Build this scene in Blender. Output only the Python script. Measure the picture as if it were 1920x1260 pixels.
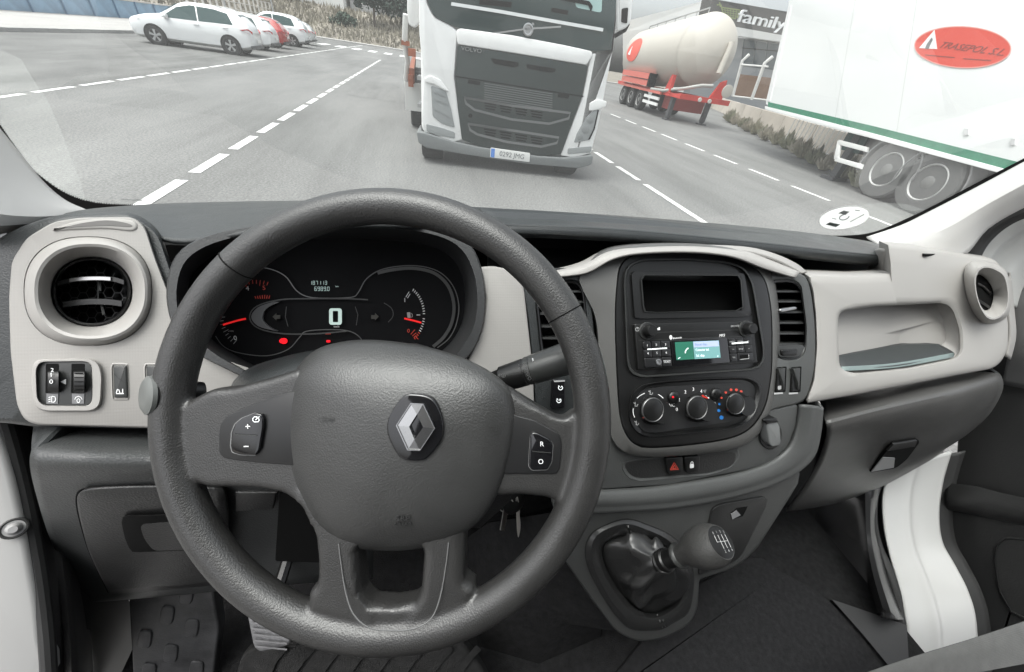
import bpy, bmesh, math, random
from mathutils import Vector as V, Matrix
random.seed(7)
R = math.radians
SC = bpy.context.scene
COL = SC.collection
for o in list(bpy.data.objects): bpy.data.objects.remove(o)

# ------------------------------------------------------------------ camera
F = 688.76                                   # focal length in photo pixels (1920 wide)
E = V((0, 0, 1.65))                          # eye point, 1.65 m over the road
RX = V((.97218953, .02032452, -.23331186)); RY = V((-.19554502, .6186735, -.76092394)); RZ = V((.12887845, .78538527, .60544226))
cd = bpy.data.cameras.new('camera'); cam = bpy.data.objects.new('camera', cd); COL.objects.link(cam)
cd.sensor_fit = 'HORIZONTAL'; cd.sensor_width = 36; cd.lens = 36 * F / 1920
cd.clip_start = .02; cd.clip_end = 600
cam.matrix_world = Matrix.Translation(E) @ Matrix((RX, RY, RZ)).to_4x4()
SC.camera = cam
# ------------------------------------------------------------------ light
SUN_EL, SUN_ROT = R(70), R(262)
wd = bpy.data.worlds.new('World'); SC.world = wd; wd.use_nodes = True
nt = wd.node_tree; nt.nodes.clear()
sky = nt.nodes.new('ShaderNodeTexSky'); sky.sky_type = 'NISHITA'; sky.sun_disc = False
sky.sun_elevation = SUN_EL; sky.sun_rotation = SUN_ROT; sky.air_density = 1.0; sky.dust_density = 6.0; sky.ozone_density = 1.0
hs = nt.nodes.new('ShaderNodeHueSaturation'); hs.inputs['Saturation'].default_value = .22
bg = nt.nodes.new('ShaderNodeBackground'); bg.inputs['Strength'].default_value = .15
ow = nt.nodes.new('ShaderNodeOutputWorld')
nt.links.new(sky.outputs[0], hs.inputs['Color']); nt.links.new(hs.outputs[0], bg.inputs[0]); nt.links.new(bg.outputs[0], ow.inputs[0])
ld = bpy.data.lights.new('sun', 'SUN'); ld.energy = .7; ld.angle = R(70); ld.color = (1, .97, .93)
sun = bpy.data.objects.new('sun', ld); COL.objects.link(sun)
sd = V((math.sin(SUN_ROT) * math.cos(SUN_EL), math.cos(SUN_ROT) * math.cos(SUN_EL), math.sin(SUN_EL)))
sun.rotation_euler = sd.to_track_quat('Z', 'Y').to_euler(); sun.location = (0, 0, 30)
SC.view_settings.view_transform = 'Standard'; SC.view_settings.look = 'None'
SC.view_settings.exposure = 1.22; SC.view_settings.gamma = 1; SC.view_settings.use_curve_mapping = False
SC.render.engine = 'CYCLES'
SC.cycles.use_denoising = True; SC.cycles.use_adaptive_sampling = True; SC.cycles.adaptive_threshold = .02
SC.cycles.max_bounces = 8; SC.cycles.diffuse_bounces = 4; SC.cycles.glossy_bounces = 3; SC.cycles.transparent_max_bounces = 12
SC.cycles.sample_clamp_indirect = 6

# ------------------------------------------------------------------ measuring helpers: photo pixel -> point on a real plane
def ray(px, py):
    d = V(((px - 960) / F, (630 - py) / F, -1)); return V((RX.dot(d), RY.dot(d), RZ.dot(d)))
def W(px, py, x=None, y=None, z=None):       # x, y, z relative to the eye
    r = ray(px, py)
    t = x / r.x if x is not None else y / r.y if y is not None else z / r.z
    return E + r * t
def G(px, py, up=0): return W(px, py, z=-1.65 + up)
def C(x, y, z): return E + V((x, y, z))
class PL:
    def __init__(s, a, b, c):
        n = (b - a).cross(c - a).normalized()
        if n.dot(E - a) < 0: n = -n
        s.o, s.n = a, n
        x = V((1, 0, 0)); s.u = x - n * x.dot(n)
        if s.u.length < .25: x = V((0, 1, 0)); s.u = x - n * x.dot(n)
        s.u.normalize(); s.v = n.cross(s.u)
    def hit(s, px, py, h=0):
        r = ray(px, py); return E + r * ((s.o + s.n * h - E).dot(s.n) / r.dot(s.n))
    def loc(s, px, py, h=0):
        d = s.hit(px, py, h) - s.o; return (d.dot(s.u), d.dot(s.v))
    def pt(s, a, b, h=0): return s.o + s.u * a + s.v * b + s.n * h
# ------------------------------------------------------------------ 2D outlines
def cr(p0, p1, p2, p3, t):
    return tuple(.5 * (2 * b + (c - a) * t + (2 * a - 5 * b + 4 * c - d) * t * t + (3 * b - a - 3 * c + d) * t ** 3) for a, b, c, d in zip(p0, p1, p2, p3))
def sp(pts, n=6):                             # closed smooth outline
    k = len(pts); return [cr(pts[i - 1], pts[i], pts[(i + 1) % k], pts[(i + 2) % k], j / n) for i in range(k) for j in range(n)]
def so(pts, n=6):                             # open smooth line
    k = len(pts); q = [pts[0]] + list(pts) + [pts[-1]]
    return [cr(q[i], q[i + 1], q[i + 2], q[i + 3], j / n) for i in range(k - 1) for j in range(n)] + [tuple(pts[-1])]
def rp(pts, r, n=5):                          # polygon with rounded corners
    out = []; k = len(pts)
    for i in range(k):
        rr = r[i] if isinstance(r, (list, tuple)) else r
        a, b, c = (V((*pts[i - 1][:2], 0)), V((*pts[i][:2], 0)), V((*pts[(i + 1) % k][:2], 0)))
        la, lc = (a - b).length, (c - b).length
        s = b + (a - b) * min(rr / la, .49); e = b + (c - b) * min(rr / lc, .49)
        if rr <= 0: out.append((b.x, b.y)); continue
        for j in range(n + 1):
            t = j / n; p = s * (1 - t) ** 2 + b * 2 * t * (1 - t) + e * t * t; out.append((p.x, p.y))
    return out
def se(cx, cy, rx, ry, n=2.0, k=40, rot=0):
    o = []
    for i in range(k):
        t = 2 * math.pi * i / k; c, s_ = math.cos(t), math.sin(t)
        x = rx * math.copysign(abs(c) ** (2 / n), c); y = ry * math.copysign(abs(s_) ** (2 / n), s_)
        o.append((cx + x * math.cos(rot) - y * math.sin(rot), cy + x * math.sin(rot) + y * math.cos(rot)))
    return o
def rs(pts, N, ctr):                          # resample a star-shaped outline by angle round a centre
    k = len(pts); out = []
    A = [(math.atan2(p[1] - ctr[1], p[0] - ctr[0]), p) for p in pts]
    for i in range(N):
        th = -math.pi + 2 * math.pi * (i + .5) / N
        dx, dy = math.cos(th), math.sin(th); best = None
        for j in range(k):
            ax, ay = pts[j][0] - ctr[0], pts[j][1] - ctr[1]; bx, by = pts[(j + 1) % k][0] - ctr[0], pts[(j + 1) % k][1] - ctr[1]
            ex, ey = bx - ax, by - ay; den = dx * ey - dy * ex
            if abs(den) < 1e-12: continue
            t = (ax * ey - ay * ex) / den; s = (ax * dy - ay * dx) / den
            if t > 0 and -1e-6 <= s <= 1 + 1e-6 and (best is None or t > best): best = t
        best = best or 0; out.append((ctr[0] + dx * best, ctr[1] + dy * best))
    return out
def area(p): return .5 * sum(p[i - 1][0] * p[i][1] - p[i][0] * p[i - 1][1] for i in range(len(p)))
def inset(p, d):                              # d > 0 inward
    s = 1 if area(p) > 0 else -1; k = len(p); o = []
    for i in range(k):
        a, b, c = V(p[i - 1]), V(p[i]), V(p[(i + 1) % k])
        e, g = b - a, c - b
        if e.length < 1e-9: e = g
        if g.length < 1e-9: g = e
        if e.length < 1e-9: o.append(tuple(b)); continue
        n1 = V((-e.y, e.x)).normalized(); n2 = V((-g.y, g.x)).normalized(); m = n1 + n2
        if m.length < .3: m = n1
        m = m.normalized(); f = 1 / max(.5, m.dot(n1)); o.append(tuple(b + m * (s * d * f)))
    return o
# ------------------------------------------------------------------ meshes
class MB:
    def __init__(s): s.v = []; s.f = []
    def add(s, v, f):
        k = len(s.v); s.v += [V(q) for q in v]; s.f += [tuple(i + k for i in q) for q in f]; return s
    def box(s, a, b, M=None):
        v = [V((x, y, z)) for x in (a[0], b[0]) for y in (a[1], b[1]) for z in (a[2], b[2])]
        if M: v = [M @ q for q in v]
        return s.add(v, [(0, 1, 3, 2), (4, 6, 7, 5), (0, 4, 5, 1), (2, 3, 7, 6), (0, 2, 6, 4), (1, 5, 7, 3)])
    def rings(s, rs_, c0=True, c1=True, closed=True):
        n = len(rs_[0]); v = [p for r in rs_ for p in r]; f = []
        for i in range(len(rs_) - 1):
            for j in range(n if closed else n - 1):
                k = (j + 1) % n; f.append((i * n + j, i * n + k, (i + 1) * n + k, (i + 1) * n + j))
        if c0: f.append(tuple(range(n - 1, -1, -1)))
        if c1: f.append(tuple((len(rs_) - 1) * n + j for j in range(n)))
        return s.add(v, f)
    def tube(s, pts, r, k=8, caps=True):
        pts = [V(p) for p in pts]; rr = []; up = None
        for i, p in enumerate(pts):
            d = (pts[min(i + 1, len(pts) - 1)] - pts[max(i - 1, 0)]).normalized()
            if up is None:
                up = V((0, 0, 1)) if abs(d.z) < .9 else V((1, 0, 0))
            a = (up - d * up.dot(d)).normalized(); b = d.cross(a); up = a
            q = r[i] if isinstance(r, (list, tuple)) else r
            rr.append([p + (a * math.cos(2 * math.pi * j / k) + b * math.sin(2 * math.pi * j / k)) * q for j in range(k)])
        return s.rings(rr, caps, caps)
    def cyl(s, a, b, r, k=16, r2=None):
        a, b = V(a), V(b); d = (b - a).normalized(); x = V((0, 0, 1)) if abs(d.z) < .9 else V((1, 0, 0))
        u = (x - d * x.dot(d)).normalized(); w = d.cross(u)
        c = lambda p, q: [p + (u * math.cos(2 * math.pi * j / k) + w * math.sin(2 * math.pi * j / k)) * q for j in range(k)]
        return s.rings([c(a, r), c(b, r if r2 is None else r2)])
    def lathe(s, a, d, prof, k=24):           # prof: (distance along d, radius)
        a, d = V(a), V(d).normalized(); x = V((0, 0, 1)) if abs(d.z) < .9 else V((1, 0, 0))
        u = (x - d * x.dot(d)).normalized(); w = d.cross(u)
        return s.rings([[a + d * t + (u * math.cos(2 * math.pi * j / k) + w * math.sin(2 * math.pi * j / k)) * q for j in range(k)] for t, q in prof])
def wloc(o):
    p = V((0, 0, 0))
    while o is not None: p = p + o.location; o = o.parent
    return p
def mk(name, mb, mat, parent=None, ang=35, label=None, fix=True):
    me = bpy.data.meshes.new(name)
    c = V((0, 0, 0))
    if mb.v:
        lo = [min(q[i] for q in mb.v) for i in range(3)]; hi = [max(q[i] for q in mb.v) for i in range(3)]
        c = V(((lo[0] + hi[0]) / 2, (lo[1] + hi[1]) / 2, lo[2] if parent is None else (lo[2] + hi[2]) / 2))
    me.from_pydata([q - c for q in mb.v], [], mb.f)
    if fix:
        bm = bmesh.new(); bm.from_mesh(me); bmesh.ops.remove_doubles(bm, verts=bm.verts, dist=1e-6)
        bmesh.ops.recalc_face_normals(bm, faces=bm.faces); bm.to_mesh(me); bm.free()
    if ang:
        me.shade_smooth(); me.set_sharp_from_angle(angle=R(ang))
    me.materials.append(mat)
    o = bpy.data.objects.new(name, me); COL.objects.link(o)
    if parent is not None: o.parent = parent; o.location = c - wloc(parent)
    else: o.location = c
    if label: o['label'] = label
    return o
def thing(name, loc, label, cat, group=None):
    o = bpy.data.objects.new(name, None); o.empty_display_size = .05; COL.objects.link(o); o.location = loc
    o['label'] = label; o['category'] = cat
    if group: o['group'] = group
    return o
def tag(o, label, cat, group=None):
    o['label'] = label; o['category'] = cat
    if group: o['group'] = group
    return o
def kind(o, k='structure'): o['kind'] = k; return o
# ------------------------------------------------------------------ pieces laid on a plane
def slabmb(mb, pl, px, h0, h1, bev=.001, loc2=None, seg=3):
    p = loc2 or [pl.loc(x, y, h1) for x, y in px]
    rr = [[pl.pt(a, b, h0) for a, b in p]]
    for i in range(seg + 1):
        t = i / seg * math.pi / 2; q = inset(p, bev * (1 - math.cos(t))) if bev else p
        rr.append([pl.pt(a, b, h1 - bev + bev * math.sin(t)) for a, b in q])
        if not bev: break
    return mb.rings(rr)
def slab(name, pl, px, h0, h1, mat, parent=None, bev=.001, **k):
    return mk(name, slabmb(MB(), pl, px, h0, h1, bev), mat, parent, **k)
def ringset(name, pl, items, mat, parent=None, N=48, ctr=None, c0=False, c1=True, **k):   # items: (outline px, h) outer -> inner
    if ctr is None:
        o = items[-1][0]; ctr = (sum(p[0] for p in o) / len(o), sum(p[1] for p in o) / len(o))
    rr = []
    for it in items:
        q = rs(it[0], N, ctr); P_ = it[2] if len(it) > 2 else pl
        rr.append([P_.hit(x, y, it[1]) for x, y in q])
    return mk(name, MB().rings(rr, c0, c1), mat, parent, **k)
def sc(o, s, ctr=None, dx=0, dy=0):
    c = ctr or (sum(p[0] for p in o) / len(o), sum(p[1] for p in o) / len(o))
    s = s if isinstance(s, tuple) else (s, s)
    return [(c[0] + (x - c[0]) * s[0] + dx, c[1] + (y - c[1]) * s[1] + dy) for x, y in o]
def ipx(o, d): return inset(o, d)
def stroke(mb, pl, pts, w, h, th=.0004):       # pts in px, w in px
    p = [V(q) for q in pts]; L, Rr = [], []
    for i in range(len(p)):
        d = p[min(i + 1, len(p) - 1)] - p[max(i - 1, 0)]
        if d.length < 1e-6: d = V((1, 0))
        n = V((-d.y, d.x)).normalized() * w / 2; L.append(p[i] + n); Rr.append(p[i] - n)
    rr = []
    for a, b in zip(L, Rr):
        rr.append([pl.hit(a.x, a.y, h - th), pl.hit(a.x, a.y, h), pl.hit(b.x, b.y, h), pl.hit(b.x, b.y, h - th)])
    mb.rings(rr)
def strokes(name, pl, lines, w, h, mat, parent=None):
    mb = MB()
    for l in lines: stroke(mb, pl, l, w, h)
    return mk(name, mb, mat, parent, ang=0)
def patch(name, rows, mat, parent=None, nu=5, nv=5, thick=0, **k):
    sm = [so([tuple(p) for p in r], nu) for r in rows]
    cols = list(zip(*sm)); cols = [so(list(c), nv) for c in cols]
    rr = [list(map(V, r)) for r in zip(*cols)]
    mb = MB().rings(rr, False, False, closed=False)
    o = mk(name, mb, mat, parent, **k)
    if thick:
        m = o.modifiers.new('thickness', 'SOLIDIFY'); m.thickness = thick; m.offset = 0
    return o
def txt(name, s, pl, px, py, cap, mat, parent=None, h=.0005, rot=0, shear=0, sx=1, align='CENTER', ex=.0002, px2=None, up=None, wpx=None):
    # text whose capitals are `cap` photo pixels tall, standing on plane pl at pixel (px, py) = centre of the line
    cu = bpy.data.curves.new(name, 'FONT'); cu.body = s; cu.align_x = align; cu.align_y = 'CENTER'; cu.shear = shear; cu.resolution_u = 3
    p = pl.hit(px, py, h)
    du = pl.u
    if px2: du = (pl.hit(px2[0], px2[1], h) - p).normalized()
    dv = pl.n.cross(du)
    # px length of one metre along dv
    cD = V((RX.dot(V((0, 0, 0))), 0, 0))
    def pj(q):
        d = q - E; x = RX.x * d.x + RY.x * d.y + RZ.x * d.z; y = RX.y * d.x + RY.y * d.y + RZ.y * d.z; zz = RX.z * d.x + RY.z * d.y + RZ.z * d.z
        return V((960 + x * F / -zz, 630 - y * F / -zz))
    ppm = (pj(p + dv * .001) - pj(p)).length / .001
    size = cap / ppm / .70
    cu.size = size; cu.extrude = ex / 2
    ob = bpy.data.objects.new(name, cu); me = bpy.data.meshes.new_from_object(ob)
    bpy.data.objects.remove(ob)
    if rot: M2 = Matrix.Rotation(rot, 3, 'Z')
    mb = MB()
    vs = []
    if wpx:
        xs_ = [q.co.x for q in me.vertices]; sx = wpx / (pj(p + du * max(xs_)) - pj(p + du * min(xs_))).length
    for q in me.vertices:
        c = V((q.co.x * sx, q.co.y, q.co.z))
        if rot: c = M2 @ c
        vs.append(p + du * c.x + dv * c.y + pl.n * c.z)
    mb.add(vs, [tuple(f.vertices) for f in me.polygons]); bpy.data.meshes.remove(me)
    return mk(name, mb, mat, parent, ang=0, fix=False)
# ------------------------------------------------------------------ materials
MATS = {}
def mat(name, col, rough=.5, metal=0, bump=None, var=0, spec=.5, emit=0, coat=0, varscale=8):
    # bump: (kind, scale, strength, distance)
    if name in MATS: return MATS[name]
    m = bpy.data.materials.new(name); m.use_nodes = True; n = m.node_tree; b = n.nodes['Principled BSDF']
    b.inputs['Base Color'].default_value = (*col, 1); b.inputs['Roughness'].default_value = rough; b.inputs['Metallic'].default_value = metal
    b.inputs['Specular IOR Level'].default_value = spec
    if coat: b.inputs['Coat Weight'].default_value = coat; b.inputs['Coat Roughness'].default_value = .06
    if emit: b.inputs['Emission Color'].default_value = (*col, 1); b.inputs['Emission Strength'].default_value = emit
    tc = n.nodes.new('ShaderNodeTexCoord')
    if var:
        t = n.nodes.new('ShaderNodeTexNoise'); t.inputs['Scale'].default_value = varscale; t.inputs['Detail'].default_value = 6; t.inputs['Roughness'].default_value = .65
        r_ = n.nodes.new('ShaderNodeValToRGB'); a, c = r_.color_ramp.elements
        a.position = .3; c.position = .72
        a.color = (*[max(0, q * (1 - var)) for q in col], 1); c.color = (*[min(1, q * (1 + var)) for q in col], 1)
        n.links.new(tc.outputs['Object'], t.inputs['Vector']); n.links.new(t.outputs['Fac'], r_.inputs[0]); n.links.new(r_.outputs[0], b.inputs['Base Color'])
        mr = n.nodes.new('ShaderNodeMapRange'); mr.inputs['To Min'].default_value = max(0, rough - .1); mr.inputs['To Max'].default_value = min(1, rough + .1)
        n.links.new(t.outputs['Fac'], mr.inputs['Value']); n.links.new(mr.outputs[0], b.inputs['Roughness'])
    if bump:
        kd, s, st, di = bump
        bp = n.nodes.new('ShaderNodeBump'); bp.inputs['Strength'].default_value = st; bp.inputs['Distance'].default_value = di
        if kd == 'leather':
            wv = n.nodes.new('ShaderNodeTexNoise'); wv.inputs['Scale'].default_value = s * .6; wv.inputs['Detail'].default_value = 2
            mx = n.nodes.new('ShaderNodeMixRGB'); mx.blend_type = 'LINEAR_LIGHT'; mx.inputs[0].default_value = .3 / s
            t = n.nodes.new('ShaderNodeTexVoronoi'); t.feature = 'SMOOTH_F1'; t.inputs['Scale'].default_value = s; t.inputs['Smoothness'].default_value = .35
            n.links.new(tc.outputs['Object'], wv.inputs['Vector']); n.links.new(tc.outputs['Object'], mx.inputs[1]); n.links.new(wv.outputs['Color'], mx.inputs[2])
            n.links.new(mx.outputs[0], t.inputs['Vector']); bp.invert = True
            n.links.new(t.outputs['Distance'], bp.inputs['Height'])
        elif kd == 'noise':
            t = n.nodes.new('ShaderNodeTexNoise'); t.inputs['Scale'].default_value = s; t.inputs['Detail'].default_value = 4
            n.links.new(tc.outputs['Object'], t.inputs['Vector']); n.links.new(t.outputs['Fac'], bp.inputs['Height'])
        elif kd == 'weave':
            t = n.nodes.new('ShaderNodeTexVoronoi'); t.inputs['Scale'].default_value = s; t.inputs['Randomness'].default_value = .12
            n.links.new(tc.outputs['Object'], t.inputs['Vector']); n.links.new(t.outputs['Distance'], bp.inputs['Height'])
        n.links.new(bp.outputs[0], b.inputs['Normal'])
    MATS[name] = m; return m
BEIGE = mat('beige plastic', (.30, .288, .273), .55, bump=('weave', 420, .25, .0004), var=.03, varscale=5)
BEIGE2 = mat('smooth beige plastic', (.315, .303, .288), .5, bump=('noise', 900, .12, .0003), var=.025, varscale=5)
PAD = mat('dark grained dash plastic', (.026, .0285, .029), .36, bump=('leather', 600, .4, .0006), var=.1, varscale=20)
BLK = mat('black grained plastic', (.020, .020, .020), .38, bump=('leather', 480, .45, .0006), var=.12, varscale=20)
GRY = mat('charcoal fine plastic', (.032, .033, .032), .36, bump=('noise', 1100, .25, .0004), var=.08, varscale=15)
SATIN = mat('satin black plastic', (.007, .007, .007), .36, bump=('noise', 1300, .2, .0003), var=.1, varscale=25)
GLOSS = mat('gloss black', (.006, .006, .007), .08, coat=.6)
DEEP = mat('deep black plastic', (.005, .005, .005), .8, spec=.12)
LEATH = mat('steering wheel leather', (.025, .0245, .024), .38, bump=('leather', 780, .32, .0006), spec=.7, var=.12, varscale=30)
HUBL = mat('airbag cover leather', (.030, .030, .0295), .42, bump=('leather', 700, .32, .0006), spec=.8, var=.08, varscale=30)
CHROME = mat('chrome', (.42, .42, .42), .24, 1)
SATCH = mat('satin metal', (.5, .5, .5), .3, 1)
WHT = mat('white print', (.8, .8, .8), .5)
GPRINT = mat('grey print', (.35, .35, .35), .5)
WLIT = mat('lit white print', (.75, .78, .78), .5, emit=.35)
LCD = mat('lcd digit', (.5, .62, .58), .5, emit=.22)
LCDDIM = mat('dim lcd digit', (.4, .52, .5), .5, emit=.25)
REDP = mat('red pointer', (.75, .02, .02), .4, emit=.25)
REDL = mat('lit red lamp', (.9, .01, .02), .4, emit=.4)
REDT = mat('red print', (.5, .06, .04), .5, emit=.05)
BLUEP = mat('blue print', (.02, .2, .6), .5)
PAINT = mat('white van paint', (.52, .52, .51), .4, coat=.4, var=.02, varscale=3)
VOID = mat('unlit pocket lining', (.004, .004, .004), .9, spec=.1)
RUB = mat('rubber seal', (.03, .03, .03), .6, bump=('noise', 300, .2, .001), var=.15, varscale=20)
CARPET = mat('black carpet', (.018, .018, .0185), .95, bump=('noise', 700, .8, .002), var=.35, varscale=60, spec=.1)
TRIMW = mat('pale pillar trim', (.56, .55, .535), .6, bump=('noise', 700, .12, .0004), var=.02)
HEADL = mat('pale headliner', (.55, .54, .52), .9)
GAIT = mat('gaiter leatherette', (.024, .024, .024), .26, bump=('noise', 600, .25, .0005))
SEATF = mat('grey seat fabric', (.115, .115, .112), .9, bump=('weave', 700, .5, .0008), var=.15, varscale=40)
# ================================================================== VAN CABIN
D = PL(C(0, .411, -.2155), C(1, .411, -.2155), C(0, .325, -.323))          # face of the dashboard
CL = PL(C(0, .455, -.30), C(1, .455, -.30), C(0, .425, -.36))              # face of the instruments
CP = PL(C(0, .27, -.41), C(1, .27, -.41), C(0, .225, -.51))                # lower centre panel
GP = PL(C(0, .25, -.47), C(1, .25, -.47), C(0, .16, -.67))                 # gear lever console
KP = PL(C(0, .315, -.377), C(1, .315, -.377), C(0, .25, -.63))             # knee panel
FLZ = -1.0
cabin = thing('van_cabin', C(.375, .3, FLZ - .03), 'white van cabin shell with pale pillar trims and white door frames around the dashboard', 'van')
# floor, firewall, roof, rear bulkhead
mk('floor', MB().box(C(-.56, -1.2, FLZ - .03), C(1.15, .62, FLZ)), CARPET, cabin, ang=0)
mk('firewall', MB().box(C(-.56, .62, FLZ), C(1.30, .65, -.30)), DEEP, cabin, ang=0)
mk('roof', MB().box(C(-.52, -.72, .32), C(1.42, -.25, .36)), HEADL, cabin, ang=0)  # unseen roof, its edges cut back and widened to shape the cabin light
mk('bulkhead', MB().box(C(-.58, -.76, FLZ), C(1.28, -.72, .34)), mat('grey bulkhead', (.12, .12, .12), .8), cabin, ang=0)  # unseen rear wall, put in to cut light from behind
# left door opening: white jamb, rubber seal, black kick trim
XL = -.53
PLL = PL(C(-.50, .33, -.4), C(-.72, .24, -.4), C(-.50, .88, .6))
jm = slab('door_jamb', PLL, sp([(-160, 780), (-24, 790), (0, 812), (21, 880), (39, 960), (56, 1050), (70, 1130), (77, 1200), (82, 1290), (-160, 1330)], 4), -.03, 0, PAINT, cabin, bev=.006)
0 and mk('jamb_crease', MB().tube([PLL.hit(x, y, .001) for x, y in so([(-30, 1010), (25, 1022), (45, 1060), (50, 1110), (30, 1160), (-20, 1200)])], .0016, 8), PAINT, cabin)
sn_ = (E - PLL.hit(28, 989)).normalized() * .7 + PLL.n * .3
b = mk('door_light_switch', MB().lathe(PLL.hit(28, 989, -.002), sn_, [(0, .0085), (.006, .0085), (.006, .0065), (.009, .006), (.014, .0035), (.014, 0.0001)], 20), mat('clear grey plastic', (.35, .35, .35), .25), cabin)
mk('switch_ring', MB().lathe(PLL.hit(28, 989, -.002), sn_, [(.0, .0112), (.0065, .0112), (.0075, .010), (.0065, .0088), (0, .0088)], 24), RUB, b)
PLS = PL(C(-.455, 0, 0), C(-.455, 1, 0), C(-.455, 0, 1))
seal = [(2, 770), (20, 830), (40, 905), (58, 990), (74, 1080), (84, 1160), (90, 1230), (93, 1300)]
mk('door_seal', MB().tube([PLS.hit(*p) for p in so(seal, 5)], .0072, 10), RUB, cabin)
patch('kick_trim', [[W(x + 8, y, x=-.465) for x, y in seal], [W(x + 30, y - 4, x=-.462) for x, y in seal], [W(x + 54, y - 6, x=-.46) for x, y in seal], [W(x + 80, y - 4, y=.33) for x, y in seal]], mat('dark kick trim', (.028, .027, .027), .6, bump=('leather', 420, .4, .0005)), cabin, thick=.004)
mk('wheel_arch_panel', MB().rings([[W(x, y, y=d) for x, y in ((118, 1062), (180, 1135), (172, 1180), (142, 1180), (130, 1300), (100, 1300), (100, 1060))] for d in (.30, .40)]).rings([[W(x, y, y=d) for x, y in ((106, 1120), (235, 1105), (250, 1150), (248, 1320), (106, 1320))] for d in (.335, .36)]), mat('dull black plastic', (.012, .012, .012), .5), cabin)
# pillars
lp = patch('pillar_trim', [
    [W(-90, 110, x=-.56), W(-45, 190, x=-.55), W(3, 252, x=-.535), (W(42, 300, x=-.52)), W(80, 345, x=-.495), W(120, 378, x=-.47), W(162, 397, x=-.45)],
    [W(-130, 330, x=-.40), W(-90, 372, x=-.40), W(-30, 396, x=-.40), W(12, 404, x=-.40), W(70, 406, x=-.41), W(112, 403, x=-.425), W(154, 400, x=-.446)],
    [W(-160, 430, x=-.50), W(-100, 450, x=-.49), W(-40, 445, x=-.48), W(0, 434, x=-.47), W(60, 420, x=-.46), W(105, 408, x=-.455), W(150, 402, x=-.452)]], TRIMW, cabin, thick=.006)
rp_ = patch('pillar_trim', [
    [W(1625, 446, x=1.06), W(1690, 424, x=1.07), W(1750, 395, x=1.08), W(1830, 354, x=1.09), W(1920, 306, x=1.10), W(2040, 240, x=1.12)],
    [W(1650, 462, x=1.02), W(1715, 452, x=1.03), W(1780, 426, x=1.04), W(1850, 384, x=1.05), W(1930, 340, x=1.06), W(2040, 280, x=1.08)],
    [W(1690, 480, x=1.04), W(1750, 490, x=1.05), W(1806, 478, x=1.09), W(1850, 428, x=1.11), W(1926, 384, x=1.12), W(2040, 340, x=1.13)]], TRIMW, cabin, thick=.006)
# right door opening seen over and below the dash
PR = PL(C(1.17, 0, 0), C(1.17, 1, 0), C(1.17, 0, 1))
up1 = [(1800, 520), (1812, 478), (1834, 442), (1872, 410), (1925, 386), (2040, 345)]
mk('door_seal', MB().tube([PR.hit(x + 10, y + 6) for x, y in so(up1, 5)], .0125, 10), RUB, cabin)
patch('door_frame', [[W(x + 14, y + 14, x=1.20) for x, y in up1], [W(x + 34, y + 22, x=1.21) for x, y in up1], [W(x + 42, y + 30, x=1.235) for x, y in up1], [W(x + 75, y + 42, x=1.25) for x, y in up1], [W(x + 110, y + 60, x=1.30) for x, y in up1]], PAINT, cabin, thick=.004)
lowL = [(1668, 880), (1655, 930), (1657, 985), (1668, 1040), (1684, 1095), (1696, 1150), (1702, 1200), (1704, 1290)]
lowR = [(1784, 845), (1768, 900), (1760, 960), (1766, 1015), (1790, 1060), (1815, 1110), (1830, 1170), (1834, 1290)]
mid = lambda t: [(a[0] * (1 - t) + b[0] * t, a[1] * (1 - t) + b[1] * t) for a, b in zip(lowL, lowR)]
patch('door_jamb', [[W(*p, x=1.165) for p in lowL], [W(*p, x=1.205) for p in mid(.3)], [W(*p, x=1.222) for p in mid(.45)], [W(*p, x=1.237) for p in mid(.52)], [W(*p, x=1.267) for p in mid(.75)], [W(*p, x=1.30) for p in lowR]], PAINT, cabin, thick=.004)
mk('door_seal', MB().tube([W(x - 14, y - 6, x=1.14) for x, y in so([(1672, 880), (1650, 930), (1648, 985), (1658, 1030), (1678, 1075), (1692, 1120), (1698, 1172)], 5)], .0125, 10), RUB, cabin)
patch('jamb_backing', [[W(x - 26, y - 4, x=1.20) for x, y in lowL], [W(*p, x=1.28) for p in mid(.5)], [W(x + 26, y, x=1.35) for x, y in lowR]], RUB, cabin, thick=.003)
0 and patch('sill_edge', [[W(1656, 968, x=1.162), W(1672, 1030, x=1.162), W(1690, 1090, x=1.162), W(1700, 1150, x=1.162), W(1704, 1240, x=1.162)], [W(1650, 970, x=1.15), W(1664, 1030, x=1.15), W(1683, 1090, x=1.15), W(1696, 1150, x=1.15), W(1703, 1240, x=1.15)]], PAINT, cabin, thick=.003)
patch('kick_trim', [[W(1440, 940, y=.52), W(1446, 1020, y=.50), W(1470, 1070, y=.44), W(1545, 1120, y=.36)], [W(1528, 930, y=.50), W(1530, 1010, y=.46), W(1540, 1070, y=.42), W(1562, 1125, y=.34)],
    [W(1560, 925, y=.40), W(1575, 1000, y=.34), W(1590, 1070, y=.28), W(1610, 1150, y=.22)], [W(1612, 915, x=1.08), W(1618, 1000, x=1.10), W(1628, 1070, x=1.10), W(1650, 1158, x=1.10)], [W(1650, 900, x=1.13), W(1640, 980, x=1.13), W(1658, 1060, x=1.13), W(1692, 1162, x=1.13)]],
    mat('shiny black plastic', (.03, .03, .031), .25, bump=('noise', 500, .15, .0005)), cabin, thick=.004)
mk('sill_plate', MB().rings([[W(x, y, z=zz) for x, y in ((1560, 1124), (1584, 1132), (1700, 1172), (1706, 1270), (1684, 1270), (1622, 1194))] for zz in (-1.0, -.97)]), mat('grey sill plastic', (.034, .034, .035), .5), cabin, ang=0)

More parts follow.
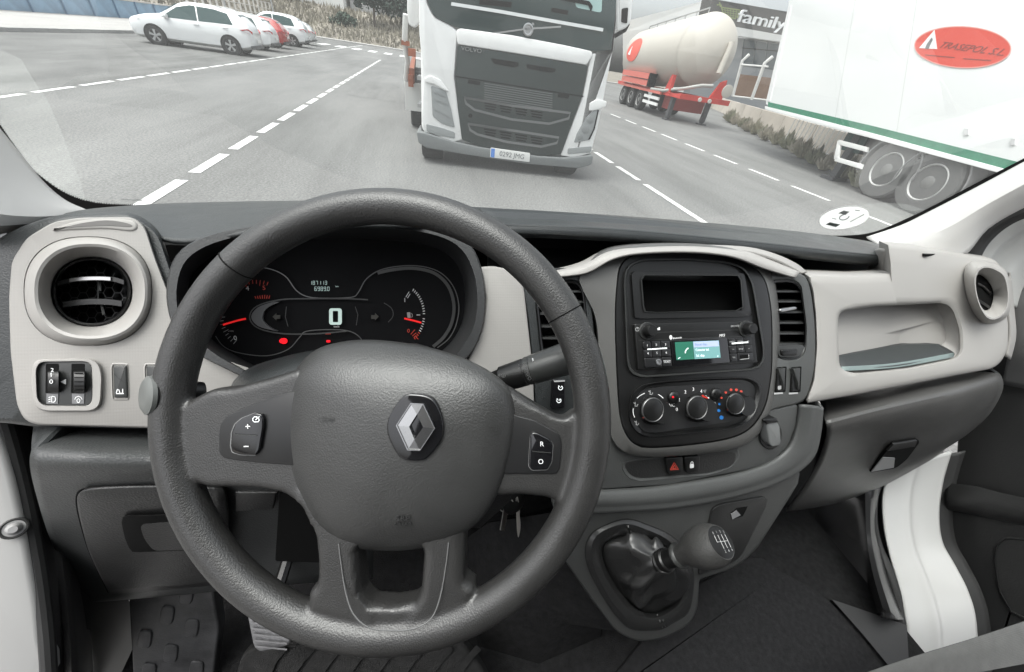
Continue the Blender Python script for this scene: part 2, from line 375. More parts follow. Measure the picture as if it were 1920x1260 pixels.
# passenger door standing open
door = thing('passenger_door', W(1880, 1240, x=1.42), 'black lined passenger door with pocket and round speaker cover standing beyond the white door frame', 'van door')
PD = PL(C(1.36, 0, 0), C(1.36, 1, 0), C(1.36, 0, 1))
DC = mat('black door card', (.02, .02, .02), .5, bump=('leather', 300, .4, .0006), var=.1)
slab('door_card', PD, rp([(1800, 700), (1840, 640), (1960, 560), (2100, 560), (2100, 1300), (1840, 1300), (1838, 1180), (1800, 1090), (1772, 1030), (1768, 960), (1790, 880)], 14), -.03, 0, DC, door, bev=.008)
patch('armrest', [[W(1775, 906, x=1.345), W(1830, 912, x=1.335), W(1880, 925, x=1.33), W(2000, 950, x=1.32)], [W(1772, 936, x=1.325), W(1830, 944, x=1.315), W(1880, 955, x=1.31), W(2000, 980, x=1.30)], [W(1776, 955, x=1.345), W(1830, 965, x=1.345), W(1880, 976, x=1.34), W(2000, 1000, x=1.34)]], DC, door, thick=.004)
sk = [(1862, 1050), (1866, 1020), (1885, 1005), (1915, 1008), (1990, 1018), (1990, 1170), (1935, 1170), (1895, 1150), (1872, 1110)]
ringset('speaker_cover', PD, [(sk, 0), (sk, .006), (sc(sk, .95), .008), (sc(sk, .92), .004)], DC, door, N=40)
patch('door_top_trim', [[W(1900, 470, x=1.33), W(1940, 430, x=1.33), W(2050, 390, x=1.33)], [W(1898, 560, x=1.30), W(1940, 540, x=1.29), W(2050, 520, x=1.29)], [W(1895, 640, x=1.30), W(1940, 645, x=1.29), W(2050, 650, x=1.29)], [W(1880, 720, x=1.34), W(1940, 730, x=1.34), W(2050, 740, x=1.34)]], mat('grey door trim', (.16, .16, .16), .5), door, thick=.005)

# seat, mats, pedals
def tgo(o, l, c): return tag(o, l, c)
st = patch('passenger_seat', [[W(1560, 1330, z=-.72), W(1700, 1290, z=-.72), W(1830, 1262, z=-.72), W(2000, 1230, z=-.72)], [W(1560, 1288, z=-.70), W(1700, 1242, z=-.69), W(1830, 1204, z=-.69), W(2000, 1150, z=-.69)],
    [W(1575, 1282, z=-.71), W(1705, 1236, z=-.705), W(1833, 1197, z=-.705), W(2000, 1142, z=-.705)], [W(1590, 1300, z=-.84), W(1715, 1262, z=-.84), W(1845, 1230, z=-.84), W(2000, 1190, z=-.84)]], SEATF, None)
st['label'] = 'front edge of the grey fabric passenger seat by the white door frame'; st['category'] = 'seat'
FM = PL(C(0, 0, FLZ + .004), C(1, 0, FLZ + .004), C(0, 1, FLZ + .004))
pm = slab('floor_mat', FM, rp([(1100, 1330), (1220, 1180), (1300, 1100), (1395, 1046), (1425, 1040), (1462, 1068), (1540, 1112), (1620, 1184), (1690, 1250), (1720, 1330)], 18), 0, .012, mat('charcoal mat carpet', (.022, .022, .023), .95, bump=('noise', 900, .9, .002), var=.3, varscale=90, spec=.1), None, bev=.005)
tag(pm, 'plain charcoal carpet mat in the passenger footwell right of the gear lever', 'floor mat')
# driver footwell: patterned rubber rest panel, ribbed mat, brake pedal
fr = thing('footrest_panel', W(310, 1230, z=-.80), 'worn dark rubber footrest panel with rounded raised studs left under the steering wheel', 'footrest')
FRP = PL(W(250, 1120, z=-.78), W(400, 1110, z=-.78), W(310, 1262, z=-.96))
WORN = mat('worn grey rubber', (.05, .05, .052), .5, bump=('noise', 350, .4, .001), var=.55, varscale=22)
slab('panel', FRP, rp([(238, 1095), (395, 1085), (410, 1180), (396, 1300), (250, 1300)], 8), -.02, 0, WORN, fr, bev=.004)
for cx, cy in ((312, 1155), (358, 1180), (270, 1200), (319, 1227), (367, 1258), (348, 1117), (278, 1262)):
    slab('stud', FRP, se(cx, cy, 13, 17, 4, 16, .15), -.001, .003, WORN, fr, bev=.002)
BPL = PL(W(470, 1170, z=-.74), W(545, 1185, z=-.74), W(500, 1235, z=-.79))
bp = thing('brake_pedal', W(500, 1225, z=-.80), 'worn ribbed metal brake pedal under the lower left of the steering wheel', 'pedal')
PEDM = mat('worn pedal metal', (.30, .30, .31), .35, .7, var=.35, varscale=60)
slab('pad', BPL, rp([(462, 1150), (530, 1165), (548, 1192), (540, 1212), (486, 1224), (474, 1212)], 8), -.012, 0, PEDM, bp, bev=.003)
for i in range(5):
    y = 1168 + i * 11
    strokes('rib', BPL, [[(470 + i * 2, y), (538 - i * 0, y + 6)]], 3.2, .0022, PEDM, bp)
mk('lever', MB().tube([W(500, 1180, z=-.77), W(520, 1110, z=-.66), C(-.16, .5, -.55)], .008, 8), SATIN, bp)
DM = PL(W(500, 1230, z=-.86), W(800, 1230, z=-.86), W(640, 1330, z=-.93))
dmt = thing('floor_mat', W(640, 1300, z=-.93), 'black ribbed carpet mat below the bottom of the steering wheel', 'floor mat')
MATB = mat('black mat', (.02, .02, .02), .9, bump=('noise', 900, .9, .002), var=.3, varscale=60, spec=.2)
slab('mat_base', DM, rp([(440, 1270), (452, 1225), (500, 1208), (700, 1205), (860, 1195), (910, 1262), (940, 1340), (420, 1340)], 20), -.02, 0, MATB, dmt, bev=.006)
for i in range(8):
    x = 490 + i * 52
    strokes('rib', DM, [[(x, 1270 + (20 if i == 0 else 0)), (x + 24, 1236), (x + 44, 1214)]], 13, .006, MATB, dmt)

# ------------------------------------------------------------------ windscreen
WS = PL(C(0, .80, -.30), C(1, .80, -.30), C(0, .37, .20))
def glassmat(name, dust_haze, tint=(.93, .97, .96), gl=.5):  # translucent veil: part dust, part painted-in hazy reflections
    m = bpy.data.materials.new(name); m.use_nodes = True; n = m.node_tree; n.nodes.clear()
    o = n.nodes.new('ShaderNodeOutputMaterial'); tr = n.nodes.new('ShaderNodeBsdfTransparent'); tr.inputs[0].default_value = (*tint, 1)
    gs = n.nodes.new('ShaderNodeBsdfGlossy'); gs.inputs['Roughness'].default_value = .02
    tl = n.nodes.new('ShaderNodeBsdfTranslucent'); tl.inputs[0].default_value = (.8, .82, .8, 1)
    fr_ = n.nodes.new('ShaderNodeFresnel'); fr_.inputs[0].default_value = 1.45
    mu = n.nodes.new('ShaderNodeMath'); mu.operation = 'MULTIPLY'; mu.inputs[1].default_value = gl
    m1 = n.nodes.new('ShaderNodeMixShader'); m2 = n.nodes.new('ShaderNodeMixShader')
    tc = n.nodes.new('ShaderNodeTexCoord'); t = n.nodes.new('ShaderNodeTexNoise'); t.inputs['Scale'].default_value = 5; t.inputs['Detail'].default_value = 5
    mr = n.nodes.new('ShaderNodeMapRange'); mr.inputs['To Min'].default_value = dust_haze * .7; mr.inputs['To Max'].default_value = dust_haze * 1.3
    n.links.new(tc.outputs['Object'], t.inputs['Vector']); n.links.new(t.outputs['Fac'], mr.inputs['Value'])
    n.links.new(mr.outputs[0], m1.inputs[0]); n.links.new(tr.outputs[0], m1.inputs[1]); n.links.new(tl.outputs[0], m1.inputs[2])
    n.links.new(fr_.outputs[0], mu.inputs[0]); n.links.new(mu.outputs[0], m2.inputs[0]); n.links.new(m1.outputs[0], m2.inputs[1]); n.links.new(gs.outputs[0], m2.inputs[2])
    n.links.new(m2.outputs[0], o.inputs['Surface']); return m
ws = thing('windscreen', C(.375, .80, -.30), 'wide slightly dusty, haze-veiled van windscreen with black dotted edge band above the dashboard', 'windscreen')
def wq(a, b, h=0): return C(a, .80 - (b + .30) * .43 / .50, b) + WS.n * h
mk('glass', MB().add([wq(-.72, -.335), wq(1.46, -.335), wq(1.38, .20), wq(-.66, .20), C(1.34, -.24, .34), C(-.52, -.24, .34)], [(0, 1, 2, 3), (3, 2, 4, 5)]), glassmat('windscreen glass', .047, gl=.12), ws, ang=0)  # flatter upper pane is added out of view to let top light in
du = [(-80, 60), (40, 110), (63, 150), (90, 190), (117, 250), (143, 320), (158, 363), (164, 388), (60, 400), (-80, 300)]
mk('dust_film', MB().add([WS.hit(x, y, .002) for x, y in du], [tuple(range(len(du)))]), glassmat('dust film', .09, (.98, .98, .97), 0), ws, ang=0)
du = [(1640, 470), (1560, 400), (1600, 384), (1660, 380), (1700, 383), (1740, 395), (1800, 420)]
mk('dust_film', MB().add([WS.hit(x, y, .002) for x, y in du], [tuple(range(len(du)))]), MATS.get('x') or bpy.data.materials['dust film'], ws, ang=0)
FRIT = mat('black ceramic band', (.008, .008, .008), .7, spec=.15)
a = [(-40, 180), (2, 240), (30, 280), (55, 313), (78, 334), (111, 357), (137, 370), (162, 378), (200, 384), (300, 388)]
bq = [(340, 410), (160, 415), (90, 405), (30, 350), (-30, 260)]
slab('edge_band', WS, so(a, 4) + bq, .001, .003, FRIT, ws, bev=0)
mbd = MB()
al = so(a, 6)
L = 0
pts = []
for p, q in zip(al[:-1], al[1:]):
    n_ = max(1, int(math.hypot(q[0] - p[0], q[1] - p[1]) / 3.6))
    for i in range(n_): pts.append((p[0] + (q[0] - p[0]) * i / n_, p[1] + (q[1] - p[1]) * i / n_, q[0] - p[0], q[1] - p[1]))
for x, y, dx, dy in pts:
    l_ = math.hypot(dx, dy); nx, ny = dy / l_, -dx / l_
    stroke(mbd, WS, [(x, y), (x + nx * 3.2, y + ny * 3.2)], 1.6, .003)
kind(mk('edge_dots', mbd, FRIT, ws, ang=0), 'stuff')
a = [(1540, 443), (1600, 442), (1645, 434), (1700, 411), (1760, 382), (1840, 340), (1925, 296), (2040, 235)]
slab('edge_band', WS, so(a, 4) + [(2060, 270), (1900, 350), (1750, 430), (1650, 475), (1540, 470)], .001, .003, FRIT, ws, bev=0)
txt('maker_mark', 'securit', WS, 246, 374, 8, mat('etched grey', (.25, .26, .26), .6), ws, h=-.001, px2=(290, 376))
stk = thing('inspection_sticker', WS.hit(1583, 428), 'round white inspection sticker on the lower right of the windscreen', 'sticker')
STP = mat('sticker paper', (.92, .93, .92), .6)
n__ = STP.node_tree; tl_ = n__.nodes.new('ShaderNodeBsdfTranslucent'); tl_.inputs[0].default_value = (.95, .95, .94, 1); am = n__.nodes.new('ShaderNodeMixShader'); am.inputs[0].default_value = .75
n__.links.new(n__.nodes['Principled BSDF'].outputs[0], am.inputs[1]); n__.links.new(tl_.outputs[0], am.inputs[2]); n__.links.new(am.outputs[0], n__.nodes['Material Output'].inputs['Surface'])
slab('disc', WS, se(1583, 409, 47, 19.5, 2.1, 40, -.16), .0015, .0022, STP, stk, bev=0)
SD = mat('sticker print', (.16, .2, .19), .6)
slab('code_block', WS, [(1548, 421), (1556, 417), (1575, 421), (1567, 426)], .0022, .0026, SD, stk, bev=0)
slab('square_mark', WS, [(1572, 400), (1582, 395), (1593, 397), (1585, 403)], .0022, .0026, mat('sticker grey', (.33, .35, .34), .6), stk, bev=0)
strokes('round_mark', WS, [[(1583 + 9 * math.cos(t * .3), 407 + 5 * math.sin(t * .3) - 2 * math.cos(t * .3)) for t in range(0, 18)]], 1.6, .0026, SD, stk)
for q_ in ([(1560, 409), (1568, 411)], [(1594, 416), (1620, 402)], [(1603, 394), (1612, 395)]): strokes('text_line', WS, [q_], 1.3, .0026, mat('sticker grey', (.33, .35, .34), .6), stk)
# ================================================================== DASHBOARD
dash = thing('dashboard', C(.375, .35, -.64), 'van dashboard with dark grained top pad, pale beige trim panels, air vents and glovebox', 'dashboard')
px = [-60, 60, 150, 260, 350, 500, 640, 780, 920, 1080, 1250, 1450, 1560, 1662]
yf = [470, 425, 398, 388, 384, 380, 379, 384, 392, 401, 413, 431, 444, 459]
df = [.50, .52, .55, .58, .62, .67, .71, .74, .75, .76, .76, .72, .68, .62]
yn = [650, 520, 440, 440, 455, 433, 424, 424, 424, 429, 441, 461, 473, 483]
dn = [.43, .44, .44, .44, .425, .41, .41, .42, .50, .50, .50, .50, .50, .50]
far = [W(x, y, y=d) for x, y, d in zip(px, yf, df)]; near = [W(x, y, y=d) for x, y, d in zip(px, yn, dn)]
midr = [(p + q) / 2 + V((0, 0, .004)) for p, q in zip(far, near)]
patch('top_pad', [[p + V((0, .02, -.03)) for p in far], [p + V((0, .004, -.004)) for p in far], far, midr, near], PAD, dash, nu=4, thick=.004)
lip = near[8:]
patch('pad_lip', [lip, [p + V((0, -.004, -.004)) for p in lip], [W(x, y + 13, y=.497) for x, y in zip(px[8:], yn[8:])], [W(x, y + 15, y=.52) for x, y in zip(px[8:], yn[8:])], [p + V((0, .10, -.012)) for p in lip]], PAD, dash, nu=4, thick=.003)
tx = [914, 950, 1080, 1250, 1450, 1600, 1735]
patch('storage_tray', [[W(x, y, y=.60) for x, y in zip(tx, (430, 432, 438, 450, 470, 486, 498))], [W(x, y + 40, y=.60) for x, y in zip(tx, (430, 432, 438, 450, 470, 486, 498))], [W(x, y, y=.445) for x, y in zip(tx, (560, 560, 556, 556, 566, 572, 570))], [W(x, y + 4, y=.425) for x, y in zip(tx, (500, 500, 500, 508, 516, 517, 508))]], BLK, dash, nu=4, thick=.003)
patch('tray_end', [[W(1640, 470, y=.56), W(1652, 466, y=.49), W(1690, 480, y=.45), W(1738, 503, y=.425)], [W(1630, 500, y=.56), W(1650, 500, y=.49), W(1690, 512, y=.45), W(1730, 520, y=.425)], [W(1625, 530, y=.56), W(1650, 530, y=.49), W(1690, 540, y=.45), W(1730, 540, y=.425)]], BEIGE2, dash, thick=.003)
# dark side of the dash round the left beige panel
ds_o = (rp([(-120, 700), (-60, 520), (-10, 450), (50, 420), (110, 402), (250, 396), (300, 430), (336, 540), (360, 700), (360, 806), (60, 800), (10, 792), (-120, 790)], 25))
LT_ = rp([(100, 416), (150, 408), (250, 407), (272, 424), (290, 480), (312, 538), (334, 590), (330, 803), (70, 797), (46, 788), (32, 760), (20, 660), (17, 560), (22, 490), (50, 446)], 14)
ringset('dash_side', D, [(ds_o, -.10), (ds_o, -.014), (sc(ds_o, .985, (170, 590)), -.007), (sc(ds_o, .96, (170, 590)), -.004), (sc(LT_, .93, (170, 600)), -.003)], PAD, dash, N=160, ctr=(170, 600), c1=False)

# ---- left beige panel
lt = rp([(100, 416), (150, 408), (250, 407), (272, 424), (290, 480), (312, 538), (334, 590), (352, 640), (378, 668), (420, 694), (470, 706), (560, 712), (600, 760), (600, 804), (300, 803), (70, 797), (46, 788), (32, 760), (20, 660), (17, 560), (22, 490), (50, 446)], 14)
seam = se(165, 546, 121, 103, 2.35, 48)
ctr = (170, 547)
ringset('trim_panel', D, [(lt, -.05), (lt, -.002), (sc(lt, .992, ctr), .0008), (sc(lt, .985, ctr), .0015), (seam, .0015), (sc(seam, .992), -.001)], BEIGE, dash, N=220, ctr=(165, 600), c1=False)
def octr(p): return p
vent = ringset('air_vent', D, [(sc(seam, .99), -.001), (sc(seam, .985), .0015), (se(167, 546, 110, 94, 2.3, 48), .009), (se(168, 546, 104, 89, 2.3, 48), .0105), (se(169, 546, 98, 84, 2.25, 48), .009), (se(172, 547, 80, 70, 2.1, 48), -.012), (se(172, 547, 77, 66, 2.1, 48), -.016), (se(172, 547, 74, 64, 2.1, 48), -.05)], BEIGE2, dash, ctr=(170, 547), N=64)
ringset('duct', D, [(se(172, 547, 73.5, 64.5, 2.1, 48), -.0165), (se(172, 547, 70, 62, 2.1, 48), -.0155), (se(172, 547, 67.5, 59.5, 2.1, 48), -.0165), (se(172, 547, 66, 58, 2.1, 48), -.048)], SATIN, vent, ctr=(172, 547), N=64)
mb = MB(); hx = 10.8
for iy in range(-7, 8):
    for ix in range(-6, 7):
        cx = 172 + ix * hx * 1.5 * 1.0; cy = 549 + (iy + (ix % 2) * .5) * hx * 1.732
        if ((cx - 172) / 66) ** 2 + ((cy - 547) / 57) ** 2 > 1: continue
        pts = [(cx + hx * math.cos(R(60 * k)), cy + hx * math.sin(R(60 * k))) for k in range(4)]
        stroke(mb, D, pts, 1.5, -.040, .004)
kind(mk('grille_mesh', mb, mat('vent mesh plastic', (.13, .13, .13), .4), vent, ang=0), 'stuff')
def bentslat(nm, pl, pts, w, h0, h1, m, par):
    mb = MB(); rr = []
    for x, y in so(pts, 6):
        rr.append([pl.hit(x, y - w / 2, h0), pl.hit(x, y - w / 2 + .8, h1), pl.hit(x, y + w / 2, h1), pl.hit(x, y + w / 2, h0)])
    return mk(nm, mb.rings(rr), m, par, ang=40)
s1 = bentslat('slat', D, [(108, 533), (130, 526), (170, 522), (210, 523), (232, 529)], 9, -.035, -.014, SATIN, vent)
bentslat('chrome_strip', D, [(130, 525.5), (150, 522.5), (170, 521.5), (190, 521.5), (207, 522.5)], 7, -.016, -.0125, CHROME, vent)
s2 = bentslat('slat', D, [(118, 571), (145, 567), (172, 565), (205, 566), (228, 569)], 11, -.035, -.014, SATIN, vent)
mk('slat_lever', MB().tube([D.hit(186, 528, -.02), D.hit(188, 546, -.018)], .0012, 6).tube([D.hit(191, 572, -.02), D.hit(195, 590, -.018)], .0012, 6).tube([D.hit(184, 528, -.026), D.hit(184, 566, -.026)], .0008, 6), GRY, vent)
# side window demister on the panel's top
ds = [(96, 432), (120, 420), (160, 411), (210, 409), (245, 412), (256, 420), (254, 430), (240, 433), (200, 429), (150, 430)]
dm = slab('demister_surround', D, sp(ds, 4), -.004, .003, BEIGE2, dash, bev=.002)
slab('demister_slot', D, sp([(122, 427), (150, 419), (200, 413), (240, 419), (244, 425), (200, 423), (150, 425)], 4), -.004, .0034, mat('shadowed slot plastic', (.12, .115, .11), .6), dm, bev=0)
# headlamp and dimmer thumbwheels
fo = rp([(62, 674), (150, 671), (184, 674), (193, 700), (190, 760), (176, 772), (80, 772), (64, 762), (58, 720)], 16)
fi = rp([(76, 679), (160, 678), (172, 684), (173, 752), (165, 761), (82, 760), (70, 748), (68, 692)], 9)
ds = ringset('switch_panel', D, [(fo, .0005), (sc(fo, .985), .004), (sc(fo, .95), .0055), (sc(fi, 1.03), .0055), (fi, .002)], BEIGE2, dash, N=64, ctr=(122, 720))
slab('switch_plate', D, fi, 0, .003, GRY, ds, bev=.0005)
for x0, x1 in ((86, 109), (134, 158)):
    slab('wheel_slot', D, rp([(x0, 682), (x1, 682), (x1, 737), (x0 - 1, 737)], 2), .001, .0034, DEEP, ds, bev=0)
    cx = (x0 + x1) / 2 + 2
    rr = [[D.hit(cx + dx, 716 + 21 * math.sin(t), .0034 + .006 * math.cos(t)) for dx in (-10, -9, 9, 10)] for t in [R(a) for a in range(-84, 85, 12)]]
    tw = mk('thumbwheel', MB().rings([[r[0] for r in rr], [r[1] for r in rr], [r[2] for r in rr], [r[3] for r in rr]], closed=False), SATIN, ds, ang=60)
    slab('icon_plate', D, [(x0 + 1, 738), (x1, 738), (x1 - 1, 757), (x0 + 1, 757)], .001, .0036, mat('mid grey plastic', (.16, .16, .165), .45), ds, bev=0)
for i in range(5):
    strokes('rib', D, [[(139, 700 + i * 8), (156, 700 + i * 8)]], 1.6, .0105 - abs(i - 2) * .001, DEEP, ds)
txt('wheel_digit', '2', D, 98, 694, 7, WHT, ds, h=.0085); txt('wheel_digit', '1', D, 96, 703, 8, WHT, ds, h=.0095); txt('wheel_digit', '0', D, 96, 716, 8, WHT, ds, h=.0105)
slab('arrow_mark', D, [(113, 716), (123, 711), (123, 721)], .002, .0036, WHT, ds, bev=0)
strokes('headlamp_icon', D, [[(97, 743), (97, 754), (101, 754), (104, 751), (104.5, 748.5), (103, 744), (97, 743)], [(95, 744), (91, 745.5)], [(95, 748), (91, 749.5)], [(95, 752), (91, 753.5)]], 1.5, .0041, WHT, ds)
strokes('dimmer_icon', D, [[(140, 749), (142, 745), (147, 743), (152, 745), (154, 749)], [(147, 755), (145, 754), (144, 750), (147, 747), (150, 750), (149, 754), (147, 755)]], 1.4, .0041, WHT, ds)
# push switches beside it
for i, x in enumerate((208, 270)):
    bs = ringset('switch_bezel', D, [(rp([(x - 2, 680), (x + 34, 680), (x + 36, 752), (x, 752)], 4), .0012), (rp([(x + 1, 683), (x + 31, 683), (x + 33, 749), (x + 3, 749)], 4), .0025), (rp([(x + 2, 685), (x + 30, 685), (x + 32, 747), (x + 4, 747)], 4), -.003)], BEIGE2, dash, N=40)
    slab('push_switch', D, rp([(x + 3, 686), (x + 29, 686), (x + 31, 746), (x + 5, 746)], 3), -.003, .0035, GRY, bs, bev=.0015)
    if i == 0:
        strokes('fold_line', D, [[(x + 6, 700), (x + 12, 708), (x + 20, 714), (x + 28, 718)]], 1, .0037, BLK, bs)
        strokes('switch_icon', D, [[(x + 10, 737), (x + 12, 730), (x + 15, 731), (x + 17, 737)], [(x + 19, 737), (x + 22, 737), (x + 22, 729)], [(x + 10, 738), (x + 24, 738)]], 1.8, .0041, WHT, bs)
# ---- instrument hood
ho = sp([(312, 560), (318, 505), (340, 468), (390, 441), (470, 424), (560, 414), (650, 411), (760, 416), (840, 432), (884, 462), (905, 510), (911, 565), (904, 620), (884, 662), (845, 700), (780, 745), (640, 760), (500, 725), (420, 690), (365, 660), (326, 615)], 5)
hi = sp([(332, 560), (338, 512), (358, 480), (402, 456), (475, 438), (560, 428), (650, 425), (755, 430), (830, 446), (868, 472), (888, 515), (894, 565), (887, 612), (866, 650), (830, 690), (770, 732), (640, 748), (505, 714), (432, 680), (384, 648), (344, 608)], 5)
hd = sp([(352, 560), (358, 520), (380, 494), (420, 470), (490, 456), (560, 450), (650, 448), (750, 452), (815, 464), (850, 486), (868, 520), (872, 565), (866, 605), (848, 638), (812, 672), (760, 712), (640, 730), (515, 700), (445, 668), (400, 638), (364, 600)], 5)
ringset('instrument_hood', D, [(ho, -.03), (ho, .006), (sc(ho, .99), .012), (sc(hi, 1.005), .012), (hi, .008), (sc(hd, 1.0), .0, CL)], mat('black hood plastic', (.03, .031, .032), .5, bump=('leather', 420, .35, .0005)), dash, N=140, ctr=(620, 580), c1=False)
# ---- beige strip between instruments and centre stack
slab('trim_panel', D, rp([(896, 500), (925, 498), (974, 508), (984, 545), (990, 600), (1000, 690), (1004, 790), (900, 800), (860, 730), (880, 670), (905, 610), (912, 560)], 8), -.03, .002, BEIGE, dash, bev=.003)
# ---- centre left vent behind the wheel rim
cv = rp([(978, 516), (1030, 512), (1092, 516), (1106, 545), (1112, 600), (1120, 690), (1126, 810), (1006, 810), (1000, 700), (990, 600), (982, 550)], 10)
def surround(o, hole, h, m):
    c_ = (sum(p[0] for p in hole) / len(hole), sum(p[1] for p in hole) / len(hole))
    return ringset('vent_surround', D, [(o, -.05), (o, h - .006), (sc(o, .985, c_), h - .001), (sc(o, .97, c_), h), (sc(hole, 1.05, c_), h), (hole, h - .002)], m, dash, N=110, ctr=c_, c1=False)
vo1 = rp([(1030, 532), (1080, 530), (1092, 545), (1102, 640), (1100, 660), (1018, 660), (1008, 560)], 10)
surround(cv, sc(vo1, 1.06), .0, PAD)
def grille(name, op, ys, xl, xr, par, tab=None):
    g = ringset(name, D, [(sc(op, 1.09), .0), (sc(op, 1.05), .004), (sc(op, 1.0), .003), (sc(op, .97), -.004), (sc(op, .95), -.04)], SATIN, par, N=48)
    slab('back', D, sc(op, .95), -.045, -.038, DEEP, g, bev=0)
    for y in ys:
        s = MB(); x0, x1 = xl(y), xr(y)
        s.rings([[D.hit(x, y - 4.5, -.018), D.hit(x, y - 1, -.002), D.hit(x, y + 2, -.002), D.hit(x, y + 3, -.018)] for x in (x0, x1)])
        mk('slat', s, GRY, g, ang=0)
    if tab:
        slab('tab', D, rp(tab, 5), -.004, .006, SATCH, g, bev=.002)
    return g
grille('air_vent', rp([(1030, 532), (1080, 530), (1092, 545), (1102, 640), (1100, 660), (1018, 660), (1008, 560)], 10), (546, 566, 588, 612, 634), lambda y: 1008 + (y - 540) * .1, lambda y: 1090 + (y - 540) * .1, dash)
# ---- centre stack surround (pale arch) and bezel
bo = sp([(1157, 524), (1161, 502), (1175, 484), (1204, 475), (1292, 474), (1365, 481), (1402, 494), (1424, 510), (1438, 535), (1447, 590), (1448, 677), (1444, 721), (1434, 765), (1409, 802), (1370, 822), (1300, 834), (1219, 840), (1190, 833), (1171, 810), (1160, 765), (1154, 650), (1153, 580)], 4)
arch = sp([(1086, 520), (1108, 490), (1138, 470), (1182, 462), (1256, 459), (1329, 462), (1387, 472), (1422, 492), (1446, 515), (1456, 560), (1460, 640), (1452, 730), (1440, 778), (1400, 830), (1300, 850), (1180, 850), (1140, 800), (1126, 700), (1118, 600), (1096, 550)], 5)
ringset('centre_surround', D, [(sc(arch, 1.02, dy=-2), -.10), (sc(arch, 1.01), -.002), (arch, .004), (sc(bo, 1.03), .010), (sc(bo, 1.002), .011)], mat('shaded beige surround', (.085, .084, .081), .4, bump=('noise', 900, .2, .0003)), dash, N=110, ctr=(1300, 640), c1=False)  # beige-grey plastic, its shade put into this darker colour
patch('arch_top', [[W(1030, 508, y=.47), W(1085, 494, y=.48), W(1135, 470, y=.50), (W(1200, 462, y=.50)), W(1300, 460, y=.50), W(1390, 468, y=.50), W(1450, 488, y=.49), W(1500, 510, y=.47)],
    [W(1034, 512, y=.41), W(1092, 500, y=.41), W(1140, 475, y=.415), W(1200, 467, y=.415), W(1300, 465, y=.415), W(1386, 474, y=.415), W(1442, 494, y=.41), W(1496, 514, y=.41)],
    [W(1038, 520, y=.396), W(1100, 512, y=.396), W(1150, 486, y=.396), W(1206, 475, y=.396), W(1300, 473, y=.396), W(1374, 482, y=.396), W(1430, 503, y=.396), W(1490, 521, y=.396)]], BEIGE2, dash, thick=.003)
patch('phone_clip_arch', [[W(1330, 462, y=.47), W(1400, 466, y=.47), W(1450, 478, y=.465), W(1490, 496, y=.46), W(1510, 512, y=.455)], [W(1340, 470, y=.455), W(1400, 474, y=.455), W(1445, 486, y=.45), W(1480, 502, y=.445), W(1500, 514, y=.44)]], BEIGE2, dash, thick=.006)
ri = rp([(1172, 524), (1178, 499), (1204, 488), (1292, 487), (1365, 493), (1396, 504), (1410, 530), (1432, 660), (1428, 684), (1412, 692), (1204, 706), (1184, 698), (1178, 680)], 14)
# HVAC recess + bezel as one face: upper half and lower half joined
hv = rp([(1180, 770), (1186, 738), (1204, 722), (1240, 716), (1330, 710), (1402, 708), (1424, 718), (1427, 738), (1419, 772), (1402, 793), (1372, 804), (1219, 819), (1196, 812), (1183, 792)], 12)
PI_ = rp([(1202, 516), (1388, 517), (1393, 582), (1208, 586)], 7)
ringset('centre_bezel', D, [(bo, -.02), (bo, .007), (sc(bo, .993, (1298, 552)), .0105), (sc(bo, .98, (1298, 552)), .012), (sc(PI_, 1.01), .012), (sc(PI_, 1.01), -.028), (sc(PI_, .9), -.030)], SATIN, dash, N=150, ctr=(1298, 552))
ringset('bezel_rim', D, [(sc(ri, 1.025), .012), (sc(ri, 1.015), .0165), (sc(ri, 1.0), .0165), (sc(ri, .985), .0125)], GRY, dash, N=90, c1=False)
ringset('bezel_rim', D, [(sc(hv, 1.02), .012), (sc(hv, 1.01), .0155), (sc(hv, .99), .0155), (sc(hv, .93), .0122)], SATIN, dash, N=90, c1=False)
# ---- open pocket above the radio
po = [(1183, 508), (1396, 512), (1410, 594), (1190, 598)]
pi_ = rp([(1202, 516), (1388, 517), (1393, 582), (1208, 586)], 7)
pk = ringset('pocket_frame', D, [(rp(po, 3), .01), (rp(po, 3), .0148), (sc(rp(po, 3), .993), .0155), (sc(pi_, 1.01), .0155), (sc(pi_, 1.0), .002)], SATIN, dash, N=90, ctr=(1298, 552), c1=False)
ringset('pocket_lip', D, [(sc(pi_, 1.02), .0150), (sc(pi_, 1.012), .0175), (pi_, .0175), (sc(pi_, .985), .012)], GRY, pk, N=60, c1=False)
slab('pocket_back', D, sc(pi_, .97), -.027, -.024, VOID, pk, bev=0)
# ---- right centre vent, thumbwheel, window switches
rv = sp([(1440, 516), (1470, 510), (1502, 514), (1516, 530), (1524, 570), (1529, 630), (1527, 690), (1516, 735), (1500, 756), (1450, 768), (1420, 780), (1440, 700), (1445, 600)], 4)
rvo = rp([(1446, 530), (1484, 528), (1501, 540), (1510, 610), (1509, 652), (1500, 668), (1475, 672), (1454, 664), (1449, 590)], 8)
surround(rv, sc(rvo, 1.05), .004, mat('mid charcoal plastic', (.06, .062, .06), .4, bump=('noise', 1100, .2, .0003)))
gv = grille('air_vent', rp([(1446, 530), (1484, 528), (1501, 540), (1510, 610), (1509, 652), (1500, 668), (1475, 672), (1454, 664), (1449, 590)], 8), (546, 565, 585, 605, 625, 645), lambda y: 1447 + (y - 540) * .06, lambda y: 1502 + (y - 540) * .07, dash, tab=[(1462, 579), (1494, 574), (1496, 580), (1464, 586)])
slab('wheel_plate', D, rp([(1452, 648), (1509, 647), (1505, 664), (1490, 671), (1462, 670)], 5), -.002, .0055, GRY, gv, bev=.001)
slab('thumbwheel', D, rp([(1466, 656), (1497, 655), (1496, 666), (1468, 667)], 3), .004, .009, SATIN, gv, bev=.002)
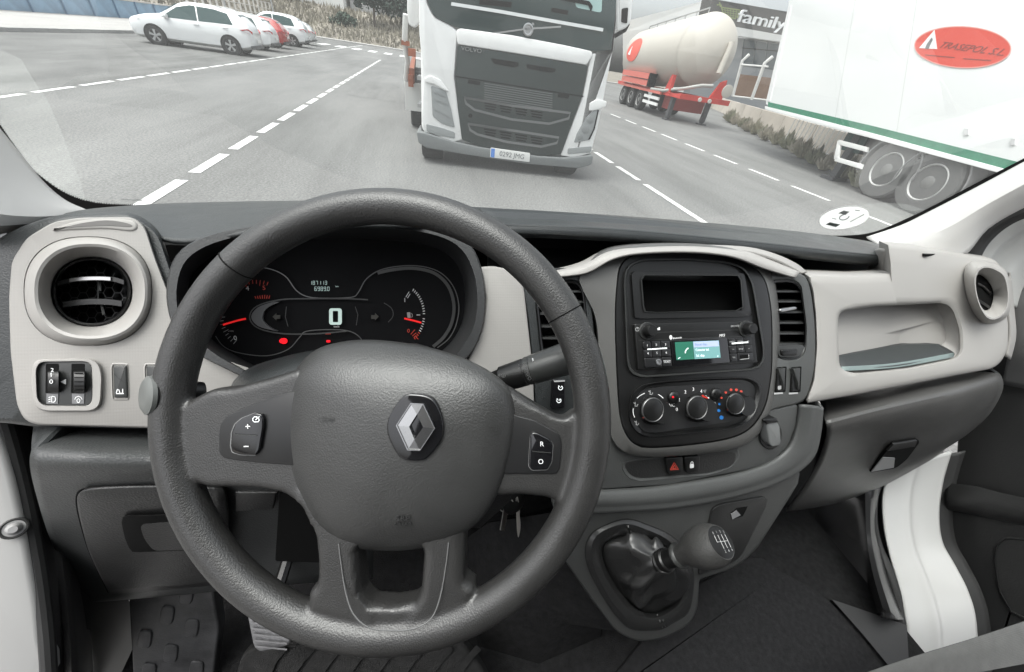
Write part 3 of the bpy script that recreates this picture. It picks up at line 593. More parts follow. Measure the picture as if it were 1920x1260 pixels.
for x, ic in ((1456, 1), (1484, 0)):
    o = [(x, 689), (x + 19, 687), (x + 17, 735), (x - 3, 736)]
    w = slab('window_switch', D, rp(o, 2), .004, .0048, DEEP, dash, bev=0)
    slab('rocker', D, [(x + 4, 692), (x + 17, 690), (x + 15, 732), (x + 12, 716)], .0045, .011, GRY, w, bev=.001)
    slab('rocker', D, [(x + 3, 700), (x + 11, 716), (x + 13, 733), (x + 1, 734)], .0045, .0075, SATIN, w, bev=.001)
    strokes('light_bar', D, [[(x - 5, 738), (x + 12, 737)]], 3.2, .0055, mat('pale grey plastic', (.4, .4, .4), .4), w)
    if ic: slab('switch_icon', D, rp([(x + 3, 724), (x + 9, 723), (x + 9, 730), (x + 3, 731)], 2), .007, .0083, GPRINT, w, bev=0)

# ---- right beige panel with the open cubby
rt = rp([(1512, 514), (1600, 517), (1735, 508), (1740, 500), (1660, 466), (1662, 459), (1720, 465), (1800, 478), (1868, 486), (1886, 520), (1893, 600), (1889, 660), (1868, 690), (1790, 704), (1700, 722), (1600, 741), (1508, 757), (1524, 715), (1530, 650), (1528, 590), (1522, 545)], [8, 8, 10, 10, 4, 4, 10, 10, 14, 10, 10, 18, 18, 10, 10, 10, 3, 8, 8, 8, 8])
cb = rp([(1577, 583), (1640, 574), (1770, 568), (1786, 580), (1799, 620), (1800, 660), (1788, 672), (1700, 690), (1600, 700), (1574, 690), (1571, 620), (1571, 596)], 12)
DB = PL(D.o - D.n * 0 + V((0, .10, 0)), D.o + V((1, .10, 0)), D.o + V((0, .075, -.12)))
def rel(o, h=0): return o
ct = (1690, 632)
mb = MB(); N = 200
oR = rs(rt, N, ct); iR = rs(cb, N, ct)
lf = lambda a, b, t: [(p[0] * (1 - t) + q[0] * t, p[1] * (1 - t) + q[1] * t) for p, q in zip(a, b)]
rr = [[D.hit(x, y, -.09) + V((0, .02, 0)) for x, y in oR], [D.hit(x, y, -.004) for x, y in oR], [D.hit(x, y, .0005) for x, y in lf(oR, iR, .02)], [D.hit(x, y, .003) for x, y in lf(oR, iR, .06)], [D.hit(x, y, .006) for x, y in lf(oR, iR, .3)], [D.hit(x, y, .006) for x, y in lf(oR, iR, .85)], [D.hit(x, y, .0055) for x, y in lf(oR, iR, .93)], [D.hit(x, y, .002) for x, y in lf(oR, iR, .99)], [D.hit(x, y, -.003) for x, y in iR]]
base = rr[-1]
xl_, xr_ = min(p.x for p in base), max(p.x for p in base)
mf_ = D.hit(1684, 683, -.003); apx = W(1690, 647, z=mf_.z - E.z); sp_ = (apx.x - xl_) / (xr_ - xl_); dm_ = apx.y - mf_.y
wd_ = lambda p: .024 + (dm_ - .020) * min((p.x - xl_) / (xr_ - xl_) / sp_, (1 - (p.x - xl_) / (xr_ - xl_)) / (1 - sp_))
rr.append([p + V((0, wd_(p) * .6, 0)) for p in base])
cen = sum(base, V((0, 0, 0))) / N
rr.append([p + V((0, wd_(p), .0)) for p in base])
rr.append([cen + V((p.x - cen.x, wd_(p) + (p.y - cen.y) * .5, (p.z - cen.z) * .4)) for p in base])
tp = mk('trim_panel', mb.rings(rr[:9], False, False), BEIGE2, dash, ang=50)
mk('cubby_lining', MB().rings(rr[8:], False, True), BEIGE2, tp, ang=22)
LIPM = mat('pale teal mat lip', (.17, .215, .21), .5)
patch('mat_lip', [[D.hit(1577, 696, .0015), D.hit(1680, 689.5, .0015), D.hit(1787, 670, .0015)], [D.hit(1577, 687.5, .0005), D.hit(1680, 680.5, .0005), D.hit(1787, 661.5, .0005)]], LIPM, tp, thick=.002)
TRAYM = mat('teal grey tray mat', (.035, .039, .04), .5, bump=('noise', 500, .3, .0006))
f0, f1 = [W(x, y, y=.325) for x, y in ((1578, 688), (1700, 680), (1787, 664))], [W(x, y, y=.37) for x, y in ((1574, 668), (1690, 650), (1790, 652))]
patch('cubby_mat', [[D.hit(1576, 694, .0), D.hit(1680, 687, .0), D.hit(1786, 668, .0)], [D.hit(1576, 688, -.003), D.hit(1680, 680, -.003), D.hit(1786, 661, -.003)], [D.hit(1577, 688, -.003) + V((.002, .023, 0)), apx + V((0, .003, 0)), D.hit(1786, 661, -.003) + V((-.002, .023, 0))]], TRAYM, dash, thick=.003)
# right end cap and side vent pod
patch('end_cap', [[W(1870, 505, y=.43), W(1884, 560, y=.385), W(1893, 620, y=.35), W(1886, 668, y=.325)], [W(1893, 520, y=.45), W(1899, 580, y=.40), W(1903, 630, y=.36), W(1893, 674, y=.34)], [W(1890, 500, y=.52), W(1898, 560, y=.47), W(1900, 630, y=.42), W(1892, 670, y=.40)]], BEIGE2, dash, thick=.003)
vo = sp([(1807, 516), (1812, 498), (1828, 489), (1858, 493), (1884, 505), (1893, 530), (1896, 570), (1888, 594), (1868, 606), (1845, 606), (1826, 588), (1812, 555)], 5)
vcr = sp([(1828, 520), (1836, 503), (1852, 499), (1872, 506), (1886, 520), (1892, 556), (1886, 585), (1868, 598), (1852, 596), (1838, 576), (1829, 545)], 5)
vin = sp([(1830, 524), (1834, 514), (1845, 519), (1857, 533), (1863, 552), (1858, 575), (1847, 583), (1838, 572), (1831, 548)], 5)
v2 = ringset('air_vent', D, [(vo, .004), (sc(vo, .985), .010), (lf(rs(vo, 60, (1848, 549)), rs(vcr, 60, (1848, 549)), .6), .024), (sc(vcr, 1.0), .033), (sc(vcr, .94), .033), (sc(vin, 1.02), .012), (sc(vin, .98), .010)], BEIGE2, dash, N=60, ctr=(1848, 549), c1=False)
slab('back', D, sc(vin, 1.02), .0065, .0100, DEEP, v2, bev=0)
strokes('slat', D, [[(1834, 532), (1845, 538), (1859, 552)], [(1835, 563), (1846, 570), (1857, 578)]], 5, .012, SATIN, v2)
strokes('chrome_strip', D, [[(1834, 531), (1845, 537), (1858, 549)]], 2.6, .0125, CHROME, v2)
slab('demister_slot', PL(C(0, .5, -.19), C(1, .5, -.19), C(0, .6, -.20)), rp([(1712, 468), (1745, 470), (1756, 476), (1736, 478)], 4), -.001, .002, DEEP, dash, bev=0)

# ---- knee panel (driver) with fuse cover
KPM = PAD
kl = [(62, 798), (60, 860), (66, 905), (82, 965), (104, 1030), (135, 1085), (166, 1128)]
def krow(i, xs):
    return xs
rows = [
    [W(66, 796, y=.345), W(180, 800, y=.34), W(330, 806, y=.335), W(500, 812, y=.33), W(700, 820, y=.33)],
    [W(62, 835, y=.295), W(180, 838, y=.286), W(330, 840, y=.281), W(500, 845, y=.278), W(700, 850, y=.278)],
    [W(60, 874, y=.277), W(180, 874, y=.266), W(330, 872, y=.261), W(500, 874, y=.258), W(700, 880, y=.258)],
    [W(72, 930, y=.284), W(185, 920, y=.276), W(330, 915, y=.272), W(500, 915, y=.268), W(700, 920, y=.268)],
    [W(95, 1005, y=.298), W(190, 990, y=.286), W(330, 980, y=.28), W(500, 975, y=.276), W(700, 975, y=.276)],
    [W(128, 1075, y=.305), W(195, 1060, y=.292), W(330, 1048, y=.286), W(500, 1040, y=.282), W(700, 1035, y=.282)],
    [W(164, 1124, y=.31), W(215, 1120, y=.296), W(330, 1111, y=.29), W(500, 1095, y=.286), W(700, 1080, y=.285)],
    [W(172, 1122, y=.33), W(215, 1118, y=.33), W(330, 1108, y=.33), W(500, 1092, y=.33), W(700, 1078, y=.33)],
    [W(172, 1100, y=.36), W(215, 1096, y=.36), W(330, 1090, y=.36), W(500, 1080, y=.36), W(700, 1070, y=.36)]]
kn = patch('knee_panel', rows, mat('grained knee panel', (.04, .042, .042), .36, bump=('leather', 520, .45, .0006), var=.08, varscale=14), dash, thick=.003)
kn['label'] = 'dark grained lower panel left of the steering wheel'
patch('knee_panel_side', [[r[0] for r in rows[:7]], [r[0] + V((.004, .05, 0)) for r in rows[:7]]], KPM, dash, thick=.003)
FC = PL(W(226, 970, y=.2670), W(404, 962, y=.2595), W(246, 1036, y=.2705))
fl = [(151, 928, .2715), (150, 945, .2705), (158, 985, .272), (174, 1040, .277), (208, 1110, .284)]
fm = [(172, 914, .2705), (190, 938, .2665), (196, 980, .2685), (214, 1036, .273), (236, 1108, .2815)]
fn = [(300, 909, .267), (300, 932, .263), (300, 975, .265), (310, 1030, .27), (320, 1102, .279)]
fr2 = [(418, 913, .264), (424, 932, .26), (428, 975, .262), (426, 1030, .267), (414, 1092, .276)]
fc = patch('fuse_cover', [[W(a_, b_, y=d_) for a_, b_, d_ in r] for r in (fl, fm, fn, fr2)], BLK, dash, thick=.005)
mk('cover_gap', MB().tube([W(a_ - 2.5, b_ - 1, y=d_ + .003) for a_, b_, d_ in so([(300, 908, .268), (200, 912, .270), (168, 914, .2715), (150, 926, .2725), (149, 950, .2715), (158, 990, .273), (174, 1040, .278), (207, 1110, .285)], 5)], .0016, 6), DEEP, fc)
ringset('handle_recess_shade', FC, [(rp([(226, 970), (240, 966), (400, 962), (404, 1030), (246, 1036), (234, 1010)], 8), .0056), (rp([(230, 972), (242, 968), (402, 964), (402, 1028), (250, 1033), (237, 1010)], 8), .0064)], DEEP, fc, N=40)  # flat dark plate painting the shade of the handle recess
slab('recess_paler_part', FC, rp([(262, 984), (404, 972), (404, 1029), (288, 1033), (270, 1010)], 10), .006, .0070, BLK, fc, bev=0)  # paler plate, the brighter part of the recess shading painted in flat
# open pocket right of the cover
FC = PL(W(160, 920, y=.281), W(415, 915, y=.270), W(300, 1090, y=.282))
slab('pocket_opening', FC, rp([(524, 925), (600, 925), (600, 1055), (516, 1052)], 4), -.001, .001, DEEP, dash, bev=0)
slab('pocket_shelf', FC, [(440, 925), (518, 925), (512, 955), (440, 960)], -.001, .004, BLK, dash, bev=.002)

# ---- glovebox
gb = [
    [W(1536, 750, y=.40), W(1618, 734, y=.40), W(1698, 716, y=.40), W(1778, 700, y=.40), W(1862, 684, y=.40)],
    [W(1540, 762, y=.33), W(1620, 745, y=.33), W(1700, 726, y=.33), W(1780, 710, y=.335), W(1862, 694, y=.345)],
    [W(1546, 785, y=.28), W(1625, 765, y=.278), W(1705, 747, y=.278), W(1790, 728, y=.284), W(1876, 706, y=.315)],
    [W(1550, 812, y=.268), W(1628, 792, y=.266), W(1708, 772, y=.266), W(1792, 752, y=.273), W(1877, 734, y=.308)],
    [W(1536, 860, y=.276), W(1618, 842, y=.276), W(1700, 822, y=.276), W(1780, 800, y=.279), W(1852, 778, y=.309)],
    [W(1508, 912, y=.275), W(1590, 895, y=.275), W(1672, 872, y=.275), W(1750, 842, y=.277), W(1812, 814, y=.305)],
    [W(1480, 950, y=.28), W(1560, 936, y=.28), W(1640, 910, y=.28), W(1716, 872, y=.285), W(1770, 842, y=.31)],
    [W(1474, 957, y=.30), W(1556, 944, y=.30), W(1638, 917, y=.30), W(1714, 878, y=.305), W(1768, 846, y=.33)],
    [W(1480, 940, y=.36), W(1556, 925, y=.36), W(1640, 900, y=.36), W(1714, 860, y=.36), W(1764, 830, y=.37)]]
gbo = patch('glovebox', gb, mat('grained glovebox plastic', (.066, .065, .063), .36, bump=('leather', 520, .4, .0007), var=.08, varscale=12), dash, thick=.003)
patch('glovebox_side', [[r[-1] for r in gb[1:7]], [r[-1] + V((.01, .05, .0)) for r in gb[1:7]]], PAD, dash, thick=.003)
GB = PL(W(1640, 880, y=.2735), W(1720, 830, y=.2735), W(1690, 900, y=.2775))
gh = slab('glovebox_handle', GB, rp([(1676, 832), (1722, 824), (1724, 830), (1700, 862), (1680, 878), (1632, 886), (1654, 856)], [3, 3, 3, 8, 8, 3, 8]), -.004, .003, DEEP, gbo, bev=0)
slab('handle_lip', GB, [(1633, 885), (1655, 858), (1679, 856), (1677, 876)], .003, .0042, mat('pale worn plastic', (.33, .33, .33), .5), gh, bev=0) if False else None
slab('latch', GB, rp([(1676, 833), (1721, 826), (1716, 838), (1664, 846)], 2), .003, .006, BLK, gbo, bev=.001)
slab('latch_catch', GB, [(1634, 885), (1656, 858), (1678, 859), (1676, 877)], .003, .0045, mat('pale worn plastic', (.30, .30, .30), .5), gbo, bev=0)
patch('side_filler', [[W(1508, 757, y=.305), W(1545, 765, y=.31)], [W(1508, 820, y=.285), W(1556, 815, y=.29)], [W(1486, 880, y=.27), W(1534, 870, y=.28)], [W(1450, 940, y=.262), W(1476, 952, y=.262)]], DEEP, dash, thick=.002)

# ---- lower centre panel: shelf, coin tray, lip
LCM = mat('grained charcoal lower panel', (.07, .072, .071), .5, bump=('leather', 520, .3, .0005), var=.06, varscale=15)
slab('lower_panel', CP, rp([(1060, 800), (1160, 780), (1440, 770), (1498, 758), (1493, 800), (1478, 838), (1446, 868), (1401, 882), (1255, 910), (1120, 919), (1060, 920)], 8), -.04, .003, LCM, dash, bev=.003)
l0 = [(1040, 918), (1120, 919), (1200, 915), (1260, 908), (1330, 897), (1400, 882), (1448, 862), (1478, 836), (1492, 800), (1498, 758)]
l1 = [(1040, 938), (1118, 938), (1205, 935), (1268, 928), (1342, 916), (1415, 898), (1466, 876), (1500, 846), (1516, 804), (1522, 760)]
l2 = [(1040, 958), (1112, 957), (1210, 952), (1280, 946), (1358, 932), (1432, 911), (1490, 884), (1524, 852), (1536, 808), (1540, 762)]
patch('panel_lip', [[CP.hit(*p, .001) for p in l0], [CP.hit(*p, .007) for p in lf(l0, l1, .25)], [CP.hit(*p, .012) for p in l1], [CP.hit(*p, .010) for p in lf(l1, l2, .6)], [CP.hit(*p, .004) for p in l2], [CP.hit(*p, .004) + V((0, .05, .004)) for p in l2]], LCM, dash, thick=.003)
ctp = rp([(1165, 868), (1185, 862), (1372, 842), (1385, 844), (1384, 862), (1374, 876), (1330, 890), (1200, 902), (1182, 898), (1170, 884)], 9)
ringset('coin_tray', CP, [(sc(ctp, 1.03), .0028), (sc(ctp, 1.012), .0042), (ctp, .0040), (sc(ctp, (.96, .85)), .0031)], LCM, dash, N=60)
slab('coin_tray_shade', CP, sc(ctp, (.955, .82)), .0030, .0034, BLK, dash, bev=0)  # dark sheet painting the shade inside the shallow coin tray
for x0, x1, nm in ((1249, 1281, 'hazard_button'), (1283, 1313, 'lock_button')):
    hb = slab(nm, CP, rp([(x0, 860 - (x0 - 1249) * .06), (x1, 857 - (x0 - 1249) * .06), (x1 - 1, 886 - (x0 - 1249) * .1), (x0 + 5, 893 - (x0 - 1249) * .1)], 4), .002, .009, SATIN, dash, bev=.0015)
    if nm[0] == 'h':
        strokes('triangle_icon', CP, [[(1257, 881), (1264, 867), (1272, 880), (1257, 881)], [(1261, 878.5), (1264.5, 872), (1268, 878), (1261, 878.5)]], 1.6, .0096, REDT, hb)
    else:
        slab('lock_icon', CP, rp([(1294, 871), (1301, 870), (1301, 877), (1294, 878)], 1), .009, .0097, WHT, hb, bev=0)
        strokes('lock_shackle', CP, [[(1295.5, 871), (1295.5, 867), (1297.5, 865.5), (1299.5, 867), (1299.5, 870)]], 1.3, .0097, WHT, hb)
# 12 V socket with hinged cover
so_ = ringset('power_socket', CP, [(se(1444, 815, 22, 28, 2, 32), .0028), (se(1444, 815, 20, 26, 2, 32), .006), (se(1443, 814, 17, 23, 2, 32), .006), (se(1442, 814, 15, 21, 2, 32), .0033)], SATIN, dash, N=40)
slab('socket_cover', CP, rp([(1436, 791), (1456, 789), (1463, 800), (1465, 830), (1461, 836), (1447, 838), (1443, 832)], 4), .004, .018, mat('grey socket cover', (.17, .175, .175), .35), so_, bev=.002)
slab('hinge', CP, rp([(1432, 788), (1457, 784), (1461, 792), (1438, 796)], 3), .004, .020, SATIN, so_, bev=.002)

# ================================================================== GEAR CONSOLE + LEVER
con = thing('gear_console', C(.30, .3, FLZ), 'dark centre console below the radio carrying the gear lever and an ashtray door', 'console')
cf = (rp([(1060, 940), (1306, 936), (1440, 900), (1500, 870), (1498, 905), (1415, 1035), (1380, 1064), (1311, 1086), (1308, 1140), (1292, 1174), (1240, 1200), (1195, 1203), (1157, 1186), (1110, 1125), (1058, 1050)], [10, 10, 10, 10, 10, 20, 20, 6, 14, 20, 20, 14, 14, 10, 10]))
CFM = mat('console face plastic', (.05, .051, .05), .45, bump=('leather', 520, .3, .0005), var=.06, varscale=15)
CFH = [(1120, 1040), (1126, 1016), (1146, 1004), (1178, 996), (1216, 1006), (1246, 1020), (1270, 1044), (1282, 1078), (1282, 1112), (1270, 1136), (1252, 1148), (1232, 1156), (1202, 1154), (1178, 1136), (1150, 1106), (1128, 1068)]
ringset('console_face', GP, [(cf, -.09), (cf, -.004), (sc(cf, .992, (1200, 1080)), .001), (sc(cf, .98, (1200, 1080)), .0035), (sc(cf, .965, (1200, 1080)), .004), (CFH, .004), (CFH, -.05)], CFM, con, N=160, ctr=(1200, 1080), c1=False)
mk('console_base', MB().rings([[GP.hit(x, y, -.02) for x, y in ((1040, 960), (1130, 1150), (1195, 1190), (1296, 1160), (1300, 1090), (1400, 1040), (1470, 930))], [C(.12, .34, -.75), C(.17, .22, -.8), C(.24, .18, -.85), C(.34, .19, -.85), C(.36, .22, -.85), C(.44, .28, -.8), C(.52, .36, -.7)], [C(.05, .40, FLZ), C(.10, .20, FLZ), C(.22, .15, FLZ), C(.37, .17, FLZ), C(.40, .22, FLZ), C(.48, .32, FLZ), C(.55, .45, FLZ)]]), CARPET, con, ang=50)
ad = slab('ashtray_door', GP, rp([(1336, 955), (1352, 946), (1432, 932), (1440, 936), (1436, 952), (1392, 1040), (1376, 1054), (1311, 1080), (1311, 1070)], [8, 8, 4, 4, 8, 8, 8, 4, 4]), .002, .0075, BLK, con, bev=.001)
slab('finger_slot', GP, [(1371, 962), (1382, 953), (1402, 950), (1393, 968), (1372, 974)], .0075, .0082, DEEP, ad, bev=0)
slab('slot_edge', GP, [(1371, 964), (1381, 957), (1389, 966), (1373, 974)], .0078, .0088, mat('worn slot edge', (.2, .2, .205), .5), ad, bev=0)
to = sp([(1095, 1035), (1104, 1003), (1130, 985), (1175, 971), (1220, 984), (1262, 1004), (1290, 1035), (1302, 1075), (1300, 1120), (1290, 1152), (1262, 1170), (1236, 1183), (1185, 1182), (1160, 1163), (1135, 1130), (1105, 1075)], 5)
tm = sp([(1108, 1035), (1116, 1008), (1138, 992), (1175, 982), (1215, 994), (1252, 1012), (1278, 1040), (1291, 1076), (1290, 1116), (1280, 1142), (1256, 1160), (1234, 1170), (1190, 1169), (1168, 1152), (1144, 1122), (1117, 1072)], 5)
ti = sp([(1128, 1040), (1130, 1020), (1146, 1010), (1178, 1002), (1212, 1012), (1242, 1026), (1266, 1048), (1277, 1078), (1277, 1108), (1266, 1130), (1250, 1142), (1232, 1150), (1204, 1148), (1182, 1132), (1156, 1102), (1136, 1066)], 5)
gl = thing('gear_lever', GP.hit(1200, 1100, 0), 'gear lever with grey egg-shaped knob and black wrinkled leatherette gaiter', 'gear lever')
KB = E + ray(1333, 1008) * .60               # knob centre
KN = V(W(1352, 1030, y=.128) - KB); 
AX = (E + ray(1345, 1005) * .585 - (E + ray(1225, 1056) * .66)); AX.normalize()
base_c = GP.hit(1203, 1078, -.008); neck = E + ray(1244, 1054) * .535
ringset('gaiter_trim', GP, [(to, .002), (lf(rs(to, 60, (1200, 1080)), rs(tm, 60, (1200, 1080)), .3), .010), (tm, .0145), (lf(rs(tm, 60, (1200, 1080)), rs(ti, 60, (1200, 1080)), .6), .012), (ti, .003), (sc(ti, .97), -.012), (sc(ti, .93), -.028)], GAIT, gl, N=72, ctr=(1200, 1080), c1=False)
axis = (neck - base_c)
rr = []; N = 96
b2 = rs(sc(ti, .985), N, (1200, 1080))
up = axis.normalized(); e1 = (GP.u - up * GP.u.dot(up)).normalized(); e2 = up.cross(e1)
for k, t in enumerate([0, .1, .22, .36, .5, .64, .78, .9, 1.0]):
    row = []; tr = t ** 1.55
    for j, (x, y) in enumerate(b2):
        p0 = GP.hit(x, y, -.008); d0 = p0 - base_c
        ang = math.atan2(d0.dot(e2), d0.dot(e1)); ee = e1 * math.cos(ang) + e2 * math.sin(ang)
        bul = math.sin(math.pi * min(1, t * 1.02)) 
        fold = .0065 * bul * math.sin(3 * ang + 4 * t + .6) + .0045 * bul * math.sin(5 * ang - 7 * t) + .002 * bul * math.sin(11 * ang + 3 * math.sin(6 * t))
        row.append(base_c + axis * t + d0 * (1 - tr) + ee * (.0140 * tr + fold) + up * fold * .5)
    rr.append(row)
rr = [[V(q) for q in r] for r in zip(*[so([tuple(q[j]) for q in rr], 3) for j in range(N)])]
mk('gaiter', MB().rings(rr, False, True), GAIT, gl, ang=80)
mk('gaiter_stitching', MB().tube([GP.hit(x, y, hh) for x, y, hh in ((1175, 976, .008), (1178, 988, .0152), (1182, 1004, .008), (1180, 1022, .001))], .0012, 6).tube([GP.hit(x, y, hh) for x, y, hh in ((1232, 1152, .006), (1237, 1164, .014), (1242, 1176, .009))], .0012, 6).tube([GP.hit(x, y, hh) for x, y, hh in ((1238, 1152, .006), (1243, 1163, .014), (1247, 1174, .009))], .0012, 6), SATIN, gl)
kcap = E + ray(1352, 1016) * .462; kbot = E + ray(1272, 1042) * .515
kd = (kcap - kbot).normalized(); kc = kcap - kd * .029
LEN = (kc - neck).length; neck = kc - kd * LEN
mk('collar', MB().lathe(neck - kd * .012, kd, [(0, .0145), (.003, .0158), (.008, .0158), (.010, .0142), (.012, .0142), (.014, .0154), (.02, .015), (.022, .0125), (.04, .0122), (max(.045, LEN * .62), .012)], 28), SATIN, gl)
KNM = mat('worn knob leather', (.05, .0495, .048), .38, bump=('leather', 520, .5, .0006), var=.1, varscale=40)
mk('collar_ring', MB().lathe(neck + kd * (LEN - .050), kd, [(0, .0005), (0, .0158), (.003, .0166), (.005, .0158), (.007, .0135)], 28), GRY, gl)
prof = [(-.054, .0005), (-.054, .0155), (-.046, .0165), (-.034, .0205), (-.020, .0258), (-.006, .0300), (.006, .0315), (.017, .0305), (.026, .0278), (.0325, .0242), (.0345, .0232)]
mk('knob', MB().lathe(kc, kd, [(a_ * .84, b_ * .84) for a_, b_ in prof + [(.0345, .0002)]], 40), KNM, gl, ang=50)
KT = PL(kc + kd * .0285, kc + kd * .0285 + V((1, 0, 0)) - kd * kd.x, kc + kd * .0285 + V((0, 0, 1)) - kd * kd.z)
cap = MB().lathe(kc + kd * .0284, kd, [(0, .0190), (.001, .0187), (.002, .016), (.0028, .0085), (.003, .0002)], 36)
mk('shift_cap', cap, mat('dark cap plastic', (.012, .012, .012), .3, spec=.25), gl, ang=50)
cpx = (1355, 1021)
def kline(pts): return [KT.pt(a * .8, b * .8, .0030) for a, b in pts]
kb = MB()
xs = (-.012, -.004, .004, .012)
for i, x in enumerate(xs):
    kb.tube(kline([(x, .0095), (x, -.0095 if i else 0)]), .0004, 5)
kb.tube(kline([(xs[0], 0), (xs[-1], 0)]), .0004, 5)
mk('shift_pattern', kb, GPRINT, gl, ang=0)
def ktxt(s, a, b, size):
    cu = bpy.data.curves.new('shift_digit', 'FONT'); cu.body = s; cu.align_x = 'CENTER'; cu.align_y = 'CENTER'; cu.size = size
    ob = bpy.data.objects.new('shift_digit', cu); me = bpy.data.meshes.new_from_object(ob); bpy.data.objects.remove(ob)
    mb = MB().add([KT.pt((a + q.co.x) * .8, (b + q.co.y) * .8, .0031) for q in me.vertices], [tuple(f.vertices) for f in me.polygons]); bpy.data.meshes.remove(me)
    mk('shift_digit', mb, GPRINT, gl, ang=0, fix=False)
for s, a, b in (('R', xs[0], .0125), ('1', xs[1], .0135), ('2', xs[1], -.0135), ('3', xs[2], .0135), ('4', xs[2], -.0135), ('5', xs[3], .0125), ('6', xs[3], -.0125)): ktxt(s, a, b, .0055)
# ================================================================== RADIO
rad = thing('car_radio', D.hit(1305, 692, .012), 'black car radio with green display, knobs and number keys in the centre of the dashboard', 'radio')
ro = [(1190, 607), (1412, 602), (1421, 680), (1197, 694)]
slab('faceplate', D, rp(ro, 4), .011, .0175, SATIN, rad, bev=.0012)
HR = .0175
def q4(u, v):                                  # radio face coordinates 0..1 -> px
    a = [ro[0][i] * (1 - u) + ro[1][i] * u for i in (0, 1)]; b = [ro[3][i] * (1 - u) + ro[2][i] * u for i in (0, 1)]
    return (a[0] * (1 - v) + b[0] * v, a[1] * (1 - v) + b[1] * v)
strokes('face_groove', D, [[q4(.02, .20), q4(.98, .20)], [q4(.02, .36), q4(.98, .36)]], 1, HR + .0003, GRY, rad)
for u, v in ((.095, .16), (.925, .18)):
    x, y = q4(u, v)
    k = mk('knob', MB().lathe(D.hit(x, y, HR - .001), D.n, [(0, .0105), (.003, .0105), (.0035, .0085), (.013, .0078), (.0145, .0068), (.0147, .0002)], 28), SATIN, rad)
    mk('knob_ring', MB().lathe(D.hit(x, y, HR), D.n, [(.0, .0118), (.002, .0118), (.0024, .0108), (.002, .0100), (0, .0100)], 28), GRY, k)
x, y = q4(.018, .12)
strokes('power_icon', D, [[(x + 3.4 * math.cos(t), y + 3.4 * math.sin(t)) for t in [i * .55 for i in range(12)]], [(x, y - 4), (x, y)]], 1.1, HR + .0005, GPRINT, rad)
slab('volume_icon', D, [q4(.16, .15), q4(.21, .085), q4(.21, .15)], HR, HR + .0004, WHT, rad, bev=0)
a = q4(.295, .32); b = q4(.5, .31)
slab('wireless_icon', D, se(a[0], a[1], 2.6, 4.2, 2, 14), HR, HR + .0004, WHT, rad, bev=0)
txt('wireless_text', 'Bluetooth', D, a[0] + 12, a[1] + 1, 3.4, WHT, rad, h=HR + .0004, px2=b)
txt('format_text', 'MP3', D, *q4(.725, .32), 5, WHT, rad, h=HR + .0004, px2=q4(.9, .31), shear=.2)
txt('browse_text', 'BROWSE', D, *q4(.845, .11), 3.4, GPRINT, rad, h=HR + .0004, px2=q4(.95, .105))
KEYM = mat('radio key plastic', (.016, .016, .017), .3)
def key(name, u0, v0, u1, v1, s=None, par=rad, r=2, cap=4.2, m=WHT):
    k = slab(name, D, rp([q4(u0, v0), q4(u1, v0), q4(u1, v1), q4(u0, v1)], r), HR - .002, HR + .0022, KEYM, par, bev=.0006)
    if s: txt('key_text', s, D, *q4((u0 + u1) / 2, (v0 + v1) / 2), cap, m, k, h=HR + .0028, px2=q4(u1, (v0 + v1) / 2))
    return k
us = [.055, .128, .205, .285]; vs = [.385, .565, .745, .965]
for i, s in enumerate('123456'):
    c_, r_ = i % 3, i // 3
    key('number_key', us[c_] + .003, vs[r_] + .008, us[c_ + 1] - .003, vs[r_ + 1] - .008, s, r=[5, 1, 1, 1, 1, 1][i])
key('aux_key', us[0] + .003, vs[2] + .008, us[2] - .003, vs[3] - .01, None, r=3); key('text_key', us[2] + .003, vs[2] + .008, us[3] - .003, vs[3] - .01, 'TEXT', cap=4.6)
x, y = q4(.17, .85)
mk('aux_jack', MB().lathe(D.hit(x, y, HR + .0015), D.n, [(0, .0042), (.0014, .0042), (.0016, .0036), (.0014, .0026), (.0012, .0002)], 18), SATCH, rad)
strokes('light_bar', D, [[q4(.09, .563), q4(.255, .555)]], 2.3, HR + .003, WLIT, rad)
us2 = [.775, .838, .905, .972]
for i, s in enumerate(('RADIO', 'MEDIA', 'TA', 'K', 'SETUP', 'M')):
    c_, r_ = i % 3, i // 3
    key('function_key', us2[c_] + .003, vs[r_] + .008, us2[c_ + 1] - .003, vs[r_ + 1] - .008, {'K': '<<', 'M': '>>'}.get(s, s), cap=2.8, m=GPRINT)
key('phone_key', us2[0] + .003, vs[2] + .008, us2[1] - .003, vs[3] - .03, 'TEL', cap=3, m=GPRINT)
k = key('usb_cover', us2[1] + .003, vs[2] + .008, us2[3] - .003, vs[3] - .03)
slab('usb_port', D, [q4(.86, .80), q4(.925, .79), q4(.925, .875), q4(.86, .885)], HR + .0022, HR + .0027, DEEP, k, bev=0)
strokes('usb_frame', D, [[q4(.858, .90), q4(.93, .888), q4(.93, .79)]], 1.4, HR + .003, GPRINT, k)
strokes('light_bar', D, [[q4(.80, .515), q4(.94, .50)]], 2.6, HR + .003, WLIT, rad)
dsp = slab('display', D, rp([q4(.292, .385), q4(.768, .37), q4(.768, .955), q4(.292, .965)], 3), HR - .002, HR + .0016, GLOSS, rad, bev=.0004)
GRN = mat('green lcd', (.02, .13, .085), .35, emit=.12); GRN2 = mat('pale lcd', (.14, .30, .30), .35, emit=.16); GRN3 = mat('selected lcd row', (.36, .42, .60), .35, emit=.16)
sx = lambda u, v: q4(.325 + u * .37, .43 + v * .40)
slab('screen', D, [sx(0, 0), sx(.40, 0), sx(.40, 1), sx(0, 1)], HR + .001, HR + .0019, GRN, dsp, bev=0)
slab('screen', D, [sx(.41, 0), sx(1, 0), sx(1, 1), sx(.41, 1)], HR + .001, HR + .0019, GRN2, dsp, bev=0)
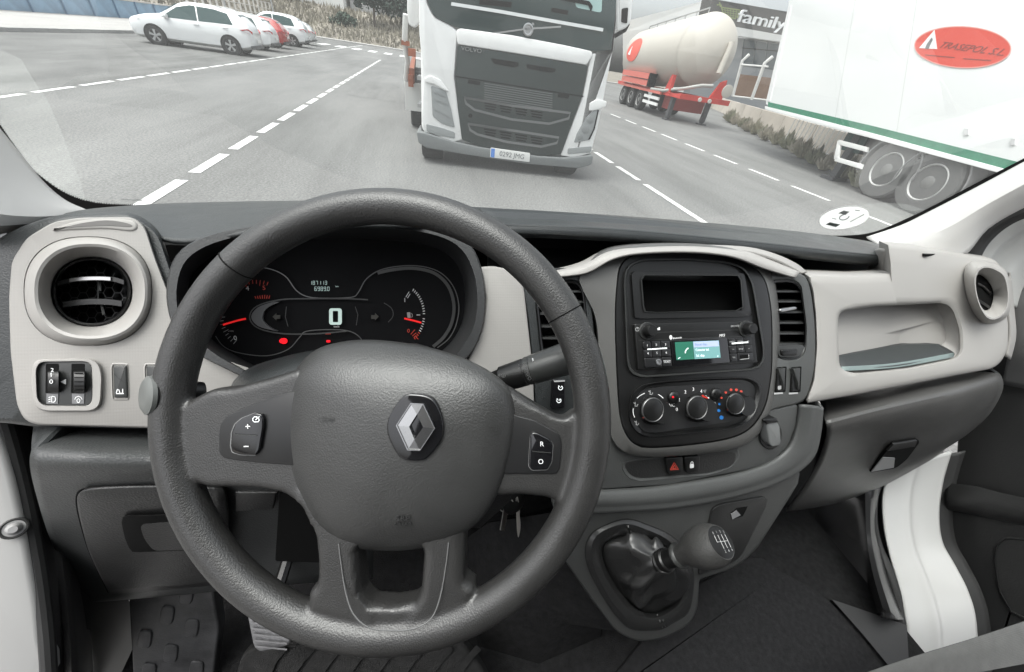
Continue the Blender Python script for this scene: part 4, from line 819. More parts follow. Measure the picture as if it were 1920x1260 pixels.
slab('selected_row', D, [sx(.42, .02), sx(.99, .02), sx(.99, .34), sx(.42, .34)], HR + .0019, HR + .0021, GRN3, dsp, bev=0)
TL = mat('lcd text', (.75, .88, .88), .5, emit=.3)
for i, s in enumerate(('Buscar disp.', 'Conectar tel.', 'Sel. disp.')):
    txt('screen_text', s, D, *sx(.45, .18 + i * .32), 4.6, mat('lcd text dim', (.2, .28, .42), .5, emit=.2) if i == 0 else TL, dsp, h=HR + .0024, px2=sx(1.2, .165 + i * .32), align='LEFT', sx=.86)
a = sx(.25, .5)
strokes('phone_icon', D, [[(a[0] + 3, a[1] - 5), (a[0] - .5, a[1] - 2), (a[0] - 2.5, a[1] + 2), (a[0] - 2.4, a[1] + 5)]], 1.9, HR + .0023, WLIT, dsp)
strokes('status_icon', D, [[sx(.04, .93), sx(.09, .86)], [sx(.93, .93), sx(.95, .88)]], 1.5, HR + .0023, TL, dsp)

# ================================================================== HEATER CONTROLS
hva = thing('climate_control', D.hit(1305, 812, .012), 'black heater control panel with three round dials under the radio', 'heater controls')
hp = rp([(1187, 766), (1192, 744), (1208, 730), (1244, 725), (1330, 720), (1392, 717), (1404, 726), (1406, 745), (1397, 772), (1372, 790), (1226, 812), (1206, 809), (1192, 792)], 10)
slab('panel', D, hp, .0115, .0132, mat('matt black panel', (.012, .012, .0125), .5), hva, bev=0)
HH = .0134
for i, (x, y) in enumerate(((1223, 768), (1306, 764), (1378, 757))):
    rr_ = (.0165, .0165, .015)[i]
    dl = mk('dial', MB().lathe(D.hit(x, y, HH - .001), D.n, [(0, rr_ * 1.22), (.006, rr_ * 1.20), (.0085, rr_ * 1.10), (.011, rr_ * 1.0), (.020, rr_ * .94), (.0222, rr_ * .88)] + [(.0222, .0002)], 36), SATIN, hva)
    mk('dial_ring', MB().lathe(D.hit(x, y, HH + .0195), D.n, [(0, rr_ * .97), (.0022, rr_ * .95), (.0026, rr_ * .92), (.0022, rr_ * .88), (.001, rr_ * .88)], 36), mat('dull dial ring', (.22, .22, .22), .35, .8), dl)
    mk('dial_cap', MB().lathe(D.hit(x, y, HH + .021), D.n, [(0, rr_ * .87), (.002, rr_ * .85), (.0034, rr_ * .6), (.004, .0002)], 32), SATIN, dl)
    pth = (R(215), R(62), R(205))[i]
    c = D.hit(x, y, HH + .006); dv = D.u * math.cos(pth) + D.v * math.sin(pth)
    mk('pointer', MB().tube([c + dv * rr_ * 1.10 + D.n * .002, c + dv * rr_ * 1.0 + D.n * .0055, c + dv * rr_ * .96 + D.n * .012], .0016, 8), mat('red dial mark', (.45, .03, .02), .4), dl)
    for q in range(4):
        a_ = R(q * 90 + 35); dv = D.u * math.cos(a_) + D.v * math.sin(a_)
        mk('grip', MB().box(-V((.0012, .002, .006)), V((.0012, .002, .006)), Matrix.Translation(c + dv * rr_ * 1.06 + D.n * .004) @ Matrix((D.v * math.cos(a_) - D.u * math.sin(a_), dv, D.n)).transposed().to_4x4()), SATIN, dl, ang=0)
for x, y, lit in ((1260, 744, 1), (1339, 738, 0)):
    b_ = mk('push_button', MB().lathe(D.hit(x, y, HH - .001), D.n, [(0, .0085), (.004, .0085), (.0055, .0075), (.0065, .005), (.0068, .0002)], 24), SATIN, hva)
    mk('indicator', MB().lathe(D.hit(x + 1.5, y + .5, HH + .0055), D.n, [(0, .0014), (.0009, .0012), (.001, .0001)], 10), REDL if lit else DEEP, b_)
arc = lambda x, y, rx, ry, a0, a1: [(x + rx * math.cos(R(a0 + (a1 - a0) * i / 8)), y - ry * math.sin(R(a0 + (a1 - a0) * i / 8))) for i in range(9)]
strokes('airflow_arc', D, [arc(1219, 766, 32, 30, 62, 40), arc(1219, 766, 32, 30, 140, 108), arc(1219, 770, 32, 30, 205, 172)], 1.3, HH + .0004, WHT, hva)
for x, y in ((1219, 736), (1244, 756), (1191, 758), (1193, 793)):
    strokes('airflow_icon', D, [[(x - 3, y - 3), (x + 1, y)], [(x, y - 4), (x, y + 2)], [(x - 1, y + 3), (x + 3, y + 4), (x + 5, y)]], 1.4, HH + .0004, GPRINT, hva)
for s, x, y in (('0', 1269, 768), ('1', 1274, 750), ('2', 1285, 735), ('3', 1300, 730), ('4', 1315, 734)): txt('fan_digit', s, D, x, y, 6.5, WHT, hva, h=HH + .0004)
txt('cooling_text', 'A/C', D, 1259, 760, 6, WHT, hva, h=HH + .0004, px2=(1280, 759))
strokes('screen_icon', D, [[(1319, 732), (1324, 731), (1322, 736), (1319, 732)]], 1, HH + .0004, GPRINT, hva)
for k in range(3): slab('fan_icon', D, se(1325 + 2.6 * math.cos(k * 2.1), 746 + 2.6 * math.sin(k * 2.1), 2.4, 1.6, 2, 10, k * 2.1), HH, HH + .0005, WHT, hva, bev=0)
strokes('recirculation_icon', D, [[(1332, 758), (1336, 754), (1341, 754), (1342, 757), (1332, 759)]], 1.3, HH + .0004, GPRINT, hva)
for x, y, r_ in ((1353, 746, 2), (1361, 736, 2.1), (1371, 731, 2.4), (1381, 731, 2.4), (1390, 734, 2.2), (1396, 743, 2.4)): slab('warm_dot', D, se(x, y, r_, r_, 2, 14), HH - .001, HH + .0004, REDT, hva, bev=0)
for x, y, r_ in ((1349, 758, 1.9), (1348, 770, 2.8), (1353, 783, 3.7)): slab('cold_dot', D, se(x, y, r_, r_, 2, 14), HH - .001, HH + .0004, BLUEP, hva, bev=0)

# ================================================================== INSTRUMENTS
ins = thing('instrument_cluster', CL.hit(620, 720), 'black instrument cluster with digital speed readout, rev counter and fuel gauge behind the steering wheel', 'instruments')
slab('face', CL, sp([(346, 560), (354, 515), (378, 488), (420, 466), (490, 452), (560, 446), (650, 444), (752, 448), (820, 460), (856, 484), (874, 520), (878, 565), (870, 610), (850, 646), (812, 680), (760, 722), (640, 740), (515, 708), (445, 676), (398, 646), (358, 604)], 4), -.01, -.001, mat('matt instrument face', (.008, .008, .009), .6, spec=.15), ins, bev=0)
rim = so([(404, 630), (420, 650), (450, 662), (500, 667), (540, 655), (562, 632), (575, 621), (620, 618), (655, 621), (676, 634), (690, 660), (720, 672)], 5)
rim2 = so([(420, 540), (440, 516), (470, 502), (505, 504), (535, 518), (556, 545), (580, 557), (620, 559), (660, 557), (672, 548), (688, 522), (720, 504), (775, 498), (820, 508), (848, 534), (860, 570), (856, 606), (842, 634), (820, 652)], 6)
CRIM = mat('dull gauge rim', (.22, .22, .22), .4, .6)
strokes('rim', CL, [rim2], 1.8, .004, CRIM, ins)
strokes('rim', CL, [rim], 1.6, .004, CRIM, ins)
strokes('rim_band', CL, [so([(708, 512), (735, 506), (775, 503), (814, 512), (840, 536), (851, 571), (847, 605), (832, 632), (812, 650)], 6)], 6, .003, mat('dark brushed rim', (.2, .2, .2), .35, .8), ins)
strokes('speed_pod_edge', CL, [so([(690, 562), (650, 560), (580, 560), (525, 562), (482, 574), (468, 594), (482, 614), (525, 625), (585, 626), (650, 621)], 5)], 2.4, .006, mat('pod edge', (.09, .09, .09), .4), ins)
slab('speed_pod_crescent', CL, so([(512, 566), (484, 576), (471, 594), (485, 612), (520, 621)], 5) + so([(512, 618), (498, 608), (492, 595), (500, 578), (524, 566)], 5), .001, .005, mat('satin grey crescent', (.16, .16, .165), .4), ins, bev=0)
strokes('pod_end', CL, [so([(720, 568), (734, 578), (737, 592), (728, 604)], 5)], 1.2, .006, mat('pod edge', (.09, .09, .09), .4), ins)
strokes('display_edge', CL, [[(537, 575), (535, 594), (540, 612)], [(666, 575), (671, 590), (668, 610)]], 1.2, .006, mat('pod edge', (.09, .09, .09), .4), ins)
def seg(s, pl, x, y, w, h_, gap, sw, m, par, h, nm):
    SEG = {'0': 'abcdef', '1': 'bc', '3': 'abcdg', '6': 'acdefg', '7': 'abc', '8': 'abcdefg', '9': 'abcdfg'}
    L = []
    for ch in s:
        if ch == ' ': x += w + gap; continue
        P_ = {'a': ((x, y), (x + w, y)), 'b': ((x + w, y), (x + w, y + h_ / 2)), 'c': ((x + w, y + h_ / 2), (x + w, y + h_)), 'd': ((x, y + h_), (x + w, y + h_)), 'e': ((x, y + h_ / 2), (x, y + h_)), 'f': ((x, y), (x, y + h_ / 2)), 'g': ((x, y + h_ / 2), (x + w, y + h_ / 2))}
        if ch == '.': L.append([(x - gap * .5, y + h_), (x - gap * .5 + sw, y + h_)]); x += gap * .3; continue
        L += [list(P_[c]) for c in SEG[ch]]; x += w + gap
    return strokes(nm, pl, L, sw, h, m, par)
dg = rp([(617, 578), (641, 578), (641, 609), (617, 609)], 5); di_ = rp([(624, 583), (634, 583), (634, 604), (624, 604)], 1.5)
ringset('speed_digit', CL, [(dg, .0045), (dg, .0052), (di_, .0052), (di_, .0045)], LCD, ins, N=48, ctr=(629, 593.5), c1=False)
txt('unit_text', 'km/h', CL, 631, 612.5, 3.4, WHT, ins, h=.005)
seg('187113', CL, 581, 527, 3.2, 6.6, 2.5, .8, LCDDIM, ins, .004, 'odometer_digits')
seg('6989.0', CL, 590, 538, 3.4, 7, 2.4, .8, LCDDIM, ins, .004, 'trip_digits')
txt('unit_text', 'km', CL, 632, 537, 3, LCDDIM, ins, h=.004)
DKA = mat('unlit arrow', (.07, .068, .06), .5)
for s_, x in ((-1, 519), (1, 702)):
    slab('turn_arrow', CL, [(x + 8 * s_, 594), (x + 1 * s_, 587), (x + 1 * s_, 591), (x - 6 * s_, 591), (x - 6 * s_, 598), (x + 1 * s_, 598), (x + 1 * s_, 601)], .004, .005, DKA, ins, bev=0)
# rev counter
rc = (498, 588)
for i in range(27):
    a_ = R(232 - i * 6.2); red = i > 17
    r1 = 66 if i % 4 == 0 else 70
    if 205 > math.degrees(a_) > 60 or i < 6: strokes('tick', CL, [[(rc[0] - 18 + r1 * math.cos(a_) * .88, rc[1] - r1 * math.sin(a_) * .86 + 4), (rc[0] - 18 + 78 * math.cos(a_) * .88, rc[1] - 78 * math.sin(a_) * .86 + 4)]], 1.1, .003, REDT if red else GPRINT, ins)
for i in range(7):
    x = 478 + i * 4.6; strokes('redline_tick', CL, [[(x, 553 + abs(i - 4) * .6), (x + 2 - i * .6, 560)]], 1.5, .003, REDT, ins)
for s, x, y, m in (('5', 495, 540, REDT), ('4', 464, 541, WHT), ('0', 441, 634, WHT)): txt('rev_digit', s, CL, x, y, 8, m, ins, h=.003)
txt('rev_text', 'x1000', CL, 433, 621, 2.6, GPRINT, ins, h=.003)
strokes('rev_needle', CL, [[(418, 609), (445, 601), (461, 597.5)]], 3.4, .008, REDP, ins)
# fuel gauge
for i in range(23):
    t = i / 22; a_ = R(58 - t * 112); 
    if abs(t - .55) < .03: continue
    strokes('tick', CL, [[(752 + 41 * math.cos(a_), 590 - 52 * math.sin(a_)), (752 + 45 * math.cos(a_), 590 - 57 * math.sin(a_))]], 1.5, .003, WHT if t < .84 else REDT, ins)
strokes('scale_mark', CL, [[(761, 557), (767, 547)], [(764, 559), (769, 551)], [(781, 590.5), (788, 590.5)]], 1.2, .003, WHT, ins)
strokes('scale_mark', CL, [[(770 + i * 3.2, 628 + i * 2 - abs(i - 1)), (778 + i * 2.2, 618 + i * 6)] for i in range(4)], 1.2, .003, REDT, ins)
txt('fuel_digit', '1', CL, 759, 563, 7.5, WHT, ins, h=.003); txt('fuel_digit', '0', CL, 766, 620.5, 7, REDT, ins, h=.003)
slab('pump_icon', CL, rp([(763, 586), (769, 585.5), (770, 596), (764, 596)], 1), .002, .003, GPRINT, ins, bev=0)
strokes('pump_hose', CL, [[(770, 587), (773, 589), (773, 594), (771, 595)]], 1, .003, GPRINT, ins)
strokes('fuel_needle', CL, [[(758, 597), (775, 601), (790, 605)]], 3.2, .008, REDP, ins)
lamp = slab('brake_lamp', CL, rp([(526, 635), (532, 634), (537, 635), (539, 639), (537, 644), (531, 645), (525, 643), (523, 639)], 2), .002, .003, REDL, ins, bev=0)
slab('warning_lamp', CL, rp([(612, 638), (619, 638), (619, 642), (612, 642)], 1), .002, .003, REDL, ins, bev=0)
slab('warning_text', CL, [(610, 625.5), (620, 625.5), (620, 627), (610, 627)], .002, .003, REDT, ins, bev=0)

# ================================================================== STEERING COLUMN, STALKS, KEYS
col = patch('column_shroud', [[W(430, 760, y=.30), W(442, 714, y=.31), W(500, 680, y=.32), W(640, 655, y=.325), W(800, 680, y=.325), W(880, 730, y=.32), W(900, 800, y=.31)],
    [W(455, 790, y=.25), W(480, 745, y=.26), W(550, 700, y=.27), W(660, 680, y=.27), W(790, 705, y=.27), W(860, 760, y=.26), W(880, 830, y=.25)],
    [W(520, 900, y=.24), W(540, 860, y=.23), W(600, 800, y=.22), W(700, 780, y=.22), W(800, 800, y=.22), W(850, 850, y=.22), W(870, 920, y=.23)]], PAD, None, thick=.003)
tag(col, 'dark shroud over the steering column behind the wheel hub', 'column cover')
low = mk('column_underside', MB().rings([[W(x, y, y=d) for x, y in ((560, 870), (880, 850), (960, 900), (960, 936), (900, 990), (600, 985), (552, 930))] for d in (.24, .31)]), BLK, col)
def stalk(name, path, rads, label):
    t = thing(name, path[0], label, 'stalk')
    return t
wst = thing('wiper_stalk', W(900, 715, y=.26), 'black wiper stalk with white drop symbols right of the steering column', 'stalk')
p0, p1, p2, p3, p4 = W(890, 728, y=.268), W(948, 708, y=.262), W(992, 691, y=.258), W(1002, 688, y=.257), W(1075, 668, y=.25)
mb = MB()
ax = (p4 - p0).normalized()
Lt = (p4 - p0).length
mk('lever', MB().lathe(p0, ax, [(0, .008), (Lt * .28, .0115), (Lt * .30, .0134), (Lt * .53, .0142), (Lt * .535, .0137), (Lt * .55, .0137)], 28), SATIN, wst)
mk('rotary_ring', MB().lathe(p0, ax, [(Lt * .552, .0140), (Lt * .553, .0144), (Lt * .60, .0147), (Lt * .605, .0142)], 28), GRY, wst)
mk('lever_end', MB().lathe(p0, ax, [(Lt * .607, .0148), (Lt * .95, .0162), (Lt, .0145), (Lt, .0002)], 28), GRY, wst)
ICP = PL(p0 + V((0, 0, 0)), p0 + ax, p0 + V((0, -.1, .14)))
ih = .0142
for x, y, r_ in ((984, 683, 2.2), (987, 691, 2.8), (990, 701, 3.4), (993, 709, 3.8)):
    strokes('drop_icon', ICP, [[(x, y - r_ * 1.2), (x + r_ * .8, y + r_ * .3), (x, y + r_), (x - r_ * .8, y + r_ * .3), (x, y - r_ * 1.2)]], 1.1, ih, WHT, wst)
for x, y in ((975, 686), (944, 705)):
    strokes('spray_icon', ICP, [[(x - 4, y), (x - 1, y + 2.5), (x + 2.5, y + 2), (x + 4, y - 1)], [(x, y + 2), (x, y - 3)], [(x - 2.5, y + .5), (x - 3, y - 3)], [(x + 2.5, y), (x + 3, y - 3)]], 1, ih if x > 960 else .0135, WHT, wst)
slab('dot_mark', ICP, se(1000, 677.5, 1.3, 1.3, 2, 10), 0.0140, .0155, WHT, wst, bev=0)
lst = thing('light_stalk', W(300, 770, y=.27), 'rounded grey tip of the light stalk showing left of the steering wheel rim', 'stalk')
a0, a1 = W(380, 735, y=.275), W(266, 742, y=.255); ax = (a1 - a0).normalized(); Lt = (a1 - a0).length
mk('lever', MB().lathe(a0, ax, [(0, .009), (Lt * .5, .012), (Lt * .8, .014), (Lt * .82, .0125)], 24), SATIN, lst)
mk('lever_end', MB().lathe(a0, ax, [(Lt * .82, .0135), (Lt * .86, .0162), (Lt * .93, .0158), (Lt * .985, .012), (Lt, .007), (Lt, .0002)], 28), mat('grey stalk end', (.12, .125, .12), .35), lst)
# cruise switch on the dash
cs = thing('cruise_switch', D.hit(1046, 770), 'black rocker switch with two white dial symbols between wheel rim and centre stack', 'switch')
slab('rocker', D, rp([(1037, 712), (1060, 711), (1060, 764), (1034, 766)], 3), .0, .006, GLOSS, cs, bev=.001)
strokes('light_bar', D, [[(1039, 715), (1059, 714)]], 3, .0066, GPRINT, cs)
for x, y in ((1051, 727), (1048, 751)):
    strokes('cruise_icon', D, [[(x + 4 * math.cos(t), y + 4 * math.sin(t)) for t in [i * .5 - 1.0 for i in range(11)]], [(x, y), (x + 2, y - 2.5)], [(x - 4, y - 4), (x - 2, y - 2)]], 1.2, .0066, WLIT, cs)

# ================================================================== STEERING WHEEL
WC = C(-.0381, .2106, -.2512); ti_, yw_ = .6633, -.3426
def rz(a, w): return V((math.cos(a) * w[0] - math.sin(a) * w[1], math.sin(a) * w[0] + math.cos(a) * w[1], w[2]))
u_ = rz(yw_, (1, 0, 0)); v_ = rz(yw_, (0, -math.sin(-ti_) * 1, math.cos(-ti_))); n_ = u_.cross(v_)
WP = PL(WC, WC + u_, WC + v_); 
stw = thing('steering_wheel', WC - v_ * .19, 'grained dark grey four spoke steering wheel with diamond emblem on the airbag cover', 'steering wheel')
Rw, rw = .176, .0146
NT, MT = 120, 20
wm = MB()
vv = []; ff = []
for i in range(NT):
    th = 2 * math.pi * i / NT; er = u_ * math.cos(th) + v_ * math.sin(th)
    for j in range(MT):
        ph = 2 * math.pi * j / MT; vv.append(WC + er * (Rw + rw * 1.02 * math.cos(ph)) + n_ * (rw * math.sin(ph)))
for i in range(NT):
    for j in range(MT): ff.append((i * MT + j, ((i + 1) % NT) * MT + j, ((i + 1) % NT) * MT + (j + 1) % MT, i * MT + (j + 1) % MT))
wm.add(vv, ff)
def spoke(px, h0, h1, bev=.006): slabmb(wm, WP, px, h0, h1, bev, seg=4)
spoke(rp([(335, 760), (372, 738), (395, 728), (430, 727), (500, 709), (560, 690), (640, 740), (640, 930), (560, 950), (528, 928), (488, 920), (425, 917), (385, 918), (350, 905), (330, 860)], [4, 20, 14, 10, 6, 4, 4, 4, 4, 10, 6, 10, 14, 14, 10]), -.016, .006)
spoke(rp([(900, 700), (958, 731), (1008, 762), (1046, 784), (1062, 786), (1074, 772), (1110, 770), (1120, 850), (1090, 930), (1058, 950), (1040, 942), (1024, 936), (975, 931), (925, 934), (860, 930), (860, 740)], [4, 4, 4, 8, 8, 8, 10, 10, 10, 8, 8, 6, 6, 6, 4, 4]), -.016, .005)
low_o = rp([(548, 930), (566, 962), (586, 1000), (591, 1060), (590, 1098), (574, 1116), (540, 1116), (560, 1165), (640, 1200), (740, 1206), (840, 1186), (910, 1140), (925, 1105), (888, 1108), (868, 1098), (869, 1050), (870, 1002), (905, 960), (925, 925), (740, 1000)], [4, 8, 8, 8, 8, 10, 10, 10, 10, 10, 10, 10, 10, 10, 8, 8, 8, 6, 4, 4])
# the lower bridge is cut in two arms and a bottom bar so that the opening stays free
spoke(rp([(545, 925), (566, 962), (586, 1000), (591, 1060), (590, 1098), (572, 1116), (575, 1150), (700, 1190), (690, 1142), (672, 1120), (664, 1036), (700, 1000), (680, 930)], [3, 8, 8, 8, 8, 10, 6, 6, 6, 12, 8, 4, 4]), -.016, .008, .007)
spoke(rp([(925, 925), (905, 962), (870, 1002), (869, 1050), (868, 1098), (890, 1108), (880, 1150), (760, 1190), (772, 1140), (786, 1116), (792, 1036), (760, 1000), (780, 930)], [3, 8, 8, 8, 8, 10, 6, 6, 6, 12, 8, 4, 4]), -.016, .008, .007)
spoke(rp([(600, 1128), (680, 1138), (735, 1142), (786, 1132), (860, 1118), (900, 1150), (840, 1190), (730, 1206), (620, 1190), (575, 1150)], 8), -.015, .007, .006)
rim_o = mk('rim', wm, LEATH, stw, ang=0, fix=False)
rim_o.data.shade_smooth()
m = rim_o.modifiers.new('fuse', 'REMESH'); m.mode = 'VOXEL'; m.voxel_size = .0017; m.use_smooth_shade = True
m = rim_o.modifiers.new('soften', 'SMOOTH'); m.factor = .5; m.iterations = 14
# seams across the rim
for a_ in ((445, 498), (1057, 590)):
    d = WP.hit(*a_) - WC; th = math.atan2(d.dot(v_), d.dot(u_)); er = u_ * math.cos(th) + v_ * math.sin(th)
    mk('rim_seam', MB().tube([WC + er * (Rw + (rw + .0001) * math.cos(t)) + n_ * ((rw + .0001) * math.sin(t)) for t in [2 * math.pi * i / 32 for i in range(33)]], .00055, 6), DEEP, stw)
# groove of the lower insert
g_ = so([(635, 1020), (640, 1060), (648, 1110), (662, 1150), (690, 1176), (730, 1182), (775, 1179), (808, 1160), (825, 1120), (836, 1060), (841, 1018)], 6)
mk('insert_groove', MB().tube([WP.hit(x, y, .0086 + .0062 * min(1, max(0, (y - 1090) / 80))) for x, y in g_], .0005, 5), mat('groove edge', (.14, .14, .14), .5), stw)
# airbag cover
ho_ = sp([(590, 657), (640, 641), (700, 637), (780, 646), (850, 664), (905, 688), (947, 718), (966, 748), (972, 785), (962, 845), (938, 915), (905, 970), (860, 1005), (800, 1026), (730, 1033), (655, 1026), (603, 994), (566, 945), (540, 890), (528, 840), (525, 790), (533, 745), (553, 695)], 6)
hc = (748, 822)
def hroll(x, y):
    return -.016 * max(0, (735 - y) / 95) ** 2 - .010 * max(0, (625 - x) / 95) ** 2 - .006 * max(0, (x - 900) / 70) ** 2 - .006 * max(0, (y - 960) / 70) ** 2
rr = []
for k_, h_ in ((1.0, -.03), (1.0, .001), (.995, .0055), (.98, .0095), (.95, .0128), (.9, .0155), (.82, .0185), (.7, .0215), (.5, .0245), (.3, .0265), (.12, .0275)):
    rr.append([WP.hit(x, y, h_ + hroll(x, y) * (1 if h_ > 0 else .6)) for x, y in rs(sc(ho_, k_, hc), 120, hc)])
mk('airbag_cover', MB().rings(rr, False, True), HUBL, stw, ang=60)
mk('column_neck', MB().tube([WC - n_ * .02, WC - n_ * .09 + V((0, .02, 0))], .05, 24), BLK, stw)
# emblem
EB = sp([(760, 740), (778, 738.5), (800, 742), (815, 752), (826, 775), (831, 800), (827, 825), (816, 842), (802, 858), (790, 864), (765, 864), (748, 857), (734, 835), (726, 815), (725, 795), (730, 778), (744, 756)], 5)
ebp = slab('emblem_plate', WP, EB, .020, .0295, GLOSS, stw, bev=.0015)
eo = [(770, 756.5), (793, 757.5), (815, 803), (787, 845), (764, 844), (743, 798)]
ei = [(781.5, 777), (781.5, 777), (793.5, 801), (777, 824), (777, 824), (767, 800)]
em = MB()
b_ = [WP.hit(x, y, .0293) for x, y in eo]; t_ = [WP.hit(x, y, .0318) for x, y in eo]
iT = [WP.hit(x, y, .0305) for x, y in lf(eo, ei, .5)]; iB = [WP.hit(x, y, .0326) for x, y in ei]; iD = [WP.hit(x, y, .0296) for x, y in ei]
em.rings([b_, t_, iB, iD], False, False)
mk('diamond_emblem', em, CHROME, stw, ang=5)
em2 = [[(770, 756.5), (793, 757.5), (815, 803), (787, 845), (764, 844), (743, 798), (770, 756.5)], [(793, 757.5), (781.5, 777)], [(764, 844), (777, 824)]]
strokes('emblem_edge', WP, em2, 1.3, .0330, CHROME, stw)
for x, y in ((610, 786), (925, 803)):
    strokes('horn_mark', WP, [[(x - 12, y - 5), (x - 12, y + 6)], [(x - 12, y - 1), (x + 14, y - 1), (x + 14, y + 3), (x + 6, y + 5), (x - 2, y + 2)]] if x < 700 else [[(x - 9, y - 3), (x + 8, y), (x + 6, y + 7), (x + 1, y + 5)], [(x + 9, y - 4), (x + 8, y + 8)]], 1.2, .0245 if x < 700 else .0215, BLK, stw)
txt('airbag_text', 'SRP', WP, 756, 972, 9, mat('embossed text', (.018, .018, .018), .5), stw, h=.0225, px2=(800, 971), sx=1.35, ex=.001)
txt('airbag_text', 'AIRBAG', WP, 755, 983, 5.5, mat('embossed text', (.018, .018, .018), .5), stw, h=.0212, px2=(800, 982), sx=1.2, ex=.001, shear=.2)
# button pads
lp_ = rp([(410, 818), (412, 798), (423, 781), (463, 763), (519, 740), (560, 732), (560, 873), (510, 870), (447, 864), (418, 859), (410, 849)], [6, 6, 8, 8, 3, 3, 3, 3, 5, 6, 6])
PADM = mat('dark switch pad', (.013, .013, .0135), .35)
wl = slab('button_pad', WP, lp_, .0035, .0078, PADM, stw, bev=.001)
lb = rp([(432, 836), (434, 810), (440, 795), (453, 784), (479, 774), (490, 777), (493.5, 788), (493, 803), (486, 844), (479, 854), (451, 853), (435, 848)], 3)
wb = slab('button', WP, lb, .007, .0112, GLOSS, wl, bev=.0012)
strokes('button_edge', WP, [lb + lb[:1]], 1.4, .0084, mat('edge grey', (.2, .2, .2), .35), wl)
strokes('button_divider', WP, [[(439, 814.5), (481, 816.5)]], 2, .0118, GRY, wl)
strokes('plus_mark', WP, [[(460, 799.5), (469, 799.5)], [(464.5, 795), (464.5, 804)]], 1.7, .0118, WHT, wl)
strokes('minus_mark', WP, [[(456.5, 837), (466, 837)]], 1.9, .0118, WHT, wl)
strokes('limiter_icon', WP, [[(476, 791), (474, 788), (474, 784.5), (477, 781.5), (481, 781.5), (485, 784), (486, 788), (484, 791), (476, 791)], [(479, 787.5), (483, 783.5)], [(485, 782), (486.5, 781)]], 1.4, .0118, WLIT, wl)
rpad = rp([(950, 770), (972, 780), (1001, 787), (1047, 812), (1054, 830), (1050, 878), (1044, 889), (940, 889)], [3, 3, 6, 8, 8, 6, 6, 3])
wr = slab('button_pad', WP, rpad, .003, .0066, PADM, stw, bev=.001)
rb = rp([(994, 818), (997, 811), (1006, 811), (1030, 823), (1037, 833), (1035, 866), (1027, 881), (997, 882), (991, 874)], 4)
slab('button', WP, rb, .006, .0096, GLOSS, wr, bev=.0012)
strokes('button_edge', WP, [rb + rb[:1]], 1.4, .0072, mat('edge grey', (.2, .2, .2), .35), wr)
strokes('button_divider', WP, [[(998, 846.5), (1033, 849)]], 1.6, .0102, GRY, wr)
txt('button_text', 'R', WP, 1016, 833, 9, WHT, wr, h=.0102); txt('button_text', 'O', WP, 1014, 866, 9, WHT, wr, h=.0102)

# keys hanging from the ignition
ky = thing('ignition_keys', W(960, 1006, y=.262), 'bunch of metal keys on a small ring hanging from the ignition behind the wheel', 'keys')
KPL = PL(W(960, 940, y=.272), W(980, 940, y=.272), W(962, 1000, y=.262))
KM = mat('worn nickel', (.62, .6, .57), .4, .35, var=.15, varscale=200)
mk('key_ring', MB().tube([KPL.hit(x, y, 0) for x, y in [(944 + 9 * math.cos(t), 947 + 12 * math.sin(t)) for t in [i * .35 for i in range(19)]]], .0009, 8), KM, ky)
mk('key_ring', MB().tube([KPL.hit(x, y, .001) for x, y in [(956 + 6.5 * math.cos(t), 945 + 9 * math.sin(t)) for t in [i * .35 for i in range(19)]]], .0009, 8), KM, ky)
slab('key_blade', KPL, [(948, 935), (958, 937), (951, 970), (946, 996), (937, 995)], -.0012, .0012, mat('dark key blade', (.12, .11, .1), .35, .8), ky, bev=.0003)
strokes('blade_edge', KPL, [[(947, 936), (938, 994)], [(958, 940), (952, 965)]], 1.3, .0016, KM, ky)
slab('key_tag', KPL, sp([(967, 950), (973, 948), (975, 958), (974.5, 966), (976, 980), (975.5, 995), (972, 1008), (970, 998), (969, 980), (968, 962), (965, 955)], 3), -.001, .0012, mat('pale metal tag', (.62, .59, .55), .4, .5), ky, bev=.0004)
mk('tag_loop', MB().tube([KPL.hit(x, y, 0) for x, y in ((966, 956), (968, 934), (970, 932), (974, 954))], .0008, 6), KM, ky)
mk('ignition_barrel', MB().lathe(W(955, 932, y=.285), V((.25, -.75, .35)), [(0, .019), (.016, .019), (.018, .016), (.018, .0002)], 24), SATIN, col)
